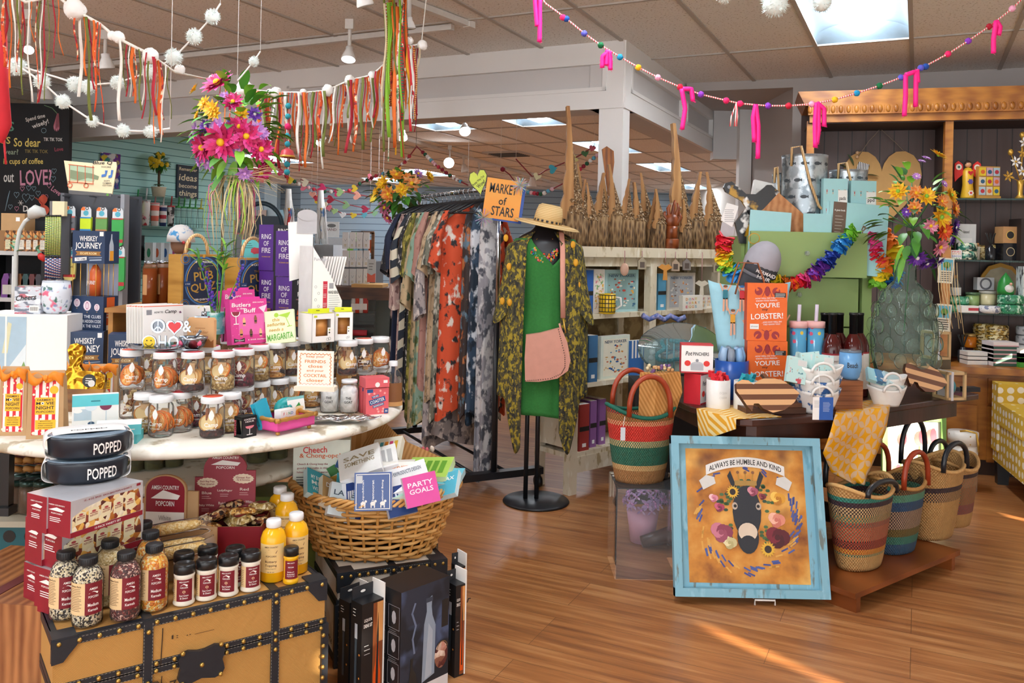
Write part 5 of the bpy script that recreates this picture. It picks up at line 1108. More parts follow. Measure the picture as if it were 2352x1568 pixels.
for i,(x,q)in En(((797,'#7fc94a'),(812,'#8fc9dc'),(822,'#a5cfe2'),(832,'#9ac2d8'))):Cr(x,x+13,567,592,8.6,q,'card_pack','pack of %s cards in the tilted display, %s from the dispenser'%(('green','pale blue','sky blue','blue')[i],ORD[i]),'cards',None,None,'card packs in the tilted display')
p,w,h=fd(806,833,531,556,8.8);t=Tg('monitor','small till screen showing a green round logo','monitor',p);b=B();b.Fb(w,.03,h,K0);Pa('screen_case',b,t);b=B();b.Re(-w*.44,w*.44,h*.08,h*.92,-.001,emis('#dfe9e4',.9));b.Re(-w*.44,w*.44,h*.08,h*.3,-.002,m('#6fb52e'));b.Dc(0,h*.62,w*.26,-.002,m('#7fc23a'),14);b.Ln(-w*.15,w*.15,h*.68,3,h*.09,-.003,WH,.006);Pa('screen',b,t);b=B();b.Bx((0,.03,-.07),(.04,.03,.14),K0);Pa('stand',b,t)
Cr(744,778,509,545,10.5,'#d9d6d2','framed_print','white framed print lettered BAND below the paper hearts','print','BAND','#8a6a68',None,lambda b,w,h:b.Dc(0,h*.75,w*.3,-.001,m('#6d6a68'),12,h*.12))
Cr(634,652,482,512,19.4,'#8fc0d8','small_print','pale blue print beside the easel on the far wall','print');Cr(570,590,482,512,20.0,'#a8a4a2','photo_print','grey photo print on the far wall, beside the gold cone','print',deco=lambda b,w,h:b.Dc(0,h*.5,w*.25,-.001,K0,8));Cr(592,611,482,512,20.0,'#b9aaa4','photo_print','grey photo print on the far wall, nearer the slat post','print',deco=lambda b,w,h:b.Dc(w*.1,h*.5,w*.25,-.001,m('#3a3434'),8))
p=W(676,480,13.5);b=B()
for y in(0,.04):b.Tx('WEDDING',(0,y,0),.2,m('#6f7a78'),.62)
So('wall_letters',b,'grey WEDDING letters fixed above the easels','letters',W(681,488,19.4),0,tk=.02)
for i,(x,y0,col)in En(((663,434,'#c8302f'),(737,437,'#b9b2a8'))):
 q=lambda a,c:V(W(a,c,9.2))-V(W(x,560,9.2));t=Tg('display_easel','white A-frame easel draped with cloth, %s'%('hung with red cloth' if i==0 else 'behind the white dispenser'),'easel',W(x,560,9.2));b=B()
 for a in(-8,6):b.Tu([q(x,y0),q(x+a,560)],.03,WH,6)
 b.Tu([q(x,y0),q(x+8,480),q(x+14,560)],.016,WH,6);Pa('frame',b,t);b=B();b.grid(lambda u,v:q(x-6+16*u+2*sin(v*9),478+70*v)+V((0,-.03+.02*sin(u*9),0)),8,6,Bl(col,['#e0b23a','#3a6a9a'],6,.58));Pa('cloth',b,t)
b=B();b.La([(.07,0),(.01,.35),(0,.37)],m('#c9b26a',.3,.6),16);So('gold_cone_tree',b,'gold glitter cone tree behind the teal game box','ornament',W(561,538,7.6),0)
b=B();b.Fb(.085,.08,.13,m('#c02a2f'));b.Ln(-.03,.03,.08,2,.02,-.001,m('#e0b0a8'),.006);So('red_gift_box',b,'small red box beside the gold cone tree','box',W(547,540,7.4),0)
b=B();b.Tu([V((-.2+.4*i/12,0,.26*math.sqrt(max(0,1-(i/6-1)**2))))for i in Ra(13)],.02,m('#1d3440'),8);b.Bx((.0,.02,.06),(.36,.02,.18),m('#1d2c38'));So('navy_basket',b,'dark basket with an arched handle behind the red ribbon handle','basket',W(600,535,7.4),0)
p,w,h=fd(828,858,534,600,8.9);b=B()
for q in(((-w/2+.01,0,h/2),(.03,.03,h)),((w/2-.01,0,h/2),(.03,.03,h)),((0,0,h),(w,.03,.03))):b.Bx(q[0],q[1],Wo('#9a6230','#5f3a18'))
b.Re(-w*.3,w*.4,h*.3,h*.75,.0,m('#e8692c'));So('notice_board',b,'tall wooden frame with an orange notice at the clothes rack','frame',p,0)
for i in Ra(4):
 p=W(812+9*i,718,8.22);b=B();b.cyl(.028,0,.14,m(('#d8d2c8','#c9472f','#dcdcd8','#c44a44')[i]),12);b.cyl(.02,.14,.17,WH,10);b.Re(-.02,.02,.03,.09,-.0285,m('#f0ece4'));So('lotion_tube',b,'small lotion tube on the black step stand, %s from the white boxes'%ORD[i],'tube',p,0,'lotion tubes on the black stand')
p=W(828,770,8.22);b=B()
for i in Ra(3):b.Bx((0,.05*i,.06+.105*i),(.26,.05,.02),K0);b.Bx((0,.025+.05*i,.05*i+.05),(.26,.02,.1+.1*i),K0)
So('step_stand',b,'black step stand holding the lotion tubes','stand',(p.x,p.y-.05,W(828,718,8.22).z-.29),0)
b=B();b.Tu([(-.07,0,0),(.07,0,.0)],.03,m('#c83a4a'),10);b.Tu([(-.1,0,0),(-.07,0,0)],.028,WH,10);So('lotion_roll',b,'red and white tube lying on the black step stand','tube',(p.x,p.y-.05,W(828,718,8.22).z-.19),0)
for x0,x1,z,y0,y1,nm,lb in((535,632,1.47,7.2,8.6,'gift_shelf','tall dark gift fixture behind the quiz boxes'),(640,765,W(700,561,9.2).z,8.9,9.5,'display_plinth','grey plinth under the two easels'),(740,786,W(760,546,10.5).z,10.4,10.9,'display_plinth','white plinth under the BAND print'),(790,862,W(820,600,8.6).z,8.55,9.1,'display_plinth','dark plinth under the till screen')):
 a=W(x0,600,y0);e=W(x1,600,y0);b=B();b.Bx(((a.x+e.x)/2,(y0+y1)/2,z/2),(e.x-a.x,y1-y0,z),m('#55585c' if nm[0]=='g' or x0==790 else '#b9bcbf'));So(nm,b,lb,'display',(0,0,0),0)
def string(pts,d0,d1,items,label,name='bead_garland',n=24,cat='garland'):
 P=[]
 for i in Ra(n+1):
  s_=i/n*(len(pts)-1);a=min(int(s_),len(pts)-2);f_=s_-a;P.append(W(pts[a][0]+(pts[a+1][0]-pts[a][0])*f_,pts[a][1]+(pts[a+1][1]-pts[a][1])*f_,d0+(d1-d0)*i/n))
 t=Tg(name,label,cat,P[0]);b=B();b.Tu([p-P[0]for p in P],.006,m('#8a2a34'),5);[b.Tu([p-P[0],V((p.x-P[0].x,p.y-P[0].y,HC-P[0].z))],.002,WH,3)for p in(P[0],P[-1])];Pa('string',b,t)
 for f_,kind,s_,col in items:
  x=f_*n;a=min(int(x),n-1);p=P[a]+(P[a+1]-P[a])*(x-a)-P[0];dd=d0+(d1-d0)*f_;r=s_*dd/F;b=B()
  if kind=='b':b.sph(p,r,m(col,.8),8,6);Pa('bead',b,t)
  else:
   g=R0.uniform(-.3,.3)+(PI/2 if kind=='h' else 0);pr=heart(2*r);b.Pz([(p.x+x_*cos(g)-z_*sin(g),p.z+x_*sin(g)+z_*cos(g)-r*.3)for x_,z_ in pr],p.y-.01,p.y+.01,m(col,.7));Pa('paper_heart',b,t)
HC_=['#cf3a52','#5fb0c0','#e9dcc0','#d8346a','#a9cf8a','#f0a894','#e8c93a','#a82a40','#8ab88a','#e77a8c','#e2642c','#e9e9ea']
BC=['#8a1a2c','#c93a4c','#e8b9c0','#5fa8c4','#efe9e2','#1f5a3c']
string([(630,372),(650,400),(690,425),(740,440),(800,440),(850,405)],10,10.4,[(i/21,'b' if i%3 else 'h',4.5 if i%3 else 9,(BC if i%3 else HC_)[(i*5)%(6 if i%3 else 12)])for i in Ra(1,22)],'string of beads and paper hearts dipping below the beaded bell')
string([(690,412),(740,428),(790,440),(840,450),(880,455)],9.8,10.2,[(.05+i*.2,'h',10.5,HC_[i+2])for i in Ra(5)],'upper string of large paper hearts','heart_garland')
string([(728,455),(760,455),(800,470),(850,480)],9.6,10,[(.02+i*.3,'h',10,('#e6c52c','#a82a40','#8fb884','#b02a4a')[i])for i in Ra(4)],'middle string of four paper hearts','heart_garland')
string([(716,442),(730,455),(745,468),(760,478),(790,492),(830,492),(868,486)],9.4,9.8,[(.02+i*.105,'d',8,HC_[(i*7+5)%12])for i in Ra(10)],'lowest string of little paper hearts above the framed print','heart_garland')
string([(956,338),(930,372),(900,395),(872,400),(830,420)],7.2,8.0,[(.15+i*.05,'b',4.5,BC[(i*3+1)%6])for i in Ra(4)]+[(.5+i*.06,'b',4.5,BC[(i*5)%6])for i in Ra(8)],'string of felt beads falling behind the orange flower wreath')
string([(956,335),(980,358),(1000,378),(1040,408),(1075,425)],7.2,6.6,[(.16+i*.055,'b',4.6,BC[(i*5+i//3)%6])for i in Ra(14)],'string of felt beads sloping down to the green heart sign')
string([(1150,385),(1170,400),(1200,440),(1245,446),(1300,418),(1330,390),(1380,350)],7.6,6.9,[(.04,'b',6,BC[0])]+[(.3+i*.027,'b',5,BC[(i*5)%6])for i in Ra(11)]+[(.66+i*.026,'b',5,BC[(i*5+2)%6])for i in Ra(13)],'string of felt beads rising behind the carved trees')
string([(1185,365),(1222,405),(1240,400),(1252,392),(1310,368),(1340,352),(1365,335)],7.4,7.0,[(.28,'d',10,'#e9dfb0'),(.55,'h',11,'#3fa9bf'),(.72,'h',10,'#e3d98a'),(.86,'d',9,'#4a7a4a'),(.97,'d',8,'#c95a6a')],'string of paper hearts behind the carved trees','heart_garland')
p=ON(1170,352,HC);b=B();b.Bx((0,0,-.01),(.6,.6,.02),m('#c9c5c0'));
for i in Ra(7):b.Bx((0,-.2+i*.066,-.024),(.48,.012,.02),m('#5d5a56'))
So('ceiling_vent',b,'square air vent in the back room ceiling','vent',(p.x,p.y,HC),-YAW)
TRK=m('#dedbd6',.4)
def Tk(a,e,label):
 P=ON(a[0],a[1],HC);Q=ON(e[0],e[1],HC);b=B();L=(Q-P).length;b.Bx((L/2,0,-.02),(L,.04,.035),TRK);b.Bx((0,0,-.02),(.06,.05,.04),m('#f0eeea'));So('ceiling_track',b,label,'light track',(P.x,P.y,HC-.003),math.atan2(Q.y-P.y,Q.x-P.x))
Tk((-120,181),(1040,54),'white light track across the shop ceiling');Tk((1078,48),(850,-40),'white light track end over the ribbons');Tk((880,300),(1300,425),'light track of the back room ceiling')
def spot(px,py,z,d,size,lit,dr,label):
 "px,py = the lamp's bright mouth; hangs from the ceiling"
 d=(HC-.27-E)*F/(HY+.021*(px-CX)-py);k=d/F;p=W(px,py,d);t=Tg('spot_light',label,'spot light',p,0,'spot lights on the ceiling tracks');r=size*k/2;D=V(dr).normalized();M=D.to_track_quat('-Z','Y').to_matrix().to_4x4();b=B();b.T=M
 b.La([(r,0),(r*1.02,r*.25),(r*.75,r*1.1),(r*.55,r*1.5),(r*.55,r*2.0),(0,r*2.05)],m('#ecebe8',.4),18,cap=False);b.T=None;Pa('shade',b,t)
 b=B();b.T=M;b.Dc(0,0,0,0,WH,3);b.La([(0,.004),(r*.88,.004),(r*.9,.0)],emis('#ffffff',lit)if lit else m('#d9d9d9'),18);Pa('lens',b,t)
 b=B();e=-D*r*2;top=V((e.x*.9,e.y*.9,z-p.z));b.Tu([e,e+V((0,0,max(.01,(z-p.z-e.z)*.5))),top],.012,TRK,6);b.Bx(top+V((0,0,-.03)),(.05,.05,.06),TRK);Pa('arm',b,t)
for a in((800,137,3.9,32,14,(0,-.35,-1),'lit white spot lamp in the middle of the long track'),(1068,302,7.0,26,20,(.1,-.8,-.7),'lit spot lamp below the beam near the wreath'),(1031,374,8.2,24,40,(0,-1,-.25),'dazzling spot lamp above the wreath'),(733,330,6.2,22,16,(-.4,-.5,-.8),'lit spot lamp seen through the ribbons by the bell'),(925,318,6.6,22,14,(.1,-.5,-.8),'lit spot lamp hidden behind the hanging ribbons'),(840,14,2.9,40,0,(.3,.2,-1),'unlit spot lamp at the top of the ceiling'),(942,66,3.3,26,0,(.1,0,-1),'unlit spot lamp behind the vertical ribbons'),(246,158,3.9,34,0,(.1,.1,-1),'unlit spot lamp above the white pompoms'),(104,228,5.0,32,0,(0,.1,-1),'unlit spot lamp in front of the chalkboard'),(66,115,3.6,22,10,(.3,-.6,-.5),'lit spot lamp among the ribbons over the chalkboard'),(1068,395,8.4,18,0,(.2,0,-1),'unlit spot lamp on the back room track, first'),(1100,408,8.2,18,0,(0,0,-1),'unlit spot lamp on the back room track by the heart sign'),(1222,428,8.0,20,0,(0,0,-1),'unlit spot lamp on the back room track above the hat')):spot(a[0],a[1],HC-.02,*a[2:])
# ================= tan trunk in front and the popcorn goods on it =================
KZ=.42;KL=ON(122,1472,KZ);KR=ON(747,1331,KZ)
kd=V((KR.x-KL.x,KR.y-KL.y,0));KW=kd.length;krz=math.atan2(kd.y,kd.x);KD=.46
KM=Mx.Translation(V((KL.x,KL.y,0)))@Mx.Rotation(krz,4,'Z')
ma,nt,bs=newm('burlap');co=crd(nt)
w1=nd(nt,'TexWave',{'Vector':co,'Scale':150.0,'Distortion':.6,'Detail':1},bands_direction='DIAGONAL').outputs[1]
c=mix(nt,w1,'#cd9d56','#a97b3e');c=mix(nt,noi(nt,co,8,3),c,'#c08e4a');setb(nt,bs,c,.85,0,w1,.3,.003);BURL=ma
LEA=m('#20262e',.42,nz=.2,ns=60);RIV=m('#b8964e',.3,.8);STI=m('#8d8a80',.7)
def trunk(name,label,T_,w,d,h,hl,cloth,edge,n_riv,straps,script=None):
 rz=math.atan2(T_[1][0],T_[0][0]);t=Tg(name,label,'trunk',T_.translation,rz);e=edge
 b=B();b.Fb(w-.004,d-.004,h-hl-.004,cloth,w/2,.002,.0);Pa('body',b,t)
 b=B();b.Fb(w,d,hl,cloth,w/2,0,h-hl);Pa('lid',b,t)
 b=B();th=.005
 for z0,z1 in((h-e,h+.002),(h-hl,h-hl+e*.8),(h-hl-e*1.0,h-hl-e*.15),(0,e)):
  for q in(((w/2,-.0005,(z0+z1)/2),(w+.01,th,z1-z0)),((w/2,d,(z0+z1)/2),(w+.01,th,z1-z0)),((0,d/2,(z0+z1)/2),(th,d,z1-z0)),((w,d/2,(z0+z1)/2),(th,d,z1-z0))):b.Bx(q[0],q[1],LEA)
 for x in(0,w):
  for y in(0,d):b.Bx((x,y,(h-hl)/2),(e,e,h-hl),LEA)
 b.Bx((w/2,e*.4,h+.0005),(w,e*.8,.003),LEA);b.Bx((e*.4,d/2,h+.0005),(e*.8,d,.003),LEA);b.Bx((w-e*.4,d/2,h+.0005),(e*.8,d,.003),LEA);b.Bx((w/2,d-e*.4,h+.0005),(w,e*.8,.003),LEA)
 for x in straps:b.Bx((x,-.002,h/2),(e*1.25,th,h),LEA);b.Bx((x,d/2,h+.001),(e*1.25,d,.004),LEA)
 Pa('leather_trim',b,t)
 b=B()
 for x in(0,w):
  s_=1 if x==0 else-1;q=e*2.9
  for z,sz in((h,-1),(0,1)):
   b=B();P=[(x-s_*.004,z),(x+s_*q*1.05,z),(x+s_*q*.95,z+sz*q*.35),(x+s_*q*.6,z+sz*q*.75),(x+s_*q*.4,z+sz*q),(x-s_*.004,z+sz*q*1.05)];b.Pz(P,-.007,.01,LEA)
   if sz<0:b.Bx((x+s_*q*.45,q*.4,h+.002),(q,q,.006),LEA)
   Pa('corner_guard',b,t,bev=.002)
 b=B()
 def rv(x,y,z,r=.0065):b.sph((x,y,z),r,RIV,7,5)
 for i in Ra(n_riv+1):
  x=.012+(w-.024)*i/n_riv
  for z in(h-e*.5,h-hl+e*.4,h-hl-e*.6,e*.5):rv(x,-.005,z)
 for x in(.0,w):
  for i in Ra(9):rv(x+(.008 if x==0 else-.008),-.013,e+i*(h-hl-e)/9)
 for x in straps:
  for z in(h-e*1.6,h-hl-e*2,h*.2,h*.34):rv(x,-.006,z)
 Pa('rivet',b,t)
 b=B()
 for z in(h-e*.12,h-e*.9,h-hl+e*.75,h-hl+e*.08,h-hl-e*.2,h-hl-e*.95):
  for i in Ra(int(w/.009)):b.Re(i*.009,i*.009+.0055,z-.0007,z+.0007,-.0034,STI)
 for x in straps:
  for s_ in(-.55,.55):
   for i in Ra(int(h/.009)):b.Re(x+s_*e-.0007,x+s_*e+.0007,i*.009,i*.009+.0055,-.0048,STI)
 Pa('stitching',b,t);return t
t=trunk('travel_trunk','tan burlap travel trunk with studded black leather edges holding popcorn bottles',KM,KW,KD,KZ,.125,BURL,.019,15,[KW*.31,KW*.79])
for x in(KW*.31,KW*.79):
 b=B();z=KZ-.19
 for q in(((x-.023,0,z),(.007,.012,.05)),((x+.023,0,z),(.007,.012,.05)),((x,0,z+.024),(.05,.012,.006)),((x,0,z-.024),(.05,.012,.006)),((x,-.002,z),(.004,.01,.05))):b.Bx((q[0][0],-.012,q[0][2]),q[1],m('#6d6658',.35,.8))
 if x<KW*.5:Pa('buckle',b,t,bev=.002)
x=KW*.50;z=KZ-.135;b=B();P=[]
for g in Ra(24):
 a=2*PI*g/24;P.append((x+.062*cos(a)*(1+.16*cos(4*a+PI))*1.05,z-.012+.046*sin(a)*(1+.22*cos(4*a+PI))))
b.Pz(P,-.014,-.002,LEA)
for u,v in((-.05,.03),(.05,.03),(-.05,-.05),(.05,-.05),(0,-.012)):b.sph((x+u,-.015,z+v),.0065,RIV,8,5)
Pa('lock_plate',b,t,bev=.002)
b=B();SC=m('#3a2a18',.8);b.line([(KW*.36,KZ-.03),(KW*.355,KZ-.125)],.0025,-.0036,SC);b.line([(KW*.36,KZ-.155),(KW*.355,KZ-.215),(KW*.46,KZ-.215)],.0025,-.0036,SC);b.Tx('0.7.0.',(KW*.405,-.0036,KZ-.185),.024,SC,.08);b.Tx('1:  .. ___',(KW*.47,-.0036,KZ-.06),.012,SC,.11);Pa('stencil',b,t)
b=B();b.Tu([(-.004,KD*.25,KZ-.17),(-.03,KD*.35,KZ-.2),(-.034,KD*.5,KZ-.21),(-.03,KD*.65,KZ-.2),(-.004,KD*.75,KZ-.17)],.012,LEA,8);Pa('side_handle',b,t)
def K(px,py):return ON(px,py,KZ)
PETG=Gs('#fbf6f0',.07,1.0);CREAM=m('#e6c795',.6);MAR=m('#7a1626',.5);MAR2=m('#8e1a2c',.45)
COW=Bi(['#f3ead2','#1f1b1b','#efe2c0','#2b2422','#d9c9a0'],230,.35);REDK=Bi(['#5a1a1c','#3a1014','#7a2a26','#d8b0a0','#4a1416'],240,.35);YELK=Bi(['#f0a21e','#e88a14','#f6c95a','#f5e2b0','#de7a10'],210,.35);WHK=Bi(['#e0c890','#cdb072','#efdfb4','#b89a5a'],240,.35);CARM=Bi(['#b5783a','#8f5526','#e3b880','#d0a060'],200,.35)
KR_=.037
bt=B();bt.La([(.03,.0),(KR_-.001,.004),(KR_,.012),(KR_,.118),(KR_-.005,.135),(.022,.148),(.019,.152),(.019,.158)],PETG,22,cap=False);BGL=mesh('bottle_shell',bt)
bt=B();bt.La([(.021,.152),(.022,.154),(.022,.17),(.0205,.172),(0,.172)],m('#1d1e22',.5),24)
for i in Ra(24):g=i*PI/12;bt.Bx((.022*cos(g),.022*sin(g),.162),(.001,.002,.014),m('#101114'),g)
BCAP=mesh('cap',bt)
def wrap(r,z0,z1,a0,a1,ma,b,n=14):b.La([(r,z0),(r,z1)],ma,n,cap=False,a0=a0,a1=a1)
bt=B();rr_=KR_+.0006
wrap(rr_,.035,.115,-PI*.95,-PI*.44,CREAM,bt);wrap(rr_,.035,.115,-PI*.44,-PI*.05,MAR,bt)
for i in Ra(14):wrap(rr_+.0003,.10-i*.0042,.1012-i*.0042,-PI*.88,-PI*(.5+.06*R0.random()),m('#6a4a30'),bt,6)
Mg(bt,Cv('Nutrition Facts',.107,.005,.034,rr_+.0004,m('#4a2a1c'),-.5));bt2=B()
for s_,x,h_,ww in(('AMISH COUNTRY',0,.005,.05),('POPCORN',-.02,.006,.03),('POPCORN',-.034,.008,.04)):pass
Mg(bt,Cv('AMISH',.1,.006,.02,rr_+.0004,WH,.72));Mg(bt,Cv('POPCORN',.08,.006,.024,rr_+.0004,WH,.72));Mg(bt,Cv('Medium',.06,.008,.026,rr_+.0004,WH,.72));Mg(bt,Cv('Kernels',.047,.007,.024,rr_+.0004,WH,.72))
sc2=B();sc2.Pz([(-.012,.088),(0,.094),(.012,.09),(.01,.086)],0,.0001,WH);sc2.v=[V((rr_*1.012*sin(p.x/rr_+.72),-rr_*1.012*cos(p.x/rr_+.72),p.z))for p in sc2.v];Mg(bt,sc2)
BLAB=mesh('wrap_label',bt)
KER={}
for n_,ma in(('cow',COW),('red',REDK),('yel',YELK),('wh',WHK),('car',CARM)):
 bt=B();bt.La([(.028,.002),(KR_-.002,.012),(KR_-.0015,.117),(KR_-.007,.134),(.02,.144),(0,.144)],ma,20);KER[n_]=mesh('kernels',bt)
KN={'cow':'black and white','red':'dark red','yel':'bright orange-yellow','wh':'pale straw','car':'caramel'}
def Kb(px,py,kind,label,rz=0):
 p=K(px,py);t=Tg('kernel_bottle',label,'bottle',(p.x,p.y+KR_,KZ+.002),rz,'popcorn kernel bottles on the trunk');Cd('shell',BGL,t);Cd('cap',BCAP,t);Cd('kernels',KER[kind],t);Cd('wrap_label',BLAB,t)
Kb(183,1448,'cow','bottle of black and white popcorn kernels at the trunk corner, in front',.1);Kb(131,1432,'cow','bottle of black and white kernels just behind the one at the trunk corner',-.1)
Kb(272,1434,'red','bottle of dark red popcorn kernels in the front row',.0);Kb(338,1412,'yel','bottle of bright orange-yellow popcorn kernels next to the seasoning jars',-.15)
Kb(235,1400,'wh','bottle of pale straw kernels just behind the dark red one',.2);Kb(183,1395,'cow','bottle of mixed dark kernels behind the two black and white bottles');Kb(245,1372,'wh','bottle of pale kernels farthest behind the dark red bottle',.1)
Kb(330,1375,'yel','bottle of yellow kernels directly behind the bright orange-yellow one',.3);Kb(315,1348,'car','bottle of caramel-coloured kernels at the back by the white popcorn sign')
SR=.0275;SH=.105
bt=B();bt.La([(.024,.0),(SR,.002),(SR+.001,.006),(SR-.0015,.012),(SR-.002,.074),(SR,.08),(SR-.002,.084),(0,.084)],m('#eee6d6',.4),22);SBODY=mesh('jar_body',bt)
bt=B();bt.La([(SR-.001,.084),(SR+.0005,.086),(SR+.0005,.102),(SR-.002,.108),(SR-.008,.109),(SR-.01,.106),(0,.106)],m('#191a1c',.3),24);SCAP=mesh('cap',bt)
bt=B();wrap(SR-.001,.014,.072,-PI*.98,-PI*.6,CREAM,bt);wrap(SR-.001,.014,.072,-PI*.6,-PI*.08,MAR,bt)
for i in Ra(9):wrap(SR-.0007,.06-i*.005,.0612-i*.005,-PI*.92,-PI*.68,m('#6a4a30'),bt,5)
for s_,z,h_,ww in(('AMISH COUNTRY',.066,.0035,.026),('POPCORN',.051,.004,.02),('Sour Cream',.03,.005,.024),('& Onion',.023,.005,.02)):Mg(bt,Cv(s_,z,h_,ww,SR-.0005,WH,.45))
sc2=B();sc2.Pz([(-.01,.056),(0,.062),(.01,.058),(.008,.054)],0,.0001,WH);sc2.v=[V(((SR-.0004)*sin(p.x/SR+.45),-(SR-.0004)*cos(p.x/SR+.45),p.z))for p in sc2.v];Mg(bt,sc2);Mg(bt,Cv('o',.04,.007,.008,SR-.0005,m('#e9c9a0'),.45))
SLAB=mesh('wrap_label',bt)
def Se(px,py,label,rz=0):
 p=K(px,py);t=Tg('seasoning_jar',label,'jar',(p.x,p.y+SR,KZ+.002),rz,'popcorn seasoning jars on the trunk');Cd('jar_body',SBODY,t);Cd('cap',SCAP,t);Cd('wrap_label',SLAB,t)
for i,(x,y,r_)in En(((413,1396,-.1),(465,1384,-.05),(516,1374,-.35),(568,1363,.1))):Se(x,y,'white seasoning jar with a black lid, %s in the front row from the kernel bottles'%ORD[i],r_)
for i,(x,y,r_)in En(((412,1366,0),(468,1350,0),(532,1352,.1))):Se(x,y,'seasoning jar with a black lid, %s in the row behind from the kernel bottles'%ORD[i],r_)
def butter(px,py,label,rz):
 p=K(px,py);r=.036;t=Tg('topping_bottle',label,'bottle',(p.x,p.y+r,KZ+.002),rz,'yellow butter topping bottles');b=B();YB=m('#f4b512',.18)
 b.La([(.03,0),(r,.004),(r,.122),(r-.006,.14),(.02,.15),(.018,.153),(0,.153)],YB,24);Pa('bottle_body',b,t)
 b=B();b.La([(.02,.153),(.0215,.155),(.0215,.172),(.019,.175),(0,.175)],LWHITE,22);Pa('cap',b,t)
 b=B();wrap(r+.0005,.03,.112,-PI*.85,-PI*.15,m('#e9c888',.6),b)
 for s_,z,h_,ww in(('AMISH COUNTRY',.104,.0045,.04),('POPCORN',.078,.005,.03),('Buttery',.062,.008,.034),('Topping',.051,.008,.034),('Buttery Popcorn',.042,.003,.03),('32 fl oz',.033,.003,.02)):Mg(b,Cv(s_,z,h_,ww,r+.0008,m('#4a1a1a'),0))
 sc2=B();sc2.Pz([(-.018,.088),(-.006,.098),(.018,.094),(.014,.086)],0,.0001,m('#5a2020'));sc2.v=[V(((r+.0008)*sin(p.x/r),-(r+.0008)*cos(p.x/r),p.z))for p in sc2.v];Mg(b,sc2);Pa('wrap_label',b,t)
butter(618,1342,'yellow butter topping bottle at the front beside the seasoning jars',.1);butter(671,1323,'yellow butter topping bottle behind the small yellow salt jar',.5);butter(650,1268,'yellow butter topping bottle third back, near the wicker basket',.2);butter(634,1248,'yellow butter topping bottle farthest back, by the red popcorn sign',.2)
p=K(663,1345);t=Tg('salt_jar','small yellow butter salt jar with a black lid at the trunk strap','jar',(p.x,p.y+.022,KZ+.002),.15);r=.022
b=B();b.La([(.02,0),(r,.003),(r,.012),(r-.002,.014),(r-.002,.07),(r,.074),(r-.003,.08),(0,.08)],m('#f0b418',.3),20);Pa('jar_body',b,t);b=B();b.La([(r-.001,.08),(r-.001,.1),(r-.003,.103),(0,.103)],m('#191a1c',.3),22);Pa('cap',b,t)
b=B();wrap(r-.001,.016,.068,-PI*.75,-PI*.12,MAR,b)
for s_,z,h_,ww in(('AMISH COUNTRY',.062,.003,.022),('POPCORN',.05,.0035,.016),('Ballpark',.036,.004,.02),('ButterSalt',.03,.004,.022),('Popcorn Salt',.024,.004,.022)):Mg(b,Cv(s_,z,h_,ww,r-.0006,WH,.1))
Pa('wrap_label',b,t)
PH=Bi(['#e9b65a','#f1dfae','#8a3a2a','#efe4c8','#b06a2a','#5a2a22'],70,.5);SIL=m('#c9cad0',.3,.3)
def Px(x0,y0,xm,ym,x1,y1,z,yt,label,hid=False,D=None):
 "long box: short maroon end from (x0,y0) to (xm,ym), printed side to (x1,y1)"
 a=ON(xm,ym,z);e=ON(x1,y1,z);g=ON(x0,y0,z);rz=math.atan2(e.y-a.y,e.x-a.x);w=(e-a).length;d=D or(a-g).length;h=W(xm,yt,a.y).z-z
 t=Tg('popcorn_box',label,'box',(a.x,a.y,z),rz,'variety boxes of microwave popcorn');b=B();b.Bx((w/2,d/2,h/2),(w,d,h),[SIL,SIL,SIL,MAR2,SIL,MAR2]);Pa('carton',b,t)
 b=B();b.Re(0,w,0,h*.14,-.0006,MAR2);b.Tx('10 PACK VARIETY SET',(w*.5,-.001,h*.07),h*.06,WH,w*.36);b.Tx('10 - 4 OZ. BAGS   EACH BAG POPS 4 QUARTS',(w*.5,-.001,h*.92),h*.06,MAR2,w*.66);b.Re(w*.9,w*.96,h*.9,h*.97,-.001,MAR2)
 b.Pz([(w*.02,h*.15),(w*.97,h*.15),(w*.97,h*.5),(w*.93,h*.82),(w*.5,h*.84),(w*.2,h*.72),(w*.02,h*.55)],-.0006,-.0004,PH)
 for i in Ra(5):
  x=w*(.06+.17*i);b.Pz([(x,h*.3),(x+w*.13,h*.34),(x+w*.14,h*(.6+.03*i)),(x+w*.07,h*(.66+.03*i)),(x,h*(.58+.03*i))],-.0012,-.001,m('#eadfb8'));b.Tx('POPCORN',(x+w*.07,-.0016,h*.46),h*.05,MAR2,w*.1,rot=.1);b.Re(x+w*.02,x+w*.12,h*.51,h*.53,-.0016,MAR2);b.Dc(x+w*.07,h*.57,w*.03,-.0016,m('#b0484a'),8,h*.03)
 b.T=LEFT(-.0008);c_=-d/2
 b.Pz([(c_-d*.3,h*.68),(c_,h*.77),(c_+d*.3,h*.72),(c_+d*.2,h*.66)],-.0001,0,WH);b.Tx('AMISH COUNTRY',(c_,0,h*.83),h*.035,WH,d*.6,rot=0);b.Tx('POPCORN',(c_,0,h*.6),h*.04,WH,d*.4);b.Ln(c_-d*.25,c_+d*.25,h*.48,3,h*.05,0,WH,h*.02)
 Pa('printed_side',b,t);return h
h1=.125
za=KZ;zb=KZ+.118;zc_=KZ+.236
P1=ON(170,1350,KZ)
Px(96,1398,133,1420,322,1345,za,1316,'lowest popcorn box of the front stack, behind the kernel bottles',D=.1)
Px(62,1385,90,1398,290,1330,za,1304,'lowest popcorn box of the rear stack, at the trunk end',D=.08)
Px(97,1298,141,1312,328,1250,zb,1208,'middle popcorn box of the front stack with its printed side showing',D=.1)
Px(60,1290,95,1300,290,1240,zb,1198,'middle popcorn box of the rear stack, mostly its maroon end',D=.08)
Px(119,1227,161,1237,327,1181,zc_,1152,'top popcorn box of the front stack under the popped bowls',D=.1)
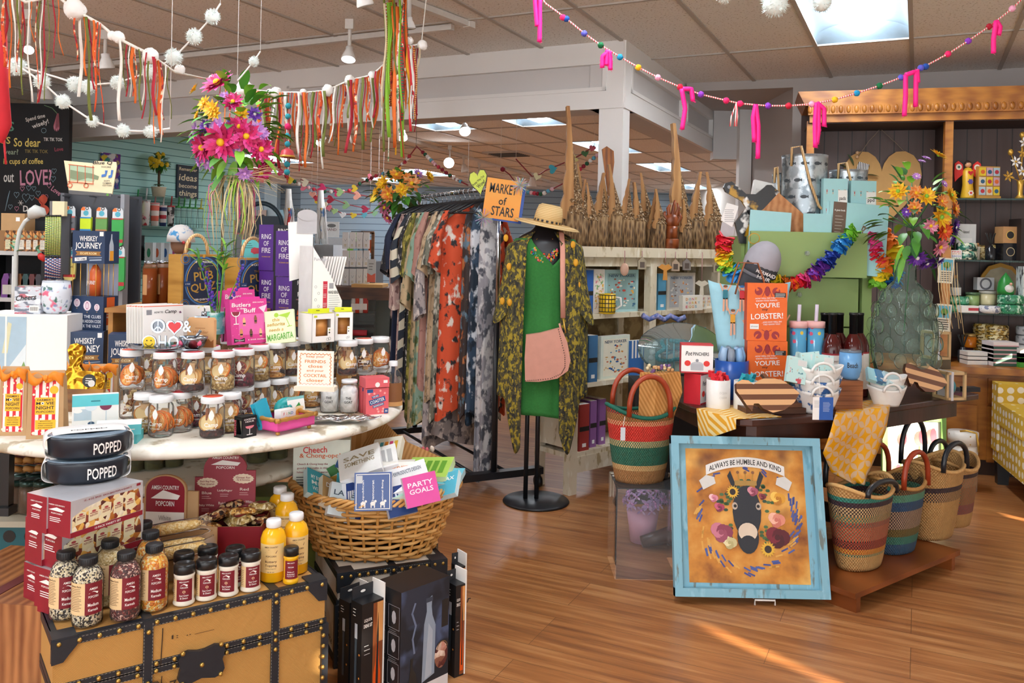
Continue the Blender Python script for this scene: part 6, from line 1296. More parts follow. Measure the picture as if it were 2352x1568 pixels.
Px(66,1218,106,1226,290,1170,zc_,1142,'top popcorn box of the rear stack with a shiny maroon end',D=.08)
zt_=W(161,1152,ON(161,1237,zc_).y).z
for i,(py,lb)in En(((1138,'navy popcorn bowl in a white sleeve, lower of the two on the boxes'),(1081,'navy popcorn bowl in a white sleeve, upper one with its lid visible'))):
 d=2.32;p=W(200,1100,d);hB=.062;z=zt_+.002+i*(hB+.004);t=Tg('popcorn_bowl',lb,'bowl',(p.x+.004*i,d,z),.42+.12*i);r=.102
 b=B();b.La([(r*.86,0),(r*.97,.01),(r,hB-.012),(r*.99,hB-.003)],m('#141c28',.35),40,sy=.8);Pa('bowl_body',b,t);b=B();b.La([(r*.99,hB-.003),(r*.93,hB),(0,hB-.004)],m('#6d8090',.2),40,sy=.8);Pa('lid',b,t)
 b=B();W2=m('#eceae8',.5);x0=-r*1.06
 def slv(u,v):
  g=(u-.5)*1.1;y=-r*.45+v*r*.95
  ang=u*2*PI;px_=cos(ang);pz=sin(ang);px_=math.copysign(abs(px_)**.45,px_);pz=math.copysign(abs(pz)**.45,pz);return(r*1.06*px_,r*.22+(v-.5)*r*.95,hB*.5+(hB*.5+.003)*pz)
 b.grid(slv,48,1,W2);Pa('card_sleeve',b,t,tk=.0015)
 b=B();q=B();q.Tx('POPPED',(0,0,hB*.45),.03,WH,.078);b.add([V((r*1.003*sin(p_.x/r+.42),-r*.803*cos(p_.x/r+.42),p_.z))for p_ in q.v],q.f,WH)
 q=B();q.Tx('POPPED',(0,0,0),.014,K0,.09);b.add([V((p_.x,r*.02+p_.z,hB+.0044))for p_ in q.v],q.f,K0);Pa('lettering',b,t)
Lo,w,h=fd(330,427,1090,1205,2.62);t=Tg('popcorn_sign','arched maroon and white popcorn sign on brown card at the back of the trunk','sign',(Lo.x,Lo.y,Lo.z),-.03);t.location.z=KZ;h+=Lo.z-KZ
def arch(w,h,r,x=0,n=14):return[(x-w/2,0),(x+w/2,0)]+[(x+w/2*cos(PI*i/n),h-r+r*sin(PI*i/n))for i in Ra(n+1)]
b=B();b.Pz(arch(w,h,w*.34),0,.01,CARD);b.Pz([(w*.2,0),(w*.75,0),(w*.75,h*.8),(w*.2,h*.8)],.012,.02,CARD);b.Pz([(-w*.5,0),(-w*.35,0),(-w*.35,h*.72),(-w*.5,h*.72)],.012,.02,CARD);Pa('card',b,t)
b=B();b.Pz([(x*.92,z*.985)for x,z in arch(w,h,w*.34)],-.001,0,MAR2);b.Re(-w*.46,w*.46,h*.32,h*.56,-.002,m('#ece7de'));b.Tx('AMISH COUNTRY',(0,-.002,h*.85),h*.05,WH,w*.66);b.Tx('POPCORN',(0,-.002,h*.66),h*.06,WH,w*.44);b.Pz([(-w*.34,h*.72),(-w*.05,h*.82),(w*.36,h*.76),(w*.3,h*.71)],-.0024,-.002,WH);b.Tx('White',(0,-.003,h*.49),h*.06,m('#b0a8a0'),w*.3);b.Tx('Microwave Popcorn on the cob',(0,-.003,h*.4),h*.04,MAR2,w*.76);b.Tx('amishcountrypopcorn.com',(0,-.003,h*.245),h*.035,WH,w*.7);Pa('printed_front',b,t)
Lo,w,h=fd(447,584,1036,1190,2.75);t=Tg('popcorn_display_header','big maroon popcorn display header with two starburst badges','sign',(Lo.x,Lo.y,KZ+.05),.05);h=W(500,1036,2.75).z-KZ-.05;k=w/137.0;h2=h*.66
b=B();R3=m('#9c3d4a',.6);b.Pz([(-w/2,0),(w/2,0),(w/2,h*.76),(w*.34,h*.76)]+[(w*.0+w*.36*cos(PI*i/14),h*.76+h*.24*sin(PI*i/14))for i in Ra(1,14)]+[(-w*.36,h*.76),(-w*.36,h*.67),(-w/2,h*.67)],0,.008,R3);Pa('card',b,t)
b=B();b.Tx('AMISH COUNTRY',(0,-.001,h*.92),h*.035,WH,w*.44);b.Tx('POPCORN',(0,-.001,h*.795),h*.035,WH,w*.3);b.Pz([(-w*.24,h*.83),(-w*.05,h*.89),(w*.25,h*.86),(w*.2,h*.82)],-.0012,-.001,WH)
for x,z,s1,s2 in((-.29,.6,'Each Bag Pops','Four Quarts!'),(.3,.655,'Great for','Air & Stovetop')):b.Dc(w*x,h*z,w*.18,-.001,m('#ecd9c0'),32,h*.065,jag=.1);b.Tx(s1,(w*x,-.0016,h*(z+.015)),h*.025,MAR2,w*.24);b.Tx(s2,(w*x,-.0016,h*(z-.018)),h*.025,MAR2,w*.22)
for x,z,s_ in((-.3,.47,'Blue'),(0,.5,'Ladyfinger'),(.32,.52,'Red'),(-.3,.31,'Baby White'),(0,.34,'Rainbow'),(.32,.36,'Medium White')):b.Tx(s_,(w*x,-.001,h*z),h*.035,m('#f0dfd8'),w*(.1+.015*len(s_)));b.Ln(w*(x-.08),w*(x+.08),h*(z-.045),2,h*.025,-.001,m('#d9a8a8'),.002)
Pa('printed_front',b,t)
Lo,w,h=fd(455,590,1185,1250,2.6);z1=h*.8;t=Tg('popcorn_bag_box','open maroon carton full of little kernel bags behind the seasoning jars','box',(Lo.x,Lo.y+.03,KZ),.1);w*=1.0
b=B();hB=.1;dB=.16
for q in(((0,.002,hB/2),(w,.004,hB)),((0,dB,hB/2),(w,.004,hB)),((-w/2,dB/2,hB/2),(.004,dB,hB)),((w/2,dB/2,hB/2),(.004,dB,hB)),((0,dB/2,.002),(w,dB,.004))):b.Bx(q[0],q[1],[CARD,CARD,MAR2,MAR2,CARD,MAR2])
Pa('carton',b,t)
for i in Ra(14):
 q=Mx.Translation(V((Lo.x,Lo.y+.03,KZ)))@Mx.Rotation(.1,4,'Z')@V((-w*.4+w*.8*((i*5)%7)/6,.03+.1*((i*3)%5)/4,hB-.008+.018*(i//5)));b=B()
 kk=Bi([['#c98a3a','#e0b060','#f0d8a0','#8a5a28'],['#5a2a26','#e0c898','#2a1c1c','#b0784a'],['#d8c48a','#b89a58','#efe0b8','#8a7040']][i%3],120,.4)
 b.grid(lambda u,v:((u-.5)*.085,(v-.5)*.055,.016*math.sqrt(max(0,(1-(2*u-1)**4)*(1-(2*v-1)**4)))),10,8,kk);b.grid(lambda u,v:((u-.5)*.085,(v-.5)*.055,-.008*math.sqrt(max(0,(1-(2*u-1)**4)*(1-(2*v-1)**4)))),10,8,kk)
 b.grid(lambda u,v:((u-.5)*.03,(v-.5)*.03,.0175),2,2,MAR2)
 So('kernel_bag',b,'little clear bag of popcorn kernels in the maroon carton','bag',q,R0.uniform(0,3),'kernel bags in the carton',rot=(R0.uniform(-.5,.3),R0.uniform(-.3,.3),R0.uniform(0,3)))
COB=Bi(['#e6c070','#d8aa58','#f0d498'],170,.5)
Lo,w,h=fd(330,460,1200,1300,2.45);b=B();b.Bx((0,.06,.03),(.17,.12,.06),CARD);b.Bx((0,.12,.06),(.17,.006,.12),CARD);So('cob_carton',b,'low brown carton under the wrapped corn cobs','carton',(Lo.x+.0,2.45,KZ),-.03)
for i,(x0,y0,x1,y1,d,z)in En(((340,1222,462,1200,2.5,0),(350,1263,470,1240,2.47,0),(355,1278,475,1252,2.43,0))):
 a=W(x0,y0,d);e=W(x1,y1,d+.02);t=Tg('corn_cob','corn cob wrapped in cellophane, %s down the pile by the white sign'%ORD[i],'corn cob',a,0,'wrapped corn cobs');L=e-a
 b=B();b.Tu([L*q for q in(0,.08,.3,.6,.9,1)],[.006,.014,.017,.016,.013,.005],COB,14);Pa('cob',b,t);b=B();b.Tu([L*q for q in(-.1,.0,.3,.6,.95,1.15)],[.022,.02,.021,.02,.018,.026],Gs('#f6f2ee',.1,1.4,.08),10,False);Pa('cellophane',b,t)
# ================= script-print trunk, wicker basket of napkins, boxes on the floor, goods below the table =================
a=ON(772,1532,0);rz2=.42;h2=1.4-(1318-561.4)*a.y/F
SCR=Bl('#e3dfd4',['#cfc9ba'],6,.55);M2=Mx.Translation(a)@Mx.Rotation(rz2,4,'Z');W2_=_along(a,V((cos(rz2),sin(rz2),0)),1020);D2=.5
t2=trunk('script_trunk','cream trunk with handwriting print and black leather edges under the wicker basket',M2,W2_,D2,h2,.1,SCR,.02,12,[W2_*.5])
b=B()
for i in Ra(5):b.Tx(('lens','Vienna  Paris','My dear','Fleur et','letters')[i],((.06,.2,.42,.1,.3)[i],-.0036,h2*(.82,.84,.5,.3,.2)[i]),.03,K0,None,0,.3)
b.T=LEFT(-.0036)
for i in Ra(4):b.Tx(('write','ly yours','amour','ens')[i],(-(.1+.1*i),0,h2*(.2+.16*i)),.026,K0,None,0,.3)
Pa('handwriting',b,t2)
bc=W(852,1306,2.98);bz=h2+.005;t=Tg('wicker_basket','big oval honey-coloured wicker basket heaped with paper napkin packs','basket',(bc.x,3.06,bz),.06)
WKR=m('#c8904a',.5,nz=.25,ns=14);WK2=m('#dba965',.5,nz=.2,ns=14)
RX,RY,BH=.292,.205,.2
def brad(v):return .70+.30*v**.8
def rimz(g):return .035*cos(g)**2+(-.012*sin(g))
b=B();n=34;rows=13
for i in Ra(n):
 g=2*PI*i/n;b.Tu([((RX*brad(v/6))*cos(g),RY*brad(v/6)*sin(g),v/6*(BH+rimz(g)))for v in Ra(7)],.0052,WKR,6)
Pa('stake',b,t)
b=B()
for r_ in Ra(rows):
 v=(r_+.4)/rows;pts=[]
 for i in Ra(n*3):
  g=2*PI*i/(n*3);o=.006*cos(g*n/2+PI*r_);k=brad(v);pts.append(((RX*k+o)*cos(g),(RY*k+o)*sin(g),v*(BH+rimz(g))+.004*sin(g*3+r_*1.3)))
 b.Tu(pts,.0062,(WKR,WK2)[r_%2],6,closed=True)
Pa('weave',b,t)
b=B()
for j in Ra(4):
 pts=[]
 for i in Ra(150):
  g=2*PI*i/150;o=.011*cos(g*17+j*PI/2);zo=.011*sin(g*17+j*PI/2);pts.append(((RX*1.01+o)*cos(g),(RY*1.01+o)*sin(g),BH+rimz(g)+zo))
 b.Tu(pts,.0062,(WK2,WKR)[j%2],6,closed=True)
Pa('braided_rim',b,t)
b=B();b.La([(0,.004),(1,.004)],WKR,30,sx=RX*.7,sy=RY*.7);Pa('base',b,t)
def BP(px,py,d):p=W(px,py,d);return p
NAP=[
(735,1120,2.96,.12,.12,.024,(-1.0,.5,.55),'#1f9fb3','#d5eef2',('MY BOOK CLUB','MEETS','WEEKENDS'),'#e9f6f8','teal napkin pack about a book club at the trunk end of the basket'),
(768,1140,2.94,.12,.12,.022,(-.9,.55,.6),'#b3905a','#e9dfca',('DINNER',),'#ffffff','tan napkin pack tucked beside the teal one'),
(786,1150,2.90,.10,.11,.024,(-.5,.3,.45),'#c8d6dc','#eef2f4',('LAKE',),'#3a4a5a','pale grey lake napkin pack standing between tan and navy packs'),
(806,1152,2.92,.06,.13,.02,(-.15,.05,1.0),'#2c4a94','#e6ecf6',(),'#ffffff','navy napkin pack edge-on beside the upright navy one'),
(858,1128,2.86,.125,.125,.024,(-.22,-.05,.0),'#33508f','#e6ecf6',('Republican','Democrat','Rational Being'),'#ffffff','upright navy napkin pack with white elephant and donkey prints'),
(966,1124,2.86,.115,.10,.028,(-.3,-.16,.35),'#d9489a','#f6dbe9',('PARTY','GOALS'),'#ffe9f4','bright pink napkin pack leaning at the rim of the basket'),
(828,1065,2.98,.15,.13,.026,(-1.05,-.32,.1),'#eeeeec','#ffffff',('SAVE','SOMETHING'),'#9a8a6a','white napkin pack with beige lettering on top of the heap'),
(868,1058,3.02,.14,.12,.022,(-1.15,-.25,.15),'#f2f2f0','#ffffff',(),'#b5b5b5','plain white napkin pack under the one with beige lettering'),
(890,1036,3.12,.11,.11,.03,(-1.0,-.2,-.15),'#e9e2d0','#f3ead8',('',),'#d95a4a','cream napkin pack with small coloured flags at the back of the basket'),
(912,1078,3.0,.125,.06,.05,(-.1,-.04,.06),'#f1efe6','#f6f4ec',("DON'T",),'#e28a4a','white napkin box lettered in rainbow colours'),
(986,1080,3.06,.16,.13,.03,(-1.25,-.08,-.2),'#a8cf5a','#dff0b8',(),'#5f9a2a','lime green napkin pack lying at the far end of the basket'),
(1010,1098,3.04,.16,.12,.022,(-1.35,-.05,-.2),'#6fc2d6','#bfe4ee',(),'#ffffff','sky blue napkin pack under the lime one'),
(1024,1116,2.98,.10,.10,.022,(-.9,-.35,-.35),'#4fb0c8','#cfeaf1',('RELAX',),'#ffffff','turquoise napkin pack sliding towards the basket handle'),
(935,1100,2.94,.15,.12,.026,(-1.1,-.28,.2),'#f0f2f4','#ffffff',('PAPERPRODUCTS DESIGN',),'#5a6a7a','white and grey napkin pack lying beside the pink one'),
(912,1124,2.92,.13,.11,.022,(-1.2,-.2,.25),'#b9e4cf','#dff3e8',(),'#5fae8a','mint green napkin pack under the white and grey one'),
(873,1092,3.0,.15,.12,.022,(-1.25,-.1,.1),'#c5e8e4','#e9f6f4',(),'#7fb8b2','pale aqua striped napkin pack behind the navy one'),
(708,1100,3.1,.12,.1,.024,(-.9,.5,.5),'#d93a92','#f3c8e0',(),'#ffffff','magenta napkin pack at the back by the game box'),
(775,1088,3.08,.11,.11,.022,(-.5,.6,.5),'#dcdfe2','#f2f2f2',('NOTES',),'#6a6a70','grey printed napkin pack leaning behind the tan one'),
(802,1108,3.0,.09,.06,.024,(-.4,.1,.2),'#2aa5b8','#bfe4ea',('FUN',),'#ffffff','small teal napkin pack between the white and navy packs'),
(918,1150,2.88,.10,.10,.022,(-.5,-.1,.5),'#24427a','#cdd8ea',('LIFE',),'#dfe8f4','dark blue napkin pack low beside the pink one')]
for(px,py,d,w,h,th,rot,col,edg,words_,tc,lb)in NAP:
 p=W(px,py,d);M3=Euler(rot).to_matrix();o=p-M3@V((0,th/2,h/2))
 t=Tg('napkin_pack',lb,'napkins',o,rot=rot,grp='paper napkin packs in the wicker basket');b=B();E_=m(edg,.35);C_=m(col,.3);b.Fb(w,th,h,[E_,E_,C_,E_,C_,E_]);Pa('wrapped_pack',b,t,bev=.004)
 b=B();q=max(1,len(words_))
 for i,s_ in En(words_):
  if s_:b.Tx(s_,((i-(q-1)/2)*w*.26 if 'Rat' in str(words_)else 0,-.001,h*(.5 if 'Rat' in str(words_)else .7-.22*i)),h*(.06 if 'Rat' in str(words_)else .16),m(tc),w*(.6 if 'Rat' in str(words_)else .75-.04*i),rot=(PI/2 if 'Rat' in str(words_)else 0))
 if 'Rat' in str(words_):
  for s_ in(((-.46,.46),(.94,.96)),((-.46,.46),(.04,.06)),((-.46,-.44),(.04,.96)),((.44,.46),(.04,.96))):b.Re(w*s_[0][0],w*s_[0][1],h*s_[1][0],h*s_[1][1],-.001,WH)
  b.Re(-w*.46,-w*.28,h*.72,h*.92,-.0014,m('#c9cdd3'))
  for x in(-.26,0,.26):b.Dc(w*x,h*.19,w*.07,-.0012,WH,10,w*.055);b.Re(w*(x-.06),w*(x-.03),h*.08,h*.17,-.0012,WH);b.Re(w*(x+.03),w*(x+.06),h*.08,h*.17,-.0012,WH);b.Dc(w*(x+.07),h*.25,w*.035,-.0012,WH,8)
 elif not any(words_):
  for i in Ra(5):b.Re(-w*.42+w*.17*i,-w*.3+w*.17*i,h*.2,h*.8,-.001,m(tc)if col!='#e9e2d0' else m(('#d95a4a','#4fa3b5','#e28a2c','#c83a6a','#e0b03a')[i]))
 Pa('print',b,t)
SMK=Bl('#2c3140',['#4a5878','#1c1f28'],5,.52)
Lo,rz,w,e,h=fe(858,919,1030,1360,1513,2.58,.13);t=Tg('cloche_kit_box','big dark box printed with a smoking glass cloche on the floor','box',(Lo.x,Lo.y,0),rz);h=W(919,1362,Lo.y-.1).z+.0;h=1.4-(1362-565)*2.58/F
b=B();b.Fb(w,e,h,[BLK,BLK,SMK,BLK,BLK,BLK]);Pa('carton',b,t)
b=B();GB=m('#8fa0b4',.3);b.Re(-w/2,w/2,0,h*.1,-.0006,m('#d9d9dc'));b.Pz([(-w*.06,h*.12),(w*.2,h*.16),(w*.21,h*.6),(w*.14,h*.7),(w*.12,h*.78),(w*.13,h*.88),(w*.01,h*.85),(w*.02,h*.75),(-w*.03,h*.64)],-.0012,-.0008,GB);b.Pz([(0,h*.14),(w*.14,h*.17),(w*.15,h*.56),(w*.06,h*.64)],-.0016,-.0013,m('#a9b7c6',.3));b.Re(w*.0,w*.14,h*.83,h*.87,-.0016,m('#3a4454'))
b.line([(-w*.22,h*.42),(-w*.26,h*.55),(-w*.2,h*.66),(-w*.28,h*.78),(-w*.22,h*.86)],w*.035,-.001,m('#6d7c9a'));b.Pz([(-w*.36,h*.06),(-w*.16,h*.1),(-w*.18,h*.22),(-w*.26,h*.3),(-w*.24,h*.38),(-w*.3,h*.38),(-w*.3,h*.28)],-.0016,-.0012,K0);b.Dc(w*.34,h*.3,w*.14,-.0012,Bi(['#8a5a4a','#e0c8b8','#5a2a2a','#c08a7a'],60),16,h*.12);b.Rg(w*.36,h*.36,w*.1,w*.115,-.0016,m('#7a5a3a'),12,0,PI);b.Re(w*.34,w*.48,h*.55,h*.8,-.001,K0)
b.T=LEFT(-w/2-.0008);c_=-e/2
for i in Ra(3):
 for j in Ra(2):
  x=c_-e*.25+e*.5*j;z=h*(.76-.25*i);b.line([(x-e*.2,z-h*.1),(x+e*.2,z-h*.1),(x+e*.2,z+h*.1),(x-e*.2,z+h*.1),(x-e*.2,z-h*.1)],.0016,0,m('#8a8a90'));b.Dc(x,z,e*.08,0,m('#a9a9ae'),8,e*.16);b.Ln(x-e*.18,x+e*.18,z-h*.12,2,.006,0,m('#77777c'),.0016)
b.Re(c_-e*.4,c_-e*.1,h*.9,h*.95,0,WH);b.Re(c_+e*.2,c_+e*.42,h*.03,h*.12,0,m('#b5b5b8'));Pa('printed_picture',b,t)
def drinkbox(p0,pm,p1,yt,yb,d,label,e=.05):
 Lo,rz,w,e,h=fe(p0,pm,p1,yt,yb,d,e);t=Tg('drink_kit_box',label,'box',(Lo.x,Lo.y,0),rz,'tall black liquor kit boxes');h=1.4-(yt-HY-.021*(pm-CX))*d/F;hb=h*.9
 b=B();b.Fb(w,e,hb,BLK);b.Bx((0,e-.002,hb+h*.05),(w*.96,.003,h*.1),m('#24262b'));b.Bx((w/2+.002,e*.5,h*.52),(.004,e*1.1,h*1.02),WH);Pa('carton',b,t)
 b=B();b.Re(w*.02,w*.48,hb*.02,hb*.98,-.0006,m('#8a4a24'));b.Re(w*.2,w*.48,hb*.6,hb*.98,-.001,m('#d99a5a'));b.Pz([(w*.06,hb*.06),(w*.4,hb*.06),(w*.4,hb*.3),(w*.32,hb*.42),(w*.3,hb*.6),(w*.18,hb*.6),(w*.16,hb*.42),(w*.06,hb*.3)],-.0014,-.0011,m('#e05a1c',.3));b.Pz([(w*.17,hb*.12),(w*.28,hb*.12),(w*.28,hb*.66),(w*.25,hb*.88),(w*.2,hb*.66)],-.002,-.0016,K0)
 b.Tx('LIQUOR',(-w*.22,-.001,hb*.84),hb*.035,WH,w*.36);b.Tx('DRINK KIT',(-w*.22,-.001,hb*.79),hb*.035,WH,w*.4);b.Ln(-w*.38,-w*.1,hb*.6,3,hb*.04,-.001,m('#b5b5b8'),.002)
 b.T=LEFT(-w/2-.0008);c_=-e/2;b.Re(c_-e*.12,c_+e*.12,hb*.66,hb*.8,0,m('#b9bec6'));b.Re(c_-e*.1,c_+e*.1,hb*.16,hb*.66,-.0002,m('#3a4650'));b.Ln(c_-e*.3,c_,hb*.93,3,hb*.03,0,WH,.002)
 for z in(.3,.52):b.Dc(c_+e*.32,hb*z,e*.06,0,m('#d98a3a'),8)
 b.T=None;b.Dc(0,hb+h*.05,w*.12,e-.0042,WH,10,h*.012);Pa('print',b,t)
drinkbox(804,829,878,1362,1545,2.55,'tall black drink kit box with an orange bottle, second from the tan trunk',.055);drinkbox(776,800,846,1362,1538,2.66,'tall black drink kit box nearest the tan trunk corner',.055)
drinkbox(1022,1045,1066,1322,1478,2.76,'black drink kit box standing on the floor past the cloche box',.055);drinkbox(1034,1052,1066,1280,1440,2.92,'black drink kit box half hidden behind the last one in the row',.05)
CORR=Sp(['#c9965c','#b37f45'],90,0,.8,0,(0,0,.7))
p=W(868,1060,3.32);t=Tg('paper_flower_wrap','cone of corrugated brown paper around dried flowers behind the basket','wrapped flowers',(p.x,p.y,.0));q=lambda x,y,dd=0:V(W(x,y,3.32+dd))-V((p.x,p.y,0))
b=B();b.add([q(784,1010),q(875,960,.1),q(925,1010),q(1015,1050),q(1008,1070),q(930,1100,-.05),q(850,1120,-.08),q(785,1090)],[(0,1,2,6,7),(2,3,4,5,6)],CORR);b.add([q(845,1120,-.05),q(980,1075,-.02),q(925,1000,.14),q(850,985,.16)],[(0,1,2,3)],CORR);Pa('paper',b,t,tk=.002)
b=B();r2=random.Random(9)
for i in Ra(26):e=q(r2.uniform(930,1000),r2.uniform(1028,1060),.04);b.Tu([q(925,1085,.03),e],.002,m('#8a7a4a'),4);b.sph(e,.008,m(('#e9dccb','#c9606a','#d8c9a0')[i%3]),6,4,(1,1,1.5))
Pa('dried_flower',b,t)
b=B();b.Bx((0,0,.24),(.34,.3,.48),m('#5b4a38'));So('storage_crate',b,'dark crate under the corrugated paper wrap','crate',(p.x+.05,3.55,0),.1)
Lo,w,h=fd(672,800,1010,1195,3.02);t=Tg('board_game_box','tall white board game box leaning under the round table','game box',(Lo.x,Lo.y,Lo.z-.0),.12)
b=B();b.Fb(w,.05,h,m('#dfe3d6'));Pa('carton',b,t);b=B()
b.Tx('Cheech',(-w*.12,-.001,h*.88),h*.08,m('#d8302c'),w*.42,rot=.03);b.Tx('& Chong-opoly',(0,-.001,h*.8),h*.07,m('#d8632c'),w*.78)
for i,s_ in En(('Cheech & Chong keep the','good times rollin in this','loked-up trading game')):b.Tx(s_,(-w*.16,-.001,h*(.7-.05*i)),h*.03,m('#8a2028'),w*.54)
b.Ln(-w*.44,w*.05,h*.54,12,h*.032,-.001,m('#5a5a58'),h*.012)
for x,z,q_,r_ in((.2,.62,'#3a7a3a',.5),(.34,.7,'#24508a',-.4),(.26,.5,'#d8a23a',.3),(.36,.46,'#2a5a3a',-.7)):b.Pz([(w*x+w*.12*cos(r_+g*PI/2+.8),h*z+w*.12*sin(r_+g*PI/2+.8))for g in Ra(4)],-.0014-.0003*x,-.001,m(q_))
Pa('printed_front',b,t)
b=B();b.Bx((0,0,.23),(.3,.2,.46),m('#6f7f3a'));
for i in Ra(2):b.Bx((-.07+.14*i,-.101,.32),(.1,.004,.1),K0)
So('green_crate',b,'olive green crate on the floor under the board game box','crate',(W(640,1200,3.2).x,3.25,0),.05)
DGL=Gs('#b8b894',.35);PKL=Bi(['#3a3814','#4a4a1c','#2a2a10','#55501f'],40,.3)
for i,(x,y)in En(((590,1095),(636,1088),(305,1120),(352,1112),(395,1105))):
 d=(3.1,3.16,2.95,2.98,3.02)[i];p=W(x,y,d);t=Tg('pickle_jar','tall jar of dark pickles on the low table shelf, %s'%('by the red display header','by the board game box','just behind the popped bowls','second behind the popped bowls','behind the white popcorn sign')[i],'jar',(p.x,d,.602),0,'pickle jars under the table');r=.038
 b=B();b.La([(r*.9,0),(r,.005),(r,.105),(r*.8,.12),(r*.8,.125)],DGL,18,cap=False);Pa('glass',b,t);b=B();b.La([(0,.004),(r*.94,.004),(r*.94,.103),(0,.105)],PKL,16);Pa('pickles',b,t);b=B();b.La([(r*.84,.122),(r*.84,.138),(0,.138)],m('#5f6468',.3,.7),18);Pa('lid',b,t)
b=B();b.Fb(.5,.4,.32,Wo('#b57a4a','#7a4626',(30,5,5)));
for x in(-.05,.16):b.Re(x,x+.035,0,.32,-.001,m('#6b2f2f'));b.Re(x,x+.035,0,0,0,K0);b.Bx((x+.0175,.2,.321),(.035,.4,.002),m('#6b2f2f'))
for i in Ra(6):b.Dc(.0 if i%2 else .21,.04+.05*i,.012,-.002,m('#8a5a3a'),12)
p=ON(-60,1660,0);So('printed_gift_box',b,'wood-print gift box with maroon bands at the corner of the picture edge','box',(W(-20,1420,2.25).x,2.25,1.4-(1385-546)*2.25/F-.32),-.12)
b=B();b.Fb(.5,.4,1.4-(1385-546)*2.25/F-.32-.001,m('#3a2a22'));So('low_crate',b,'dark crate under the wood-print gift box','crate',(W(-20,1420,2.25).x,2.25,0),-.12)
t=Tg('crate_of_jars','teal crate with round holes below the jam jars','crate',(W(20,1300,2.9).x,2.9,W(20,1380,2.9).z),.05);TC_=m('#14606a',.5);b=B();hz=W(20,1205,2.9).z-W(20,1380,2.9).z;b.Fb(.36,.3,hz,TC_);Pa('crate_body',b,t);b=B()
for i in Ra(5):
 for j in Ra(4):b.Dc(-.14+.07*i,hz*(.16+.23*j),.021,-.001,K0,14)
Pa('hole_pattern',b,t)
b=B();b.Fb(.36,.3,W(20,1380,2.9).z-.002,m('#2b2220'));So('low_crate',b,'dark base under the teal crate with holes','crate',(W(20,1300,2.9).x,2.9,0),.05)
cz_=W(20,1205,2.9).z;b=B();b.Bx((0,.15,.01),(.46,.36,.02),m('#b9b39e'));So('shelf_board',b,'grey-green board carrying the jam jars by the popcorn boxes','shelf',(W(20,1300,2.9).x,2.9,cz_+.001),.05)
cz_+=.021
for i,(x,y)in En(((20,0),(52,.0),(84,.0),(36,.09),(66,.09),(12,.16),(48,.17),(80,.16))):
 p=W(x,1190,2.93+y);t=Tg('jam_jar','brown jam jar with a dark green lid, %s'%('front row at the picture edge','front row, middle','front row next to the popcorn boxes','second row at the edge','second row next to the boxes','back row at the edge','back row, middle','back row next to the boxes')[i],'jar',(p.x,p.y+.04,cz_),0,'jam jars with green lids')
 b=B();b.La([(.032,0),(.036,.006),(.036,.09),(.03,.1)],Gs('#c9b49a',.3),16,cap=False);Pa('glass',b,t);b=B();b.La([(0,.004),(.034,.005),(.034,.088),(0,.09)],m('#4a2412',.3),16);Pa('jam',b,t);b=B();b.La([(.034,.098),(.036,.1),(.036,.112),(.033,.115),(0,.114)],m('#2f4a44',.25,.4),18);Pa('lid',b,t)
p=W(5,1090,2.7);b=B();b.Bx((0,0,.0),(.12,.03,.2),m('#0f1113',.2));b.Bx((0,-.005,-.11),(.14,.05,.025),BLK);So('dark_picture_frame',b,'dark glossy frame edge in front of the jam jars','frame',(p.x-.03,p.y,p.z),0)
b=B()
for j in Ra(6):
 for i in Ra(9):b.Tu([(-.16+i*.036,-.02*sin(PI*i/8),j*.03),(-.145+i*.036,-.03,j*.03+.012),(-.125+i*.036,-.02,j*.03+.004)],.011,m('#b98c50',nz=.3),6)
p=W(-10,1080,2.95);So('rush_basket',b,'plaited rush basket corner hanging under the round table','basket',(p.x,p.y,p.z),.2)
b=B();b.Pz([(-.09,0),(.09,0),(.09,.1),(-.09,.2)],0,.12,m('#5a1f2a'));b.Bx((.02,.05,.16),(.1,.06,.05),WH);b.Bx((.05,.03,.14),(.05,.03,.02),m('#2a4a9a'));p=W(70,1090,3.0);So('open_display_box',b,'open maroon display box under the table rim by the rush basket','box',(p.x,p.y,.602),0)
# ================= clothes rack, dress form, bookshelf with carved trees =================
RA=ON(1133,1130,0);RB=ON(952,1018,0);RA.z=RB.z=0;RZT=1.4+(569-430)*RA.y/F
rd=(RB-RA);RL_=rd.length;rd.normalize();rn=V((rd.y,-rd.x,0));RM=Mx.Translation(RA)@Mx.Rotation(math.atan2(rn.y,rn.x),4,'Z')
STL=m('#c4c7cc',.15,1,nz=0);DKM=m('#1b1c20',.4)
t=Tg('clothes_rack','rolling clothes rack with a chrome rail and black posts on casters','clothes rack',RA,math.atan2(rn.y,rn.x))
b=B();b.Tu([(0,-.06,RZT),(0,RL_+.06,RZT)],.013,STL,12);Pa('rail',b,t)
for y in(0,RL_):
 b=B();b.Tu([(0,y,.09),(0,y,1.0)],.017,DKM,10);b.Tu([(0,y,1.0),(0,y,RZT)],.012,STL,10);Pa('post',b,t)
 b=B();b.Bx((0,y,.1),(.62,.06,.04),DKM);Pa('foot_bar',b,t,bev=.006)
 for x in(-.29,.29):b=B();b.La([(.0,-.015),(.033,-.014),(.033,.014),(0,.015)],DKM,16);b.v=[V((p.z+x,p.x+y,p.y+.034))for p in b.v];b.Bx((x,y,.07),(.02,.03,.05),DKM);Pa('caster',b,t)
b=B()
for x in(-.1,.1):b.Tu([(x,0,.1),(x,RL_,.1)],.01,DKM,8)
Pa('lower_rail',b,t)
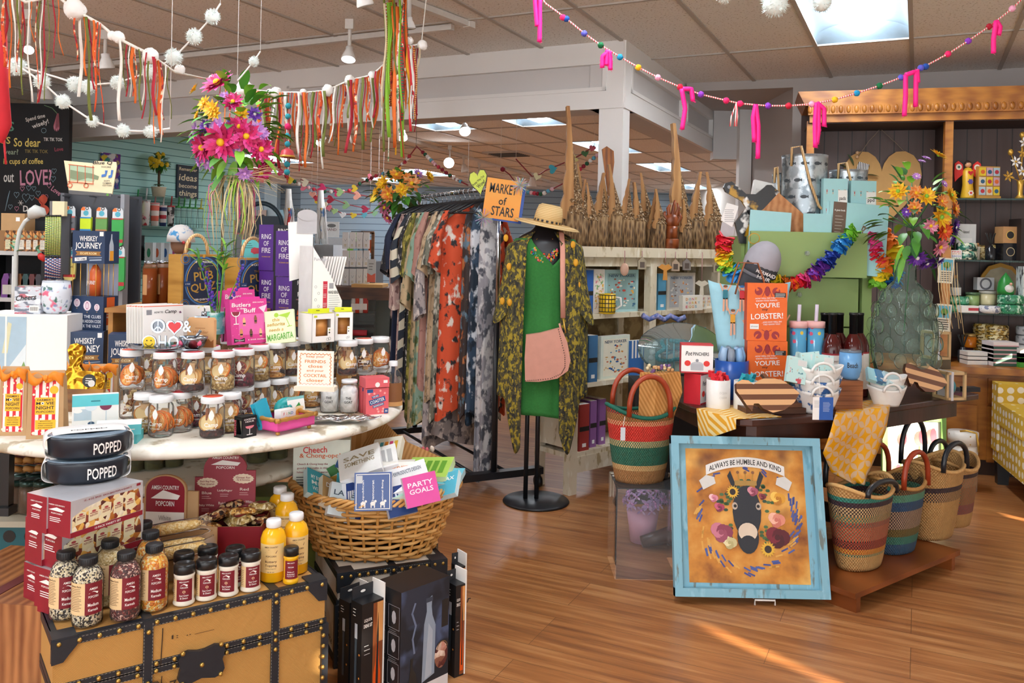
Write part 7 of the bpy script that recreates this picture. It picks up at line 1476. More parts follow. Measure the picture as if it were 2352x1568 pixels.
GAR=[('#1c1d24',['#c9a9a0','#e0d2c4'],5,.61,1.45,'black floral'),('#1e2740',['#38486a'],8,.6,1.3,'plain navy'),('#b99a92',['#7a5a58','#d6c2b4'],14,.58,1.3,'dusty pink print'),('S',['#e4dcc4','#2d3440'],0,0,1.2,'cream and navy striped'),('#25262c',['#d9d4cc'],26,.6,1.25,'black and white print'),('#6d6a2c',['#3a3a1c','#b0a24a'],12,.56,1.4,'olive print'),('#c9b08a',['#8a7a5a','#5a6a50'],9,.58,1.42,'tan landscape print'),('#8fae9a',['#5a6a3a','#c9b98a'],8,.57,1.38,'sage green print'),('#b8897c',['#9a6a60'],14,.6,1.15,'plain rose'),('#a9a09e',['#5d5a60','#d9cfc8'],12,.56,1.5,'grey lavender print'),('#cbb08e',['#a88a66','#7a6a58'],12,.6,1.2,'pale tan'),('#7a7a6a',['#3d3f3a','#c9c4b4'],10,.55,1.32,'grey green floral'),('#d9542e',['#efe4d8','#2b2a2c'],9,.6,1.28,'orange floral'),('#3a2f2c',['#b06a3a','#5f7a8a'],9,.58,1.3,'dark brown print'),('#33485e',['#d8dce2','#1d2a38'],8,.54,1.3,'blue and white print'),('#c9c6c6',['#4a4c54','#8d8a90'],8,.53,1.6,'long grey peony print')]
HK=B();HK.Tu([(.012,0,-.012),(.016,0,.003),(.008,0,.0145),(-.004,0,.0155),(-.015,0,.008),(-.016,0,-.006),(-.004,0,-.024),(0,0,-.035),(0,0,-.06)],.0022,STL,6);HKm=mesh('hook',HK)
HA=B();HA.Tu([(-.21,0,-.145),(-.1,0,-.085),(0,0,-.06),(.1,0,-.085),(.21,0,-.145)],[.006,.009,.01,.009,.006],DKM,8);HA.Tu([(-.2,0,-.145),(.2,0,-.145)],.005,DKM,6);HAm=mesh('hanger_arm',HA)
NG=len(GAR)
for gi,(base,cols,sc_,thr,L,nm)in En(GAR):
 s_=RL_-.06-(RL_-.14)*gi/(NG-1)*.97;tw=R0.uniform(-.12,.12);pos=RM@V((0,s_,RZT));rz=math.atan2(rn.y,rn.x)+tw
 th=Tg('clothes_hanger','black hanger with a chrome hook carrying the %s garment'%nm,'hanger',pos,rz,'hangers on the clothes rail');Cd('hook',HKm,th);Cd('hanger_arm',HAm,th)
 t=Tg('kimono','%s garment on the clothes rack'%nm if gi else 'black floral garment at the wreath end of the clothes rack','garment',pos,rz,'garments on the clothes rack')
 ma=Sp(cols,9,2,.8,.05,(0,.5,0))if base=='S' else Bl(base,cols,sc_*1.9,thr,4,.8,(1,1,.7))
 ph=R0.uniform(0,6);L2=L;wf={13:.5,14:.42,15:.3}.get(gi,1)
 def body(u,v):
  g=2*PI*u;z=-.075-(L2-.075)*v;hw=(.06+.15*min(1,v/.055))if v<.055 else .21+.03*(v-.055);hy=.022+.03*min(1,v*6)
  f_=.011*min(1,v*3)*sin(5*g+ph+v)+.008*v*sin(11*g-ph);x=hw*wf*math.copysign(abs(cos(g))**.7,cos(g));return(x+f_*.6,hy*sin(g)+f_,z-(.06*(abs(x)/.21)if v<.06 else .06)+(.05*v*cos(2*g+ph)if v>.9 else 0))
 b=B();b.grid(body,40,22,ma,True);Pa('body',b,t)
 for sd in(-1,1)if wf==1 else():
  b=B();sl=.34+.12*R0.random()+(.25 if gi in(2,6,9)else 0)
  b.grid(lambda u,v:(sd*(.185+.075*min(1,v*2.2)+.012*sin(v*4+ph)+(.012+.022*v)*cos(2*PI*u)),(.032+.028*v)*sin(2*PI*u)+.008*v*sin(8*PI*u+ph),-.13-sl*v-.03*v*cos(2*PI*u+ph)),20,12,ma,True);Pa('sleeve',b,t)
p=W(925,445,RB.y-.02);tw=Tg('flower_wreath','orange and yellow silk flowers over the far end of the clothes rack','flowers',p);k=RB.y/F
fo=[((x-925)*k,(445-y)*k,r*k,c_,YL[0],9)for x,y,r,c_ in((885,425,17,YL),(915,405,18,[m('#e0822c',.6),m('#e8a23a',.6)]),(950,425,20,[m('#e58a4a',.6),m('#f0b070',.6)]),(985,405,15,YL),(900,450,18,[m('#d8742a',.6),m('#e8a23a',.6)]),(890,478,18,[m('#c9688a',.6),m('#d98ab0',.6)]),(960,400,13,LIL),(930,440,16,YL),(870,445,12,YL),(940,412,12,[m('#e0822c',.6)]),(895,500,15,[m('#c9688a',.6)]))]
Bq(tw,(0,0,0),.2,.15,110,fo,[LEAF3,LEAF,LEAF3],.11,8,V((.05,.05,-.1)))
p=W(1099,415,4.78);t=Tg('heart_sign','lime green handwritten heart card at the top of the rack','sign',p,0);k=4.78/F;b=B();hp=[(x*1.0-z*.28,z*1.55+x*.3)for x,z in heart(40*k)];b.Pz([(x*1.08,z*1.06)for x,z in hp],.001,.004,K0);b.Pz(hp,-.001,.004,m('#cfdc5a',.7));Pa('card',b,t)
b=B();b.Tx('Pretty Way Out',(0,-.0016,.0),7*k,K0,34*k,rot=.75);b.Tx('Wow!',(.014,-.0016,-.018),9*k,K0,22*k,rot=.75);Pa('lettering',b,t)
p=W(1155,458,4.74);t=Tg('market_sign','orange handwritten Market of Stars sign clipped to the clothes rack','sign',p,rot=(0,.12,0));k=4.74/F;b=B();ma,nt,bs=newm('orange_card');c=mix(nt,noi(nt,crd(nt),5),'#f3b45a','#f0923a');setb(nt,bs,c,.7);b.Bx((0,.003,0),(84*k,.005,92*k),ma);b.Bx((.012,.006,-.01),(88*k,.004,92*k),m('#2c50a0'));Pa('card',b,t)
b=B()
for s_,x,z,h_,w_ in(('MARKET',-2,24,22,62),('of',0,-4,18,18),('STARS',3,-28,22,52)):b.Tx(s_,(x*k,-.001,z*k),h_*k,K0,w_*k)
Pa('lettering',b,t)
for x,z in((34,36),(-38,-48)):
 b=B()
 for i in Ra(70):g=R0.uniform(0,6.28);f_=R0.uniform(-1,1);q=math.sqrt(1-f_*f_)*22*k;e=V((x*k+q*cos(g),-.01+q*sin(g)*.6,z*k+22*k*f_));b.Tu([(x*k,-.01,z*k),e],.0012,m(('#9fd8e0','#e8e0a0','#d8a8e0')[i%3],.3),3)
 Pa('tinsel_puff',b,t)
MC=ON(1231,1152,0);MC.z=0;k=MC.y/F;zm=lambda y:1.4-(y-571)*k
t=Tg('dress_form','black dress form on a round base with twin poles','mannequin',MC,0);b=B();b.La([(.18,0),(.185,.006),(.178,.014),(.03,.02),(0,.02)],DKM,40);Pa('base',b,t)
for x in(-.036,.02):b=B();b.Tu([(x*1.1-.02,0,.01),(x-.02,0,zm(800))],.013,DKM,10);Pa('pole',b,t)
TOR=[(.02,zm(815)),(.13,zm(800)),(.135,zm(770)),(.115,zm(700)),(.125,zm(640)),(.145,zm(590)),(.15,zm(560)),(.12,zm(541)),(.07,zm(530)),(.05,zm(520)),(.045,zm(505)),(0,zm(500))]
b=B();b.La(TOR,m('#16171b',.35),32,(.02,0,0),1.15,.72);Pa('torso',b,t)
GRN=m('#2f7a34',.85,nz=.2,ns=90)
def wraps(name,label,cat,ma,a0,a1,R_,nu,nv,ztop,zbot,fold,tk=.003,flare=.0,c=(.02,0)):
 b=B()
 def fn(u,v):
  g=a0+(a1-a0)*u;zt=ztop(g);zb=zbot(g);z=zt+(zb-zt)*v
  r=R_(g,z,v)+flare*v+fold*min(1,v*2.5)*(sin(9*g+3*v)+.6*sin(17*g));return(c[0]+r*1.15*cos(g),c[1]+r*.78*sin(g),z)
 b.grid(fn,nu,nv,ma);return So(name,b,label,cat,MC,0,tk=tk)
def Rt(z,add):
 for(r0,z0),(r1,z1)in zip(TOR,TOR[1:]):
  if z0<=z<=z1:return r0+(r1-r0)*(z-z0)/max(1e-6,z1-z0)+add
 return .132+add
angd=lambda g,c:abs((g-c+PI)%(2*PI)-PI)
def gtop(g):q=angd(g,-PI/2+.25);return zm(608)+(zm(548)-zm(608))*min(1,q/.75)
wraps('green_dress','sleeveless green V-neck dress on the dress form','dress',GRN,0,2*PI,lambda g,z,v:max(.115,Rt(z,.009))if z>zm(800)else .143,90,40,gtop,lambda g:zm(945)-.03*max(0,cos(g)),.0035,.004,.012)
LEM=Bl('#2a2a26',['#7a6c20','#a8922c','#4a4630'],46,.53,5,.85,(1,1,.6))
def ktop(g):return zm(532)-.05*max(0,abs(cos(g))-.55)
def kbot(g):q=angd(g,-PI/2);return zm(905)-.30*math.exp(-((q-.62)/.28)**2)
k_=wraps('lemon_kimono','open dark olive kimono printed with lemons over the green dress','kimono',LEM,-PI/2+.42,3*PI/2-.52,lambda g,z,v:(.10+(.075 if v>.06 else .075*v/.06))+.02*max(0,cos(g)**2)*min(1,v*4),110,36,ktop,kbot,.006,.003,.02)
b=B()
for i,(x,y)in En(((1152,548),(1147,690),(1163,692),(1298,560),(1312,650),(1312,740),(1305,600),(1160,612))):
 g=math.atan2(-.13,(x-1231)*k-.02);b.sph(((x-1231)*k*1.03,-.125 if abs(x-1231)<75 else-.09,zm(y)),.017,m('#e0a01e',.6),10,7,(.8,.35,1.2))
Pa('lemon_print',b,k_)
for sd,lb in((-1,0),(1,0)):
 b=B();b.grid(lambda u,v:(.02+sd*(.165+.05*v+(.03+.035*v)*cos(2*PI*u)),(.05+.03*v)*sin(2*PI*u)+.006*sin(10*PI*u),zm(560)-.34*v-.1*v*max(0,cos(2*PI*u+.6))),24,14,LEM,True);Pa('sleeve',b,k_)
b=B();STRAW=Sp(['#dfbf86','#c9a263','#e8cc98'],110,2,.8);b.La([(.0,.105),(.05,.103),(.066,.092),(.074,.06),(.08,.0)],STRAW,36);b.La([(.078,.002),(.12,.004),(.17,-.004),(.185,-.014),(.17,-.008),(.08,-.002)],STRAW,44)
th=Tg('straw_hat','wide straw sun hat resting on top of the dress form','hat',(MC.x+.03,MC.y-.02,zm(512)),rot=(.12,.16,.2));Pa('hat_body',b,th)
b=B()
for i in Ra(36):
 g=i*2*PI/36
 if i%2:b.La([(.0805,.006),(.079,.018)],K0,2,cap=False,a0=g,a1=g+.17)
Pa('hat_band',b,th)
t=Tg('bead_necklace','gold bib necklace of many coloured beads on the dress form','necklace',(MC.x,MC.y,0));b=B();pts=[((.0+.055*sin(a))+.015,-.10+.012*abs(sin(a)),zm(566)-.05*cos(a)+.01)for a in[(-2.3+4.6*i/16)for i in Ra(17)]];b.Tu(pts,.0018,G0,5);Pa('chain',b,t);b=B();BCOL=[m(h,.3)for h in('#d8412c','#e08a2c','#2f8f5a','#2a5fa8','#d85a8a','#e0b040','#5aa8a0')]
for i in Ra(95):a=R0.uniform(-1.25,1.25);q=R0.uniform(0,.045);b.sph((.015+(.055+q*.6)*sin(a),-.113-.006*R0.random(),zm(566)+.01-(.05+q)*cos(a)),.0055,R0.choice(BCOL),6,4,(1,1,1.3))
Pa('bead',b,t)
PNK=m('#d99a86',.65);t=Tg('crossbody_bag','dusty pink leather crossbody bag hanging in front of the green dress','bag',(MC.x,MC.y,0));bx=lambda x:(x-1231)*k
b=B();b.Pz([(bx(1199),zm(762)),(bx(1230),zm(757)),(bx(1276),zm(744)),(bx(1290),zm(775)),(bx(1298),zm(815)),(bx(1293),zm(838)),(bx(1270),zm(856)),(bx(1230),zm(864)),(bx(1199),zm(864)),(bx(1197),zm(815))],-.19,-.135,PNK);Pa('body',b,t,bev=.012)
b=B();pts=[(1270,748),(1277,775),(1285,805),(1286,830),(1278,845),(1255,856),(1225,860),(1200,862)]
for i in Ra(40):s_=i/39*6.99;a=int(s_);f_=s_-a;x=pts[a][0]+(pts[a+1][0]-pts[a][0])*f_;y=pts[a][1]+(pts[a+1][1]-pts[a][1])*f_;b.sph((bx(x),-.191,zm(y)),.0032,m('#6d4a40'),5,4)
Pa('whipstitch',b,t);b=B();b.Tu([(bx(1281),-.14,zm(724)),(bx(1278),-.145,zm(640)),(bx(1277),-.13,zm(570)),(bx(1275),-.09,zm(536)),(bx(1272),.0,zm(530))],.014,PNK,8,flat=.25,up=(0,1,0));Pa('strap',b,t)
b=B();b.Tu([(bx(1281),-.15,zm(726)),(bx(1284),-.165,zm(742)),(bx(1287),-.17,zm(756))],.004,G0,6);b.Tu([(bx(1272),-.175,zm(735)),(bx(1276),-.175,zm(748))],.006,PNK,6);Pa('clasp',b,t)
BA=ON(1307,1139,0);BA.z=0;BR=rad(41);be=V((cos(BR),sin(BR),0));bb_=V((-sin(BR),cos(BR),0));BW=_along(BA,be,1652);BM=Mx.Translation(BA)@Mx.Rotation(BR,4,'Z');BD=.3
CRM=Bl('#ddd0b6',['#cbbb9a','#e9e0cc','#b09b74'],16,.62,6,.7,(1,1,.4));BRN=Bl('#8a7350',['#6a5436','#b09a70'],6,.55,4,.8)
BT=1.42;SZ=[.235,.63,1.025];xm_=_along(BA,be,1492)
t=Tg('bookshelf','distressed cream open bookshelf crowned with carved wooden trees','bookshelf',BA,BR)
b=B();b.Bx((BW/2,BD/2,BT-.03),(BW+.06,BD+.05,.06),CRM);b.Bx((BW/2,.02,BT-.085),(BW,.03,.06),CRM);Pa('top',b,t,bev=.004)
for x in(.03,xm_,BW-.03):
 b=B();b.Bx((x,.025,BT/2-.03),(.06,.05,BT-.06),CRM);b.Bx((x,BD-.02,BT/2-.03),(.05,.04,BT-.06),CRM);Pa('leg',b,t,bev=.003)
for x in(.02,BW-.02):b=B();b.Bx((x,BD/2,BT/2+.1),(.015,BD-.05,BT-.32),CRM);Pa('side_panel',b,t)
for z in SZ:b=B();b.Bx((BW/2,BD/2,z-.014),(BW-.02,BD-.02,.028),CRM);Pa('shelf',b,t,bev=.003)
b=B();b.Bx((BW/2,.02,SZ[0]-.07),(BW-.06,.03,.09),CRM);Pa('apron',b,t);b=B();b.Bx((BW/2,BD-.008,BT/2+.06),(BW-.04,.012,BT-.35),BRN);Pa('back_panel',b,t)
def bs(px,dep,z):u=_along(BA+bb_*dep,be,px);q=BM@V((u,dep,0));q.z=z;return q
def Bk(x0,x1,yt,z,dep,col,name,label,cat,grp=None,deco=None,th=.035,turn=0,front=None):
 a=bs(x0,dep,z);e=bs(x1,dep,z);w=(e-a).length;h=W((x0+x1)/2,yt,(a.y+e.y)/2).z-z;t_=Tg(name,label,cat,(a+e)/2,BR+turn,grp);c_=m(col);b=B();b.Fb(w,th,h,[WH,WH,m(front)if front else c_,c_,WH,c_]);Pa('cover',b,t_)
 b=B();(deco or(lambda b,w,h:(b.Re(-w*.5,w*.5,h*.42,h*.52,-.001,K0),b.Re(-w*.2,w*.2,h*.08,h*.16,-.001,WH))))(b,w,h);Pa('printed_front',b,t_)
def nyk(seed,cols):
 def f(b,w,h):
  b.Re(-w*.42,w*.42,h*.06,h*.92,-.0008,m(cols[0]));b.Tx('NEW YORKER',(0,-.0016,h*.86),h*.07,m('#2a4a6a'),w*.76);r3=random.Random(seed)
  for i in Ra(46):b.Dc(w*r3.uniform(-.38,.38),h*r3.uniform(.12,.78),w*r3.uniform(.015,.06),-.0012-.00001*i,m(r3.choice(cols[1:])),7,h*r3.uniform(.012,.03))
 return f
Bk(1331,1353,620,SZ[2],.05,'#2f62ae','puzzle_box','blue puzzle box spine on the top shelf beside the kimono','puzzle','puzzle boxes on the shelves',th=.2)
Bk(1354,1379,618,SZ[2],.06,'#efe9e2','puzzle_box','white puzzle box spine with pink floral print on the top shelf','puzzle','puzzle boxes on the shelves',lambda b,w,h:(b.Re(-w*.4,w*.4,h*.1,h*.9,-.001,Bl('#efe6dc',['#d87a8a','#8ab07a','#e0b040'],40,.6))),th=.2)
Bk(1379,1457,619,SZ[2],.07,'#a9cdd0','magazine_puzzle_box','pale blue magazine cover puzzle of rowing boats on the top shelf','puzzle',None,nyk(3,['#8fb0b0','#c94a3a','#d9a24a','#f0ece0','#3a6a8a','#8a5a3a']),front='#a9cdd0')
Bk(1333,1352,775,SZ[1],.03,'#6d6a60','puzzle_box','grey puzzle box on the middle shelf at the kimono','puzzle','puzzle boxes on the shelves',th=.2);Bk(1346,1366,770,SZ[1],.01,'#3f6f9a','puzzle_box','blue tilted puzzle box on the middle shelf','puzzle','puzzle boxes on the shelves',th=.18)
Bk(1374,1440,770,SZ[1],.05,'#dfe6d8','magazine_puzzle_box','cream magazine cover puzzle of a seaside town on the middle shelf','puzzle',None,nyk(7,['#f0ead6','#2a5a9a','#d9a24a','#e0c090','#3a8ab0','#c96a4a']),front='#dfe6d8')
Bk(1441,1478,781,SZ[1],.04,'#2f6ab0','napkin_card_pack','blue and white striped pack beside the seaside puzzle','pack',None,lambda b,w,h:[b.Re(-w*.4+w*.2*i,-w*.3+w*.2*i,h*.5,h,-.001,WH)for i in Ra(5)])
Bk(1328,1350,928,SZ[0],.02,'#a33a34','puzzle_box','red puzzle box on the bottom shelf','puzzle','puzzle boxes on the shelves',th=.2)
for i,x in En((1353,1374)):Bk(x,x+14,920-4*i,SZ[0],.05+.02*i,'#8a5a92','puzzle_box','purple puzzle box on the bottom shelf, %s from the red one'%ORD[i],'puzzle','puzzle boxes on the shelves',th=.2)
Bk(1503,1522,628,SZ[2],.06,'#5aa3c9','calendar','blue calendar behind the wizard-grey magazine calendar','calendar');Bk(1524,1588,626,SZ[2],.05,'#b9b0a0','calendar','grey spiral magazine calendar with an autumn cover on the shelf','calendar',None,nyk(9,['#a9a8a8','#c97a3a','#e0b870','#6a4a3a','#d8d4cc']),front='#c4bcae')
def egg(b,w,h):
 for i,s_ in En(("DON'T",'WORRY','EGGS')):
  for j,ch in En(s_.replace("'",'')):b.Tx(ch,(w*(-.3+.15*j),-.001,h*(.76-.25*i)),h*.17,m(('#e8963a','#7fb8c9','#e0647a','#e6c23a')[(i+j)%4]),w*.11)
for i,(x0,x1,d_)in En(((1560,1606,0),(1600,1616,.05),(1612,1628,.1))):Bk(x0,x1,678,SZ[2],.0-.06+d_,'#efe9dc','card_box','cream card box with bright retro letters, %s in the little row'%ORD[i],'card box','retro lettered card boxes',egg,.03,0,'#f2ecdf')
q=bs(1386,.02,SZ[2]);t=Tg('checkered_mug','yellow mug with a black checked pattern on the top shelf','mug',q);r=19*q.y/F;b=B();YC=m('#f0c21a',.35);b.La([(r*.9,0),(r,.004),(r,r*2.4),(r*.9,r*2.4),(r*.85,.01)],YC,24,cap=False)
Pa('cup',b,t);b=B()
for i in Ra(9):g=PI+i*PI/8;b.La([(r*1.01,.01),(r*1.01,r*2.3)],K0,1,cap=False,a0=g,a1=g+.09)
for i in Ra(5):b.La([(r*1.012,.01+i*r*.5),(r*1.012,.01+i*r*.5+.005)],K0,16,cap=False,a0=PI,a1=2*PI)
Pa('grid_pattern',b,t);b=B();b.Tu([(r,0,r*2),(r*1.6,0,r*1.9),(r*1.7,0,r),(r,0,r*.5)],.006,WH,8);Pa('handle',b,t)
for i,(x,yb,nm)in En(((1424,632,'oval pink'),(1464,618,'small house-shaped'),(1518,632,'winged'),(1541,622,'little tag'),(1567,620,'square lantern'),(1603,668,'angel-shaped'),(1637,625,'second house-shaped'))):
 q=bs(x,-.04,W(x,yb,bs(x,-.04,0).y).z);zt=BT-.02-q.z;b=B();c_=m(('#c9a08a','#a99a80','#d8913a','#b8a088','#8a7f78','#d9cdb8','#a99a80')[i]);b.Tu([(0,0,.07),(.0,.0,zt)],.003,m('#b98a86'),5)
 if i in(0,):b.sph((0,0,.035),.035,c_,12,8,(.75,.3,1.1))
 elif i in(2,5):b.Pz([(-.045,.05),(-.01,.03),(-.014,-.03),(.014,-.03),(.01,.03),(.045,.05),(.02,.07),(0,.062),(-.02,.07)],-.006,.006,c_)
 else:b.Pz([(-.025,0),(.025,0),(.025,.05),(0,.075),(-.025,.05)],-.015,.015,c_);b.Re(-.014,.014,.01,.045,-.0155,m('#5a4a40'))
 So('hanging_ornament',b,'%s ornament hanging from the bookshelf edge'%nm,'ornament',q,0,'ornaments along the bookshelf edge')
ma,nt,bs_n=newm('bark');co=crd(nt,(1,1,.25));v_=nd(nt,'TexVoronoi',{'Vector':co,'Scale':70.0}).outputs[0];c=ramp(nt,v_,[(.1,'#33251a'),(.45,'#76593b'),(.8,'#a3845e')]);setb(nt,bs_n,c,.9,0,v_,.9,.012);BARK=ma
TAN=Wo('#b98a52','#946232',(20,20,4),.6)
ma,nt,bs_n=newm('snow_bark');co=crd(nt);v_=noi(nt,co,90,3);c=ramp(nt,v_,[(.35,'#4a3420'),(.55,'#85643e'),(.68,'#c9b99e')]);setb(nt,bs_n,c,.9,0,v_,.8,.01);SNOW=ma
def tree(px,ytip,wpx,dep,label,lean=-.12,base=None):
 q=bs(px,dep,BT+.001)if base is None else base;k=q.y/F;H=W(px,ytip,q.y).z-q.z;r=wpx*k/2;t=Tg('carved_tree',label,'carved tree',q,R0.uniform(-.2,.2),'carved log trees');hb=min(.2,H*.42);b=B()
 b.La([(r,0),(r*.97,hb*.5),(r*.92,hb),(r*.7,hb*1.05)],BARK,16,sy=.8);Pa('log_base',b,t)
 b=B();n=6;L=H-hb
 for i in Ra(n):
  z0=hb+L*.66*i/n;z1=z0+L*.2;r0=r*(.95-.8*i/n);x0=lean*L*(i/n)**2*.8;vs=[]
  for j in Ra(17):g=-PI*.62+PI*1.35*j/16;jg=1+.1*(j%2);vs+=[(x0+r0*jg*cos(g),r0*.75*jg*sin(g),z0-L*.03*(j%2)),(x0+r0*.35*cos(g),r0*.3*sin(g),z1)]
  b.add(vs,[(2*j,2*j+2,2*j+3,2*j+1)for j in Ra(16)],SNOW)
 Pa('bark_branches',b,t,tk=.006)
 b=B();P=[(r*.05,hb*.72)];m_=14
 for i in Ra(m_+1):f_=i/m_;zz=hb*.8+(H-hb*.8)*f_;P.append((lean*L*f_**2-r*(.95*(1-f_)**1.3+.12)*(1 if i%3 else .82),zz))
 for i in Ra(8):f_=1-i/7;P.append((lean*L*f_**2+r*.13-r*.1*(1-f_),hb*.8+(H-hb*.8)*f_))
 b.Pz(P,-r*.62,-r*.1,TAN);Pa('carved_face',b,t,bev=.003)
TL=[(1322,412,34,.1),(1327,376,40,.2),(1345,420,30,.08),(1364,397,44,.14),(1382,405,32,.22),(1398,378,42,.13),(1426,411,40,.1),(1452,419,40,.09),(1472,398,38,.2),(1487,438,28,.13),(1502,434,36,.07),(1562,458,34,.05),(1585,395,48,.15),(1625,396,46,.08)]
for i,(x,y,w_,dp)in En(TL):tree(x,y,w_,dp,'carved log tree, %s along the bookshelf top from the straw hat'%ORD[i],-.14 if i%3 else .06)
tree(1546,286,62,.17,'tallest carved log tree on the bookshelf, behind the wooden hand',-.1)
tree(1288,246,60,.2,'very tall carved log tree rising behind the straw hat',-.07,bs(1300,.12,BT+.001))
q=bs(1378,.26,W(1378,440,5.2).z);b=B();b.Pz([(-.03,.28),(.0,.3),(.045,.27),(.05,.2),(.03,0),(.015,-.02)],0,.02,Wo('#a8621f','#6a3810',(30,30,6)));b.Bx((.03,.01,-.06),(.01,.01,.14),CRM);So('wooden_paddle',b,'rich brown wooden paddle tip behind the small carved trees','board',q,0)
q=bs(1531,.02,BT+.001);k=q.y/F;t=Tg('wooden_hand','reddish carved wooden hand model with crossed fingers standing among the trees','hand model',q,0);HW=Wo('#9a4f26','#6a2f14',(20,20,6),.35);b=B();b.La([(18*k,0),(17*k,20*k),(16*k,22*k)],HW,18);b.La([(15*k,23*k),(13*k,40*k),(14*k,50*k),(0,52*k)],HW,18);b.sph((0,0,64*k),17*k,HW,14,10,(1,.62,1.05));Pa('palm',b,t)
for x0,z0,x1,z1,x2,z2,r in((-12,68,-19,76,-16,84,4.5),(-7,76,-10,92,-5,100,4.6),(1,78,3,98,6,110,4.6),(9,76,14,92,11,104,4.4),(12,60,19,72,15,84,5)):b=B();b.Tu([(x0*k,-.004,(z0-8)*k),(x0*k,-.006,z0*k),(x1*k,-.012,z1*k),(x2*k,-.006,z2*k)],[r*k*1.1,r*k,r*k*.95,r*k*.6],HW,8);Pa('finger',b,t)
# ================= dark table at the right with its display =================
DZ=.72;DW=Wo('#4a2a20','#2a1510',(4,30,4),.3)
tp=[ON(1470,880,DZ),ON(1585,932,DZ),ON(1700,962,DZ),ON(1728,964,DZ),ON(1925,953,DZ),ON(2050,932,DZ),ON(2249,904,DZ)]
tp+=[tp[-1]+V((-.3,.6,0)),tp[0]+V((.2,.38,0))];tc=sum(tp,V())/len(tp)
def slab(b,pts,z0,z1,ma):n=len(pts);vs=[(p.x,p.y,z)for z in(z0,z1)for p in pts];b.add(vs,[tuple(Ra(n))[::-1],tuple(Ra(n,2*n))]+[(i,(i+1)%n,n+(i+1)%n,n+i)for i in Ra(n)],ma)
t=Tg('dining_table','dark brown polished table at the right with beach gifts on it','table',(0,0,0));b=B();slab(b,tp,DZ-.03,DZ,DW);Pa('tabletop',b,t,bev=.006)
b=B();slab(b,[tc+(p-tc)*.88 for p in tp],DZ-.11,DZ-.03,DW);Pa('apron',b,t)
b=B();b.La([(.2,.12),(.1,.25),(.07,.4),(.12,.55),(.16,.61)],DW,16,(tc.x,tc.y,0));Pa('pedestal',b,t)
for g in(PI*1.02,PI*.6,.1,PI*.35):b=B();b.Tu([(tc.x+r*cos(g),tc.y+r*sin(g),z)for r,z in((.1,.2),(.3,.15),(.48,.09),(.6,.05),(.68,.03))],[.05,.045,.04,.035,.028],DW,8);Pa('leg',b,t)
def D(px,py,z=DZ):return ON(px,py,z)
GC=m('#93ac68',.5,nz=.05,ns=3);gd=4.32;gp,gw,gh=fd(1717,1987,533,888,gd);gz=DZ;gh=1.4+(584.5-533)*gd/F-DZ;gk=gd/F;GX=lambda x:(x-1852)*gk;GZ=lambda y:1.4-(y-584.5)*gk-DZ
t=Tg('green_chest','moss green chest of drawers with its top drawer pulled out as a display','chest',(gp.x,gd,DZ),.02);b=B()
b.Fb(.66,.4,.015,GC,.02,.1,0);b.Fb(.02,.4,GZ(545),GC,-.31,.1,0);b.Fb(.05,.4,GZ(545),GC,.345,.1,0);b.Fb(.66,.02,GZ(545),GC,.02,.48,0);Pa('carcass',b,t,bev=.004)
for i,(y0,y1,yy)in En(((533,636,0),(640,752,.1),(756,884,.1))):
 w=gw if i==0 else .6;b=B();b.Fb(w,.02,GZ(y0)-GZ(y1),GC,0,yy,GZ(y1))
 if i==0:
  for x in(-w/2+.01,w/2-.01):b.Fb(.015,.4,(GZ(y0)-GZ(y1))*.9,GC,x,.02,GZ(y1))
  b.Fb(w,.4,.01,GC,0,.02,GZ(y1))
 dr=Pa('drawer',b,t,bev=.003)
 b=B();b.La([(0,0),(.008,0),(.008,.008),(.015,.016),(.012,.026),(0,.028)],Gs('#f4f6f8',.3,1.5),10);b.v=[V((p.x,-p.z,p.y))for p in b.v];Pa('crystal_knob',b,dr,Lo=((1845-1852)*gk,yy,GZ((582,679,800)[i])))
FZ=DZ+GZ(634)+.012
def inD(x0,x1,yt,dd):p=W((x0+x1)/2,500,gd+dd);return V((p.x,p.y,FZ)),(x1-x0)*(gd+dd)/F,W((x0+x1)/2,yt,gd+dd).z-FZ
GAL=Bl('#9aa3a8',['#c3cbd0','#7b858b','#b0b9be'],13,.54,3,.35);GAL.node_tree.nodes['Principled BSDF'].inputs['Metallic'].default_value=.75;FISH=m('#3c444a',.5)
def bucket(x0,x1,yt,dd,lb,fish=True):
 p,w,h=inD(x0,x1,yt,dd);r=w/2;t=Tg('fish_bucket',lb,'bucket',p);b=B();b.La([(r*.93,0),(r*.95,h*.03),(r,h*.97),(r*1.02,h),(r*.97,h),(r*.92,.02)],GAL,32,cap=False);Pa('body',b,t)
 if fish:
  b=B();q=B();s_=r*.19
  for j in Ra(5):
   for i in Ra(6):cx=-1.5*r+i*r*.58+(j%2)*r*.29;cz=h*(.92-.14*j);q.Dc(cx,cz,s_*.8,0,FISH,12,s_*.42);q.add([(cx+s_*.6,0,cz),(cx+s_*1.1,0,cz+s_*.4),(cx+s_*1.1,0,cz-s_*.4)],[(0,1,2)],FISH)
  q.v=[V((r*1.004*sin(p_.x/r),-r*1.004*cos(p_.x/r),p_.z))for p_ in q.v];Pa('fish_cutouts',q,t)
 b=B();b.Tu([(-r*.8,-r*.6,h*.9),(-r*.85,-r*.8,h*1.05),(-r*.5,-r*.95,h*1.06),(-.1*r,-r*1.1,h*.75),(r*.3,-r*1.1,h*.56),(r*.75,-r*.9,h*.5),(r*1.03,-.3*r,h*.6),(r*1.02,0,h*.8)],.007,ROPE,8);Pa('rope_handle',b,t)
bucket(1795,1896,358,.2,'tall galvanised bucket with fish cutouts and a rope handle');bucket(1905,1988,392,.22,'shorter galvanised bucket behind the swimmer notepads');bucket(1772,1800,398,.3,'small galvanised bucket peeking out behind the tall one',False)
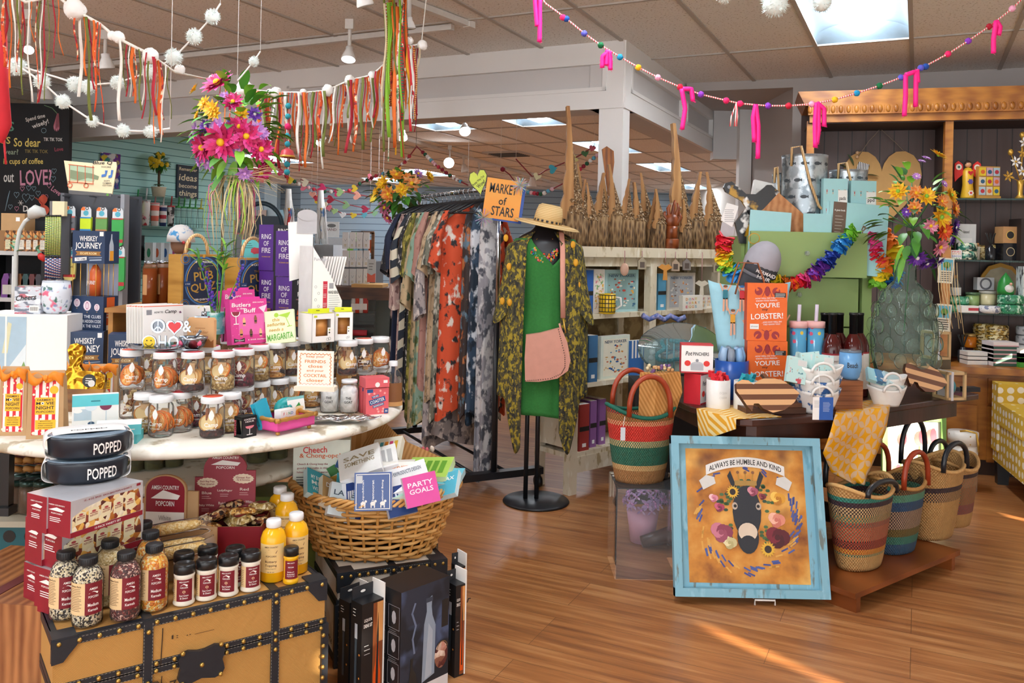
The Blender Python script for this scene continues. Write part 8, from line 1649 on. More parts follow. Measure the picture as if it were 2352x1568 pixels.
SWIM=Bl('#bfe0dc',['#d9a24a','#c8505a','#3a7a8a'],30,.68,2,.5);AQ=m('#a6d8dc',.5,nz=.03)
def Sw(b,x,z,s_,y,suit):
 sk=m('#e0a888');b.Dc(x,z+s_*.42,s_*.08,y,sk,8);b.Dc(x,z+s_*.46,s_*.09,y-.0002,m('#2f6fb0' if suit=='#c8323c' else '#7a4a2a'),8,s_*.05);b.Re(x-s_*.09,x+s_*.09,z-s_*.02,z+s_*.32,y,m(suit));b.line([(x-s_*.05,z),(x-s_*.06,z-s_*.45)],s_*.07,y,sk);b.line([(x+s_*.05,z),(x+s_*.07,z-s_*.42)],s_*.07,y,sk);b.line([(x-s_*.09,z+s_*.3),(x-s_*.2,z+s_*.55)],s_*.05,y,sk);b.line([(x+s_*.09,z+s_*.3),(x+s_*.2,z+s_*.5)],s_*.05,y,sk)
SU=('#c8323c','#2a7a8a','#e0a030','#d8607a')
for i,(x0,x1,yt)in En(((1890,1946,410),(1953,2012,415))):
 p,w,h=inD(x0,x1,yt,.06+.03*i);t=Tg('notepad_box','pale aqua notepad box with swimmers, %s the tall bucket'%('touching' if i==0 else 'second from'),'box',p,.03);b=B();b.Fb(w,.035,h,AQ);Pa('carton',b,t);b=B()
 for j in Ra(8):Sw(b,w*(-.36+.25*(j%4)),h*(.86-.2*(j//4)),w*.2,-.001,SU[j%4])
 b.Re(w*.1,w*.48,h*.72,h*.88,-.002,WH);b.Tx('ppd' if i else 'pads',(w*.29,-.0024,h*.79),h*.05,K0,w*.26);Pa('print',b,t)
p,w,h=inD(1896,2033,466,.03);t=Tg('guest_book','aqua guest book with a seahorse and a brown paper band','book',p,0,rot=(-.06,.07,-.05));b=B();b.Fb(w,.02,h,AQ);b.Tu([(-w/2,.01,0),(-w/2,.01,h)],.012,AQ,10);Pa('cover',b,t);b=B();b.Re(-w*.42,-w*.2,0,h,-.001,m('#6d5648'));b.Tx('A guest book',(-w*.31,-.0016,h*.88),h*.035,WH,w*.18);b.Ln(-w*.38,-w*.24,h*.8,9,h*.045,-.0016,m('#cfc4ba'),.002)
b.line([(w*.1,h*.62),(w*.13,h*.66),(w*.1,h*.69),(w*.075,h*.64),(w*.1,h*.55),(w*.09,h*.48),(w*.07,h*.45),(w*.085,h*.43)],.006,-.001,m('#8a6a50'));b.line([(w*.11,h*.675),(w*.16,h*.67)],.003,-.001,m('#8a6a50'));Pa('band_and_print',b,t)
for x0,x1,yt,lb,an in((1717,1812,484,'blank aqua card leaning at the cutting board end of the drawer',.06),(1848,1912,490,'blank aqua card between cutting board and guest book',0)):p,w,h=inD(x0,x1,yt,.02);b=B();b.Fb(w,.006,h,AQ);So('aqua_card',b,lb,'card',p,0,rot=(-.05,an,0))
p,w,h=inD(1690,1768,402,.25);b=B();b.Bx((0,0,h*.55),(w*.9,.03,h*.8),m('#e6e6e2',.25));b.Bx((0,-.018,h*.55),(w*.72,.004,h*.62),m('#dadad6',.25));So('white_platter',b,'white ceramic platter standing behind the black and gold board','platter',p,0,rot=(-.1,.2,0),bev=.012)
MARB=Bl('#15161a',['#1c1d22','#b98a1e','#efece6'],9,.6,3,.25)
p=W(1745,532,gd+.08);k=(gd+.08)/F;q=lambda x,y:((x-1745)*k,(532-y)*k)
t=Tg('resin_cutting_board','cutting board with a black and gold marbled resin handle, propped diagonally','cutting board',(p.x,p.y,p.z));b=B();b.Pz([q(1700,560),q(1728,560),q(1870,560),q(1857,500),q(1785,440),q(1735,482),q(1720,512)],.0,.02,Wo('#c98f5c','#a86a3a',(30,8,30)));Pa('board',b,t)
b=B();b.Pz([q(1700,560),q(1688,512),q(1713,478),q(1702,462),q(1665,442),q(1660,432),q(1664,422),q(1678,418),q(1690,426),q(1712,446),q(1735,446),q(1760,424),q(1770,424),q(1788,440),q(1752,480),q(1735,490),q(1722,515),q(1716,560)],-.001,.021,MARB);Pa('resin_handle',b,t);b=B();b.Dc(*q(1672,431),.009,-.002,m('#8d9196'),12);Pa('hanging_hole',b,t)
b=B()
b.Pz([q(1652,508),q(1665,468),q(1692,475),q(1678,523)],-.03,-.028,WH);b.Pz([q(1650,545),q(1655,512),q(1684,522),q(1682,542)],-.026,-.024,m('#b9b6b8'));b.Ln(q(1660,500)[0],q(1684,500)[0],q(1660,484)[1],7,.01,-.031,m('#77777a'),.002);So('board_tag',b,'white printed tags hanging from the resin board handle','tag',(p.x,p.y,p.z),0)
RB_=[m(h,.6,nz=.15)for h in('#e8283c','#f07a1e','#f6cf1e','#7fc43a','#2f8fd8','#2a48b0','#7a3ab0','#ea3f8c')]
def lei(pts,d,lb,rpx,n,s0=0):
 o=W(*pts[0],d);t=Tg('flower_lei',lb,'lei',o);P=[]
 for i in Ra(n):s_=i/(n-1)*(len(pts)-1);a=min(int(s_),len(pts)-2);f_=s_-a;P.append(W(pts[a][0]+(pts[a+1][0]-pts[a][0])*f_,pts[a][1]+(pts[a+1][1]-pts[a][1])*f_,d)-o)
 for i,c in En(P):
  tn=(P[min(i+1,n-1)]-P[max(i-1,0)]).normalized();b=B();r=rpx*d/F*R0.uniform(.85,1.1);a=tn.cross(V((0,1,0))).normalized();e=V((0,1,0));ma=RB_[(i//2+s0)%8]
  for j in Ra(11):
   g=2*PI*j/11+i;ph=R0.uniform(-1,1);cf=cos(ph);sf=sin(ph);o_=a*cos(g)+e*sin(g);s_=tn.cross(o_);b.grid(lambda u,v:c+o_*r*v*cf+s_*(u-.5)*r*1.25*sin(PI*min(1,.15+v*.8))+tn*r*(sf*v+.2*v*v+.1*cos(5*u)),3,4,ma)
  Pa('petal_ring',b,t)
lei([(1960,532),(1935,560),(1895,605),(1868,632),(1835,648),(1800,655),(1772,640)],gd-.07,'rainbow flower lei looped across the green drawer',22,17,3);lei([(1664,548),(1660,575),(1664,600),(1680,625)],gd-.02,'rainbow flower lei at the bookshelf side of the chest',24,9,0)
lei([(2000,548),(2010,580),(2030,610),(2020,640)],gd+.05,'rainbow flower lei at the vase side of the chest, inner strand',26,9,7);lei([(2035,540),(2050,575),(2055,610),(2050,645)],gd+.1,'rainbow flower lei at the vase side of the chest, outer strand',26,9,1)
p=W(1742,620,gd-.13);k=gd/F;t=Tg('trucker_cap','grey mesh and black cap hung on the green chest','cap',p,rot=(.25,.35,0));b=B();b.sph((0,0,18*k),44*k,m('#a5a3ab',.8),20,12,(.9,.9,1.15));Pa('mesh_crown',b,t);b=B();BK2=m('#3c3d42',.85)
b.grid(lambda u,v:(44.5*k*.92*sin((u-.5)*2.3)*sin(.25+1.25*v),-44.5*k*.92*cos((u-.5)*2.3)*sin(.25+1.25*v),18*k+44.5*k*1.1*cos(.25+1.25*v)-26*k*v),14,10,BK2);Pa('front_panel',b,t,tk=.003)
b=B();b.grid(lambda u,v:(44*k*.9*sin((u-.5)*2.3),-44*k*(.9*cos((u-.5)*2.3))-16*k*v*cos((u-.5)*2),-12*k-34*k*v),12,5,BK2);Pa('brim',b,t,tk=.004);b=B();b.Tx('MERMAID',(5*k,-47*k,6*k),8*k,WH,44*k);b.Tx('HAIR',(5*k,-47*k,-5*k),8*k,WH,30*k);Pa('lettering',b,t)
b=B();b.Rg(W(1702,562,gd-.02).x-p.x,56*k,11*k,13*k,.1,G0);Pa('metal_ring',b,t,tk=.004)
p=W(1726,812,4.05);k=4.05/F;t=Tg('swimmer_tote','sky blue canvas tote printed with swimmers, with tan leather handles','tote bag',(p.x,4.05,DZ));zb=p.z-DZ;h=160*k;b=B();CAN=m('#9fd0de',.75)
b.grid(lambda u,v:(96*k*(.72+.28*v)*math.copysign(abs(cos(2*PI*u))**.6,cos(2*PI*u)),.06+.05*sin(2*PI*u)*(1-.3*v),zb+h*v+.012*v*cos(4*PI*u)),32,8,CAN,True);b.La([(0,0),(1,0)],CAN,20,(0,.06,zb),70*k,.05);Pa('body',b,t,tk=.003);b=B()
for x,z,s_,u in((-62,125,62,'#2a7a8a'),(-25,125,62,'#c8323c'),(-45,70,62,'#e0a030'),(-8,40,66,'#c8323c'),(62,110,60,'#e0a030'),(75,60,60,'#2a7a8a')):Sw(b,x*k,zb+z*k,s_*k,-.004 if abs(x)<60 else .006,u)
Pa('swimmer_print',b,t)
for y in(.0,.11):b=B();b.Tu([(-40*k,y,zb+h*.85),(-32*k,y-.01,zb+h*1.1),(-20*k,y,zb+h*1.3),(10*k,y,zb+h*1.3),(25*k,y,zb+h*1.05),(30*k,y,zb+h*.85)],.009,m('#9a5a34',.5),6,flat=.4);Pa('handle',b,t)
LOB=m('#ee6a1c',.5);LRD=m('#a02a2e',.5)
def lobster(p,w,h,lb,e=.06):
 t=Tg('party_game_box',lb,'game box',p,-.05,'orange lobster game boxes');b=B();b.Fb(w,e,h,[LOB,LOB,LOB,LOB,LOB,m('#c2461a')]);Pa('carton',b,t);b=B()
 for zz_,s_ in((.86,1),(.1,-1)):
  b.Dc(0,h*zz_,w*.07,-.001,LRD,10,h*.09)
  for x in(-1,1):b.Dc(x*w*.22,h*zz_,w*.1,-.001,LRD,12,h*.07);b.Pz([(x*w*.2,h*(zz_+.02)),(x*w*.32,h*(zz_+.1*s_)),(x*w*.27,h*zz_)],-.0016,-.001,LOB);b.line([(x*w*.03,h*(zz_+.06)),(x*w*.12,h*(zz_-.09*s_))],w*.015,-.001,LRD)
 b.Re(w*.18,w*.46,h*.76,h*.84,-.002,K0);b.Ln(w*.2,w*.44,h*.82,3,h*.025,-.0026,WH,.002);b.Re(-w*.42,-w*.2,h*.2,h*.29,-.002,WH);b.Tx('LET US OUT',(-w*.31,-.0026,h*.245),h*.02,K0,w*.17)
 for s_,z,hh,ww,q in(('HOW WELL DO YOU',.74,.026,.5,WH),('KNOW YOUR FRIENDS...',.7,.026,.56,WH),("YOU'RE",.62,.085,.62,WH),('my',.535,.04,.14,K0),('LOBSTER!',.43,.1,.8,WH),('...AND HOW WELL DO',.33,.026,.5,WH),('THEY KNOW YOU?',.29,.026,.42,WH)):b.Tx(s_,(w*(.0 if ww>.5 else(.12 if z<.4 else-.05)),-.0022,h*z),h*hh,q,w*ww,rot=.06)
 Pa('printed_front',b,t)
p=D(1762,868,DZ);lo,w,h0=fd(1717,1808,673,806,3.98);hL=132*3.98/F;zl=W(1762,938,3.98).z;b=B();b.Bx((0,0,(W(1762,938,3.98).z-DZ)/2),(w,.07,max(.02,W(1762,938,3.98).z-DZ)),K0)
zl=DZ+max(0,W(1762,938,3.98).z-DZ)+.001;So('display_block',b,'dark block under the orange game boxes','riser',(lo.x,4.015,DZ),-.05);lobster((lo.x,3.98,zl),w,hL,'orange lobster game box, lower of the two beside the blue tub');lobster((lo.x-.004,3.985,zl+hL+.001),w,hL,'orange lobster game box, upper of the two in front of the tote')
for i,(x,dd)in En(((1832,4.06),(1872,4.05),(1852,4.13))):
 p=W(x,835,dd);r=19*dd/F;h=W(x,752,dd).z-DZ;t=Tg('dotted_tumbler','tall blue dotted tumbler with a pink lid, %s the lobster boxes'%('touching','second from','third and farthest behind')[i],'tumbler',(p.x,dd,DZ),0,'dotted tumblers');b=B();b.La([(0,0),(r*.9,0),(r,h)],Do('#5aa6cc',['#d8607a','#e0c04a','#8a5ab0','#4a6ac0'],34,.33,.2,.6),18);Pa('cup',b,t);b=B();b.La([(r*1.08,h),(r*1.08,h+.03),(0,h+.03)],m('#efb9b4'),18);Pa('lid',b,t)
 if i<2:b=B();b.Tu([(0,0,h),(.004,0,h+.11)],.009,m('#d9cfe0',.3),8);Pa('straw',b,t)
for i,(x,dd)in En(((1910,4.0),(1958,4.02),(1892,4.14),(1926,4.14),(1972,4.12))):
 p=W(x,850,dd);r=22*dd/F;h=W(x,718,dd).z-DZ;t=Tg('mixer_bottle','dark red cocktail mixer bottle with a black neck, %s'%('front, nearer the dotted tumblers','front, behind the blue beach tumbler','behind, next to the dotted tumblers','behind, in the middle','behind, nearest the big glass vase')[i],'bottle',(p.x,dd,DZ),0,'cocktail mixer bottles');b=B();b.La([(r*.95,0),(r,.006),(r,h*.6),(r*.8,h*.68),(r*.38,h*.76),(r*.36,h*.82),(0,h*.82)],m('#4f1512',.1),20);Pa('glass',b,t);b=B();b.La([(r*.4,h*.74),(r*.4,h*.97),(r*.44,h*.97),(r*.44,h),(0,h)],m('#17181a',.3),18);Pa('neck_seal',b,t)
 b=B();b.La([(r*1.01,h*.1),(r*1.01,h*.52)],m('#f0eee9'),20,cap=False);b.La([(r*1.012,h*.52),(r*1.012,h*.54)],m('#a02a34'),20,cap=False)
 if i<2:
  for s_,z,hh,ww in(('BURKIT',.45,.008,.03),('JACK RUDY',.37,.01,.05),('COCKTAIL CO.',.33,.008,.06),('BLOODY MARY',.2,.009,.06)):Mg(b,Cv(s_,h*z,hh,ww,r*1.02,m('#6a5a54')))
 Pa('wrap_label',b,t)
t0_=D(1940,936);t=Tg('wood_block_stack','reddish stack of thin wooden boards under the blue beach tumbler','riser',(W(1950,930,3.72).x,3.72,DZ),.1);k=3.72/F;zt=W(1950,884,3.6).z-DZ
for i in Ra(6):b=B();b.Fb(66*k,.12,zt/6-.001,Wo('#a8683a','#74401f',(4,20,30)),0,0,i*zt/6);Pa('board',b,t)
p=W(1952,884,3.78);t=Tg('beach_tumbler','light blue stemless tumbler lettered Beach on the wooden blocks','tumbler',(p.x,3.78,DZ+zt));k=3.78/F;r=25*k;b=B();b.La([(r*.62,0),(r*.8,6*k),(r,30*k),(r*.96,62*k),(0,62*k)],m('#6ea6d8',.25),24);Pa('cup',b,t);b=B();b.La([(r*.98,62*k),(r*.94,66*k),(0,66*k)],Gs('#c9d4dc',.5),24);Pa('lid',b,t);Pa('lettering',Cv('Beach',34*k,12*k,24*k,r*1.006,K0,-.15),t)
vd=4.12;p=W(2074,880,vd);k=vd/F;t=Tg('bubble_glass_vase','huge greenish bubble-glass bottle vase at the back of the dark table','vase',(p.x,vd,DZ));VG=Gs('#a9d6c4',.16,1.0,.02);zv=lambda y:W(2074,y,vd).z-DZ
b=B();prof=[(50,872),(62,850),(70,815),(73,775),(70,735),(60,698),(46,668),(32,652),(24,645),(23,600),(25,596)];b.La([(r*k,zv(y))for r,y in prof],VG,36,cap=False);Pa('glass',b,t);b=B()
for j,(r,y)in En(((70,822),(73,786),(71,748),(63,712),(48,680))):
 for i in Ra(9):g=2*PI*i/9+j*.35;b.sph((r*k*cos(g),r*k*sin(g),zv(y)),15*k,Gs('#c9ead9',.08,2.0),12,8,(abs(sin(g))*.8+.25,abs(cos(g))*.8+.25,1.15))
Pa('bubble',b,t)
tb=Tg('autumn_bouquet','silk bouquet of yellow, orange and purple flowers in the bubble-glass vase','bouquet',(p.x,vd,DZ));OG=[m('#e07a2c',.6),m('#e8a05a',.6)];PK=[m('#d87a98',.6),m('#e8a8b8',.6)];RDO=[m('#d8401e',.6),m('#e8642c',.6)]
fl=[((x-2090)*k,zv(y)-zv(490),r*k,(YL,OG,PK,RDO,VIO,LIL)[c_],(LEAF2,YL[0],YL[0],YL[1],WH,WH)[c_],11)for x,y,r,c_ in((2137,358,20,0),(2033,444,19,0),(2085,455,19,0),(2150,450,18,0),(2118,500,22,0),(2065,448,16,1),(2160,480,18,1),(2130,530,20,3),(2095,520,16,2),(2130,565,20,2),(2165,520,22,4),(2170,545,22,4),(2085,590,20,4),(2115,600,22,4),(2140,600,18,4),(2110,365,10,5),(2100,372,8,5),(2072,410,9,5),(2135,425,9,5),(2045,490,10,4),(2120,465,14,1),(2060,480,14,1))]
Bq(tb,(.03,0,zv(490)),.19,.24,85,fl,[LEAF,LEAF3,LEAF2],.1,12,V((0,0,zv(760))))
b=B()
for i in Ra(8):x0=2110+6*i;b.Tu([((x0-2074)*k,-.16,zv(600)),((x0-2080)*k,-.2,zv(660)),((x0-2070+5*(i%3))*k,-.2,zv(720+12*(i%4)))],.003,RAF[0],4,flat=.4)
So('raffia_tie',b,'tan raffia strands hanging down the bubble-glass vase','raffia',(p.x,vd,DZ),0)
FST=Sp(['#d9a878','#6d4632'],22,2,.4)
def fish(c,k,s_,lb,rx,mir=1,rot=0):
 P=[(-78,8),(-70,-6),(-58,-30),(-50,-40),(-42,-22),(-30,-22),(-22,-34),(0,-44),(30,-38),(58,-20),(76,2),(60,20),(40,34),(8,42),(-4,54),(-8,50),(-2,40),(-20,34),(-34,24),(-44,34),(-60,36),(-76,28)];b=B();b.Pz([(mir*x*k*s_,z*k*s_)for x,z in P],0,.02,FST,Wo('#5a3522','#2f190f'));So('fish_board',b,lb,'cutting board',c,0,rot=(rx,rot,.15),bev=.003)
p=W(1775,925,3.45);fish((p.x,3.5,W(1775,910,3.45).z),3.45/F,1.0,'striped fish-shaped cutting board propped above the dark boards',-.5);p=W(2128,880,3.98);fish((p.x,3.98,W(2128,868,3.98).z),3.98/F,.72,'striped fish-shaped cutting board standing by the bubble-glass vase',-.25,1,.25)
b=B();b.Bx((0,0,.013),(.27,.12,.024),Wo('#5a3826','#33190f',(4,20,4)));b.Bx((.02,.0,.035),(.2,.1,.018),Wo('#7a5036','#4a2a1a',(4,20,4)));p=D(1780,952);So('dark_board',b,'thick dark wooden boards lying at the table corner under the fish','board',(p.x,p.y+.07,DZ),.15,bev=.004);b=B();b.Tu([(-.05,0,.0),(-.04,-.03,.01),(.04,-.03,.01),(.05,0,0),(.05,.05,.06)],.004,G0,6);So('brass_easel',b,'small brass easel holding the fish board','easel',(p.x+.02,p.y+.05,DZ+.045),.1)
CER=m('#e9e7e2',.3);BLUF=Bl('#eceae6',['#2f5f9a'],20,.56,3,.3)
def bowl_h(x,y,d,wpx,hpx,z,ma,lb,n):
 k=d/F;p=W(x,y,d);w=wpx*k/2;h=hpx*k;t=Tg('handled_bowl',lb,'bowl',(p.x,d,z),0,'stacked handled bowls');b=B();b.grid(lambda u,v:(w*(.6+.4*v)*cos(2*PI*u),w*.62*(.6+.4*v)*sin(2*PI*u),h*v+.25*h*v*v*cos(2*PI*u)**2),32,8,ma,True);b.La([(0,.002),(w*.6,.002)],ma,24,sy=.62);Pa('bowl_body',b,t,tk=.005);b=B();b.Tu([(w*.45*cos(g),-w*.56-.01,h*.9+h*.5*sin(g))for g in[PI*i/8 for i in Ra(9)]],.006,CER,8);Pa('handle',b,t)
for i in Ra(3):bowl_h(1876,930,3.66,108+4*i,46,DZ+.002+.05*i,BLUF if i<2 else CER,'white ceramic handled bowl, %s in the stack behind the striped fish'%('bottom','middle','top')[i],i)
for i in Ra(2):bowl_h(2036,925,3.86,88,38,DZ+.002+.05*i,CER,'plain white handled bowl, %s in the stack by the bubble-glass vase'%('lower','upper')[i],i)
for i,(x,y,d,q)in En(((1828,850,3.62,.2),(1862,838,3.66,-.1),(1890,845,3.64,.1),(1845,842,3.72,.3))):
 p=W(x,y,d);b=B();b.Bx((0,0,0),(.085,.022,.11),SWIM);b.Re(.0,.04,.02,.045,-.0115,m('#d9d9d6'));So('swimmer_notepad',b,'little aqua swimmer notepad in the top ceramic bowl, %s from the lobster boxes'%ORD[i],'notepad',p,rot=(-.2,q,.1),grp='swimmer notepads')
for i in Ra(3):p=W(2015+18*i,866+4*i,3.84);b=B();b.Bx((0,0,0),(.1,.02,.07),m(('#9fd0d8','#4a7aa0','#c5e0e4')[i],.2));So('wrapped_soap',b,'aqua wrapped packet in the upper plain bowl, %s from the chest'%ORD[i],'packet',p,rot=(-.8,.3,.2*i),grp='aqua packets')
p=W(1890,938,3.45);k=3.45/F;b=B();b.Bx((.014,0,0),(32*k,.002,52*k),m('#2458a8'));b.Bx((-.022,.002,0),(22*k,.002,52*k),WH);b.Ln(.0,.032,.025,9,.0045,-.0014,m('#b9cbe6'),.0012);b.Ln(-.036,-.01,.03,6,.005,.0004,m('#8a8a90'),.0012);b.Tu([(-.01,.004,.045),(0,.05,.16)],.0012,WH,4);So('bowl_tag',b,'blue and white product tag hanging over the table edge','tag',p,.05)
for i,(x,d,q)in En(((1649,3.72,'#d8303c'),(1712,3.7,'#2fa8b8'))):
 p=W(x,938,d);r=27*d/F;h=66*d/F;t=Tg('white_canister','white ceramic canister filled with %s'%('red wrapped sweets' if i==0 else 'teal wrapped utensils'),'canister',(p.x,d,DZ));b=B();b.La([(r*.96,0),(r,.006),(r,h),(r*.94,h),(r*.92,.01),(0,.01)],CER,28,cap=False);Pa('body',b,t);Pa('lettering',Mg(Cv('OCEAN',h*.58,.01,.035,r*1.004,m('#d2d0cc'),.2),Cv('CHARM',h*.42,.01,.035,r*1.004,m('#d2d0cc'),.2)),t)
 b=B()
 for j in Ra(16):g=R0.uniform(0,6.3);f_=R0.uniform(0,.8);b.Bx((r*f_*cos(g),r*f_*sin(g),h+R0.uniform(-.01,.02)),(.022,.012,.03),m(q,.15),R0.uniform(0,3),R0.uniform(-.8,.8))
 Pa('contents',b,t)
PRD=m('#c4202c',.45)
for i,q in En(((1570,1608,1640,866,936,3.78),(1560,1564,1637,798,864,3.8))):
 Lo,rz,w,e,h=fe(*q,.08);zz0=DZ if i==0 else DZ+(936-864)*3.79/F;t=Tg('pot_holder_box','red and white box showing a cooking pot, %s of two'%('lower' if i==0 else 'upper'),'box',(Lo.x,Lo.y,zz0),rz,'pot pincher boxes');b=B();b.Fb(w,e,h,[PRD,PRD,WH,PRD,PRD,PRD]);Pa('carton',b,t);b=B();b.Tx('Pot',(-w*.26,-.001,h*.68),h*.15,K0,w*.2,shear=.2);b.Tx('PINCHERS',(w*.12,-.001,h*.67),h*.12,K0,w*.5)
 b.Dc(0,h*.3,w*.2,-.001,m('#b9bcc0',.3),16,h*.1);b.Re(-w*.2,w*.2,h*.1,h*.32,-.0012,m('#aeb1b6',.3));b.Dc(0,h*.44,w*.05,-.001,m('#8d9096'),10)
 for x in(-1,1):b.Dc(x*w*.3,h*.34,w*.1,-.0014,m('#e0342c'),12,h*.1)
 b.Re(-w*.5,w*.5,0,h*.05,-.0016,PRD);b.Re(-w*.5,w*.5,h*.96,h,-.0016,PRD);Pa('print',b,t)
p=W(1680,870,4.0);k=4.0/F;t=Tg('blue_tub','round cobalt tub holding pale blue dolphin shapes','tub',(p.x,4.0,DZ));h=W(1680,826,4.0).z-DZ;b=B();b.La([(0,.004),(36*k,.0),(38*k,h),(36*k,h),(34*k,.02)],m('#1f58b0',.3),26);Pa('body',b,t)
for i in Ra(7):q=m(('#8ab6e0','#a9c9e8','#8f9aa8')[i%3],.3);b=B();g=i*.9;b.Tu([(22*k*cos(g),14*k*sin(g),h*.7),(24*k*cos(g),14*k*sin(g),h+.02),(20*k*cos(g),12*k*sin(g),h+.055),(14*k*cos(g),8*k*sin(g)-.01,h+.05)],[.012,.018,.014,.005],q,8);So('dolphin_tool',b,'blue dolphin-shaped tool in the cobalt tub','utensil',(p.x,4.0,DZ),0,'dolphin tools in the tub')
ma,nt,bs_n=newm('chevron_cloth');s_=nd(nt,'SeparateXYZ',{0:crd(nt)});zg=mth(nt,'PINGPONG',mth(nt,'ADD',s_.outputs[0],10.0),.05);c=mth(nt,'FRACT',mth(nt,'MULTIPLY',mth(nt,'ADD',mth(nt,'ADD',s_.outputs[2],mth(nt,'MULTIPLY',s_.outputs[1],-1.0)),mth(nt,'ADD',zg,10.0)),26.0));setb(nt,bs_n,mix(nt,mth(nt,'LESS_THAN',c,.5),'#e0a024','#f0d9a0'),.8);CHV=ma
q=[ON(x,y,DZ+.003)for x,y in((1600,938),(1690,962),(1795,957),(1680,930))];b=B();b.add(q,[(0,1,2,3)],CHV);tip=W(1607,1013,q[0].y-.01);b.add([q[0],q[1]+V((0,-.004,0)),W(1690,985,q[1].y-.008),tip],[(0,1,2,3)],CHV);So('chevron_napkin',b,'yellow and cream chevron cloth hanging over the table corner','napkin',(0,0,0),0,tk=.002)
ma,nt,bs_n=newm('petal_cloth');co=crd(nt,(1,1,1));s_=nd(nt,'SeparateXYZ',{0:co});X_=mth(nt,'MULTIPLY',s_.outputs[0],46.0);Z_=mth(nt,'MULTIPLY',mth(nt,'ADD',s_.outputs[2],mth(nt,'MULTIPLY',s_.outputs[1],-.6)),46.0);sx=mth(nt,'ABSOLUTE',mth(nt,'SINE',mth(nt,'ADD',X_,Z_)));sz=mth(nt,'ABSOLUTE',mth(nt,'SINE',mth(nt,'SUBTRACT',X_,Z_)));c=mth(nt,'MAXIMUM',mth(nt,'GREATER_THAN',mth(nt,'MULTIPLY',sx,.62),sz),mth(nt,'GREATER_THAN',mth(nt,'MULTIPLY',sz,.62),sx));setb(nt,bs_n,mix(nt,c,'#eda80e','#d8b48c'),.4,.1);PET=ma
q=[ON(1925,925,DZ+.003),ON(2040,915,DZ+.003)];rows=[(q[0],q[1])]+[(W(a,y,d),W(e,y2,d2))for a,y,d,e,y2,d2 in((1918,953,3.58,2044,934,3.76),(1905,1000,3.55,2035,985,3.72),(1890,1040,3.56,2018,1030,3.7),(1910,1085,3.6,1990,1095,3.66),(1955,1110,3.62,1985,1112,3.64))]
def run_(u,v):i=min(int(v*5),4);f_=v*5-i;a=rows[i][0]+(rows[i+1][0]-rows[i][0])*f_;e=rows[i][1]+(rows[i+1][1]-rows[i][1])*f_;return a+(e-a)*u+V((0,-.012*sin(u*9)*v,.0))
b=B();b.grid(run_,16,20,PET);So('table_runner',b,'golden petal-patterned runner draped over the table edge','table runner',(0,0,0),0,tk=.002)
gp_=W(1560,885,4.55);b=B();b.Bx((0,0,.34),(.5,.3,W(1560,736,4.75).z-.36),m('#241d1c',.6));b.Bx((0,0,.07),(.5,.3,.14),m('#241d1c',.6));So('dark_cabinet',b,'dark cabinet behind the big glass platter','cabinet',(gp_.x+.04,4.85,0),0);k=4.45/F;t=Tg('glass_platter','big oval glass platter with teal beads and shells standing on edge','platter',W(1560,806,4.45),rot=(PI/2-.35,0,0));b=B();b.La([(0,.0),(.7,.0),(.9,.02),(1,.045)],Gs('#a9d0d8',.25,1.6),44,sx=98*k,sy=62*k);Pa('dish',b,t,tk=.004)
b=B()
for i in Ra(70):g=i*.9;f_=.45+.12*sin(g*.5);b.sph((98*k*f_*cos(i*.12)*1.1,62*k*f_*sin(i*.12),.012),.012,m('#1f8a8c',.3),7,5)
Pa('teal_bead',b,t);b=B()
for x,y in((-70,8),(-62,-6),(-55,14),(-66,-18),(-50,-14),(12,34),(22,38),(32,30),(4,28),(80,4),(84,-8)):b.sph((x*k,y*k,.014),.016,m('#e6ded2',.4),8,5,(1,1,.5))
Pa('shell',b,t);b=B()
for x in(-32,-16,12,34,56):b.Tu([(x*k,-56*k,.012),((x+6)*k,56*k,.012)],.004,m('#7fb8c0',.3),5)
Pa('ribbon',b,t);b=B();b.Tu([(i*.04-.12,.02*sin(i*2),.02+.012*cos(i*3))for i in Ra(7)],.016,Bi(['#4a5fa0','#8a8ab8','#6a78b0'],70),7);So('lavender_bundle',b,'bundle of blue dried lavender lying on the dark cabinet','dried flowers',(W(1525,730,4.8).x,4.8,W(1560,736,4.75).z-.01),0)
fb=W(1725,1379,3.40);fw=355*3.4/F;fh=.625;t=Tg('framed_picture','pale blue framed picture of a crowned donkey among flowers leaning at the table','picture',(fb.x,3.4,.025),rot=(-.26,0,0));FRB=Bl('#7fb2c4',['#6aa0b4','#8fc0d0','#6f7a76'],22,.63,5,.6,(1,1,.3));b=B();e=.032
for x0,x1,z0,z1,yy,dp in((-.5,-.5+e/fw,0,1,-.01,.04),(.5-e/fw,.5,0,1,-.01,.04),(-.5,.5,0,e/fh,-.011,.04),(-.5,.5,1-e/fh,1,-.011,.04)):b.Bx((fw*(x0+x1)/2,yy,fh*(z0+z1)/2),(fw*(x1-x0),dp,fh*(z1-z0)),FRB)
b.Bx((0,.01,fh/2),(fw-.03,.012,fh-.03),FRB);Pa('frame',b,t,bev=.003)
ma,nt,bs_n=newm('aged_canvas');co=crd(nt);c=ramp(nt,noi(nt,co,7,6),[(.3,'#7a3f18'),(.48,'#c9832f'),(.7,'#e8b25c')]);c=mix(nt,nd(nt,'MapRange',{0:noi(nt,co,4,3),1:.56,2:.7}).outputs[0],c,'#5a2f22');setb(nt,bs_n,c,.6);cw=fw*.79;ch=fh*.84;b=B();b.Re(-cw/2,cw/2,fh*.08,fh*.92,.003,ma);Pa('canvas',b,t);b=B();y=.0015;u_=cw/300;C_=fh*.5
def el(x,z,rx,rz_,col,yy=0,n=18):b.Dc(x*u_,C_+z*u_,rx*u_,y-yy,m(col),n,rz_*u_)
r3=random.Random(4)
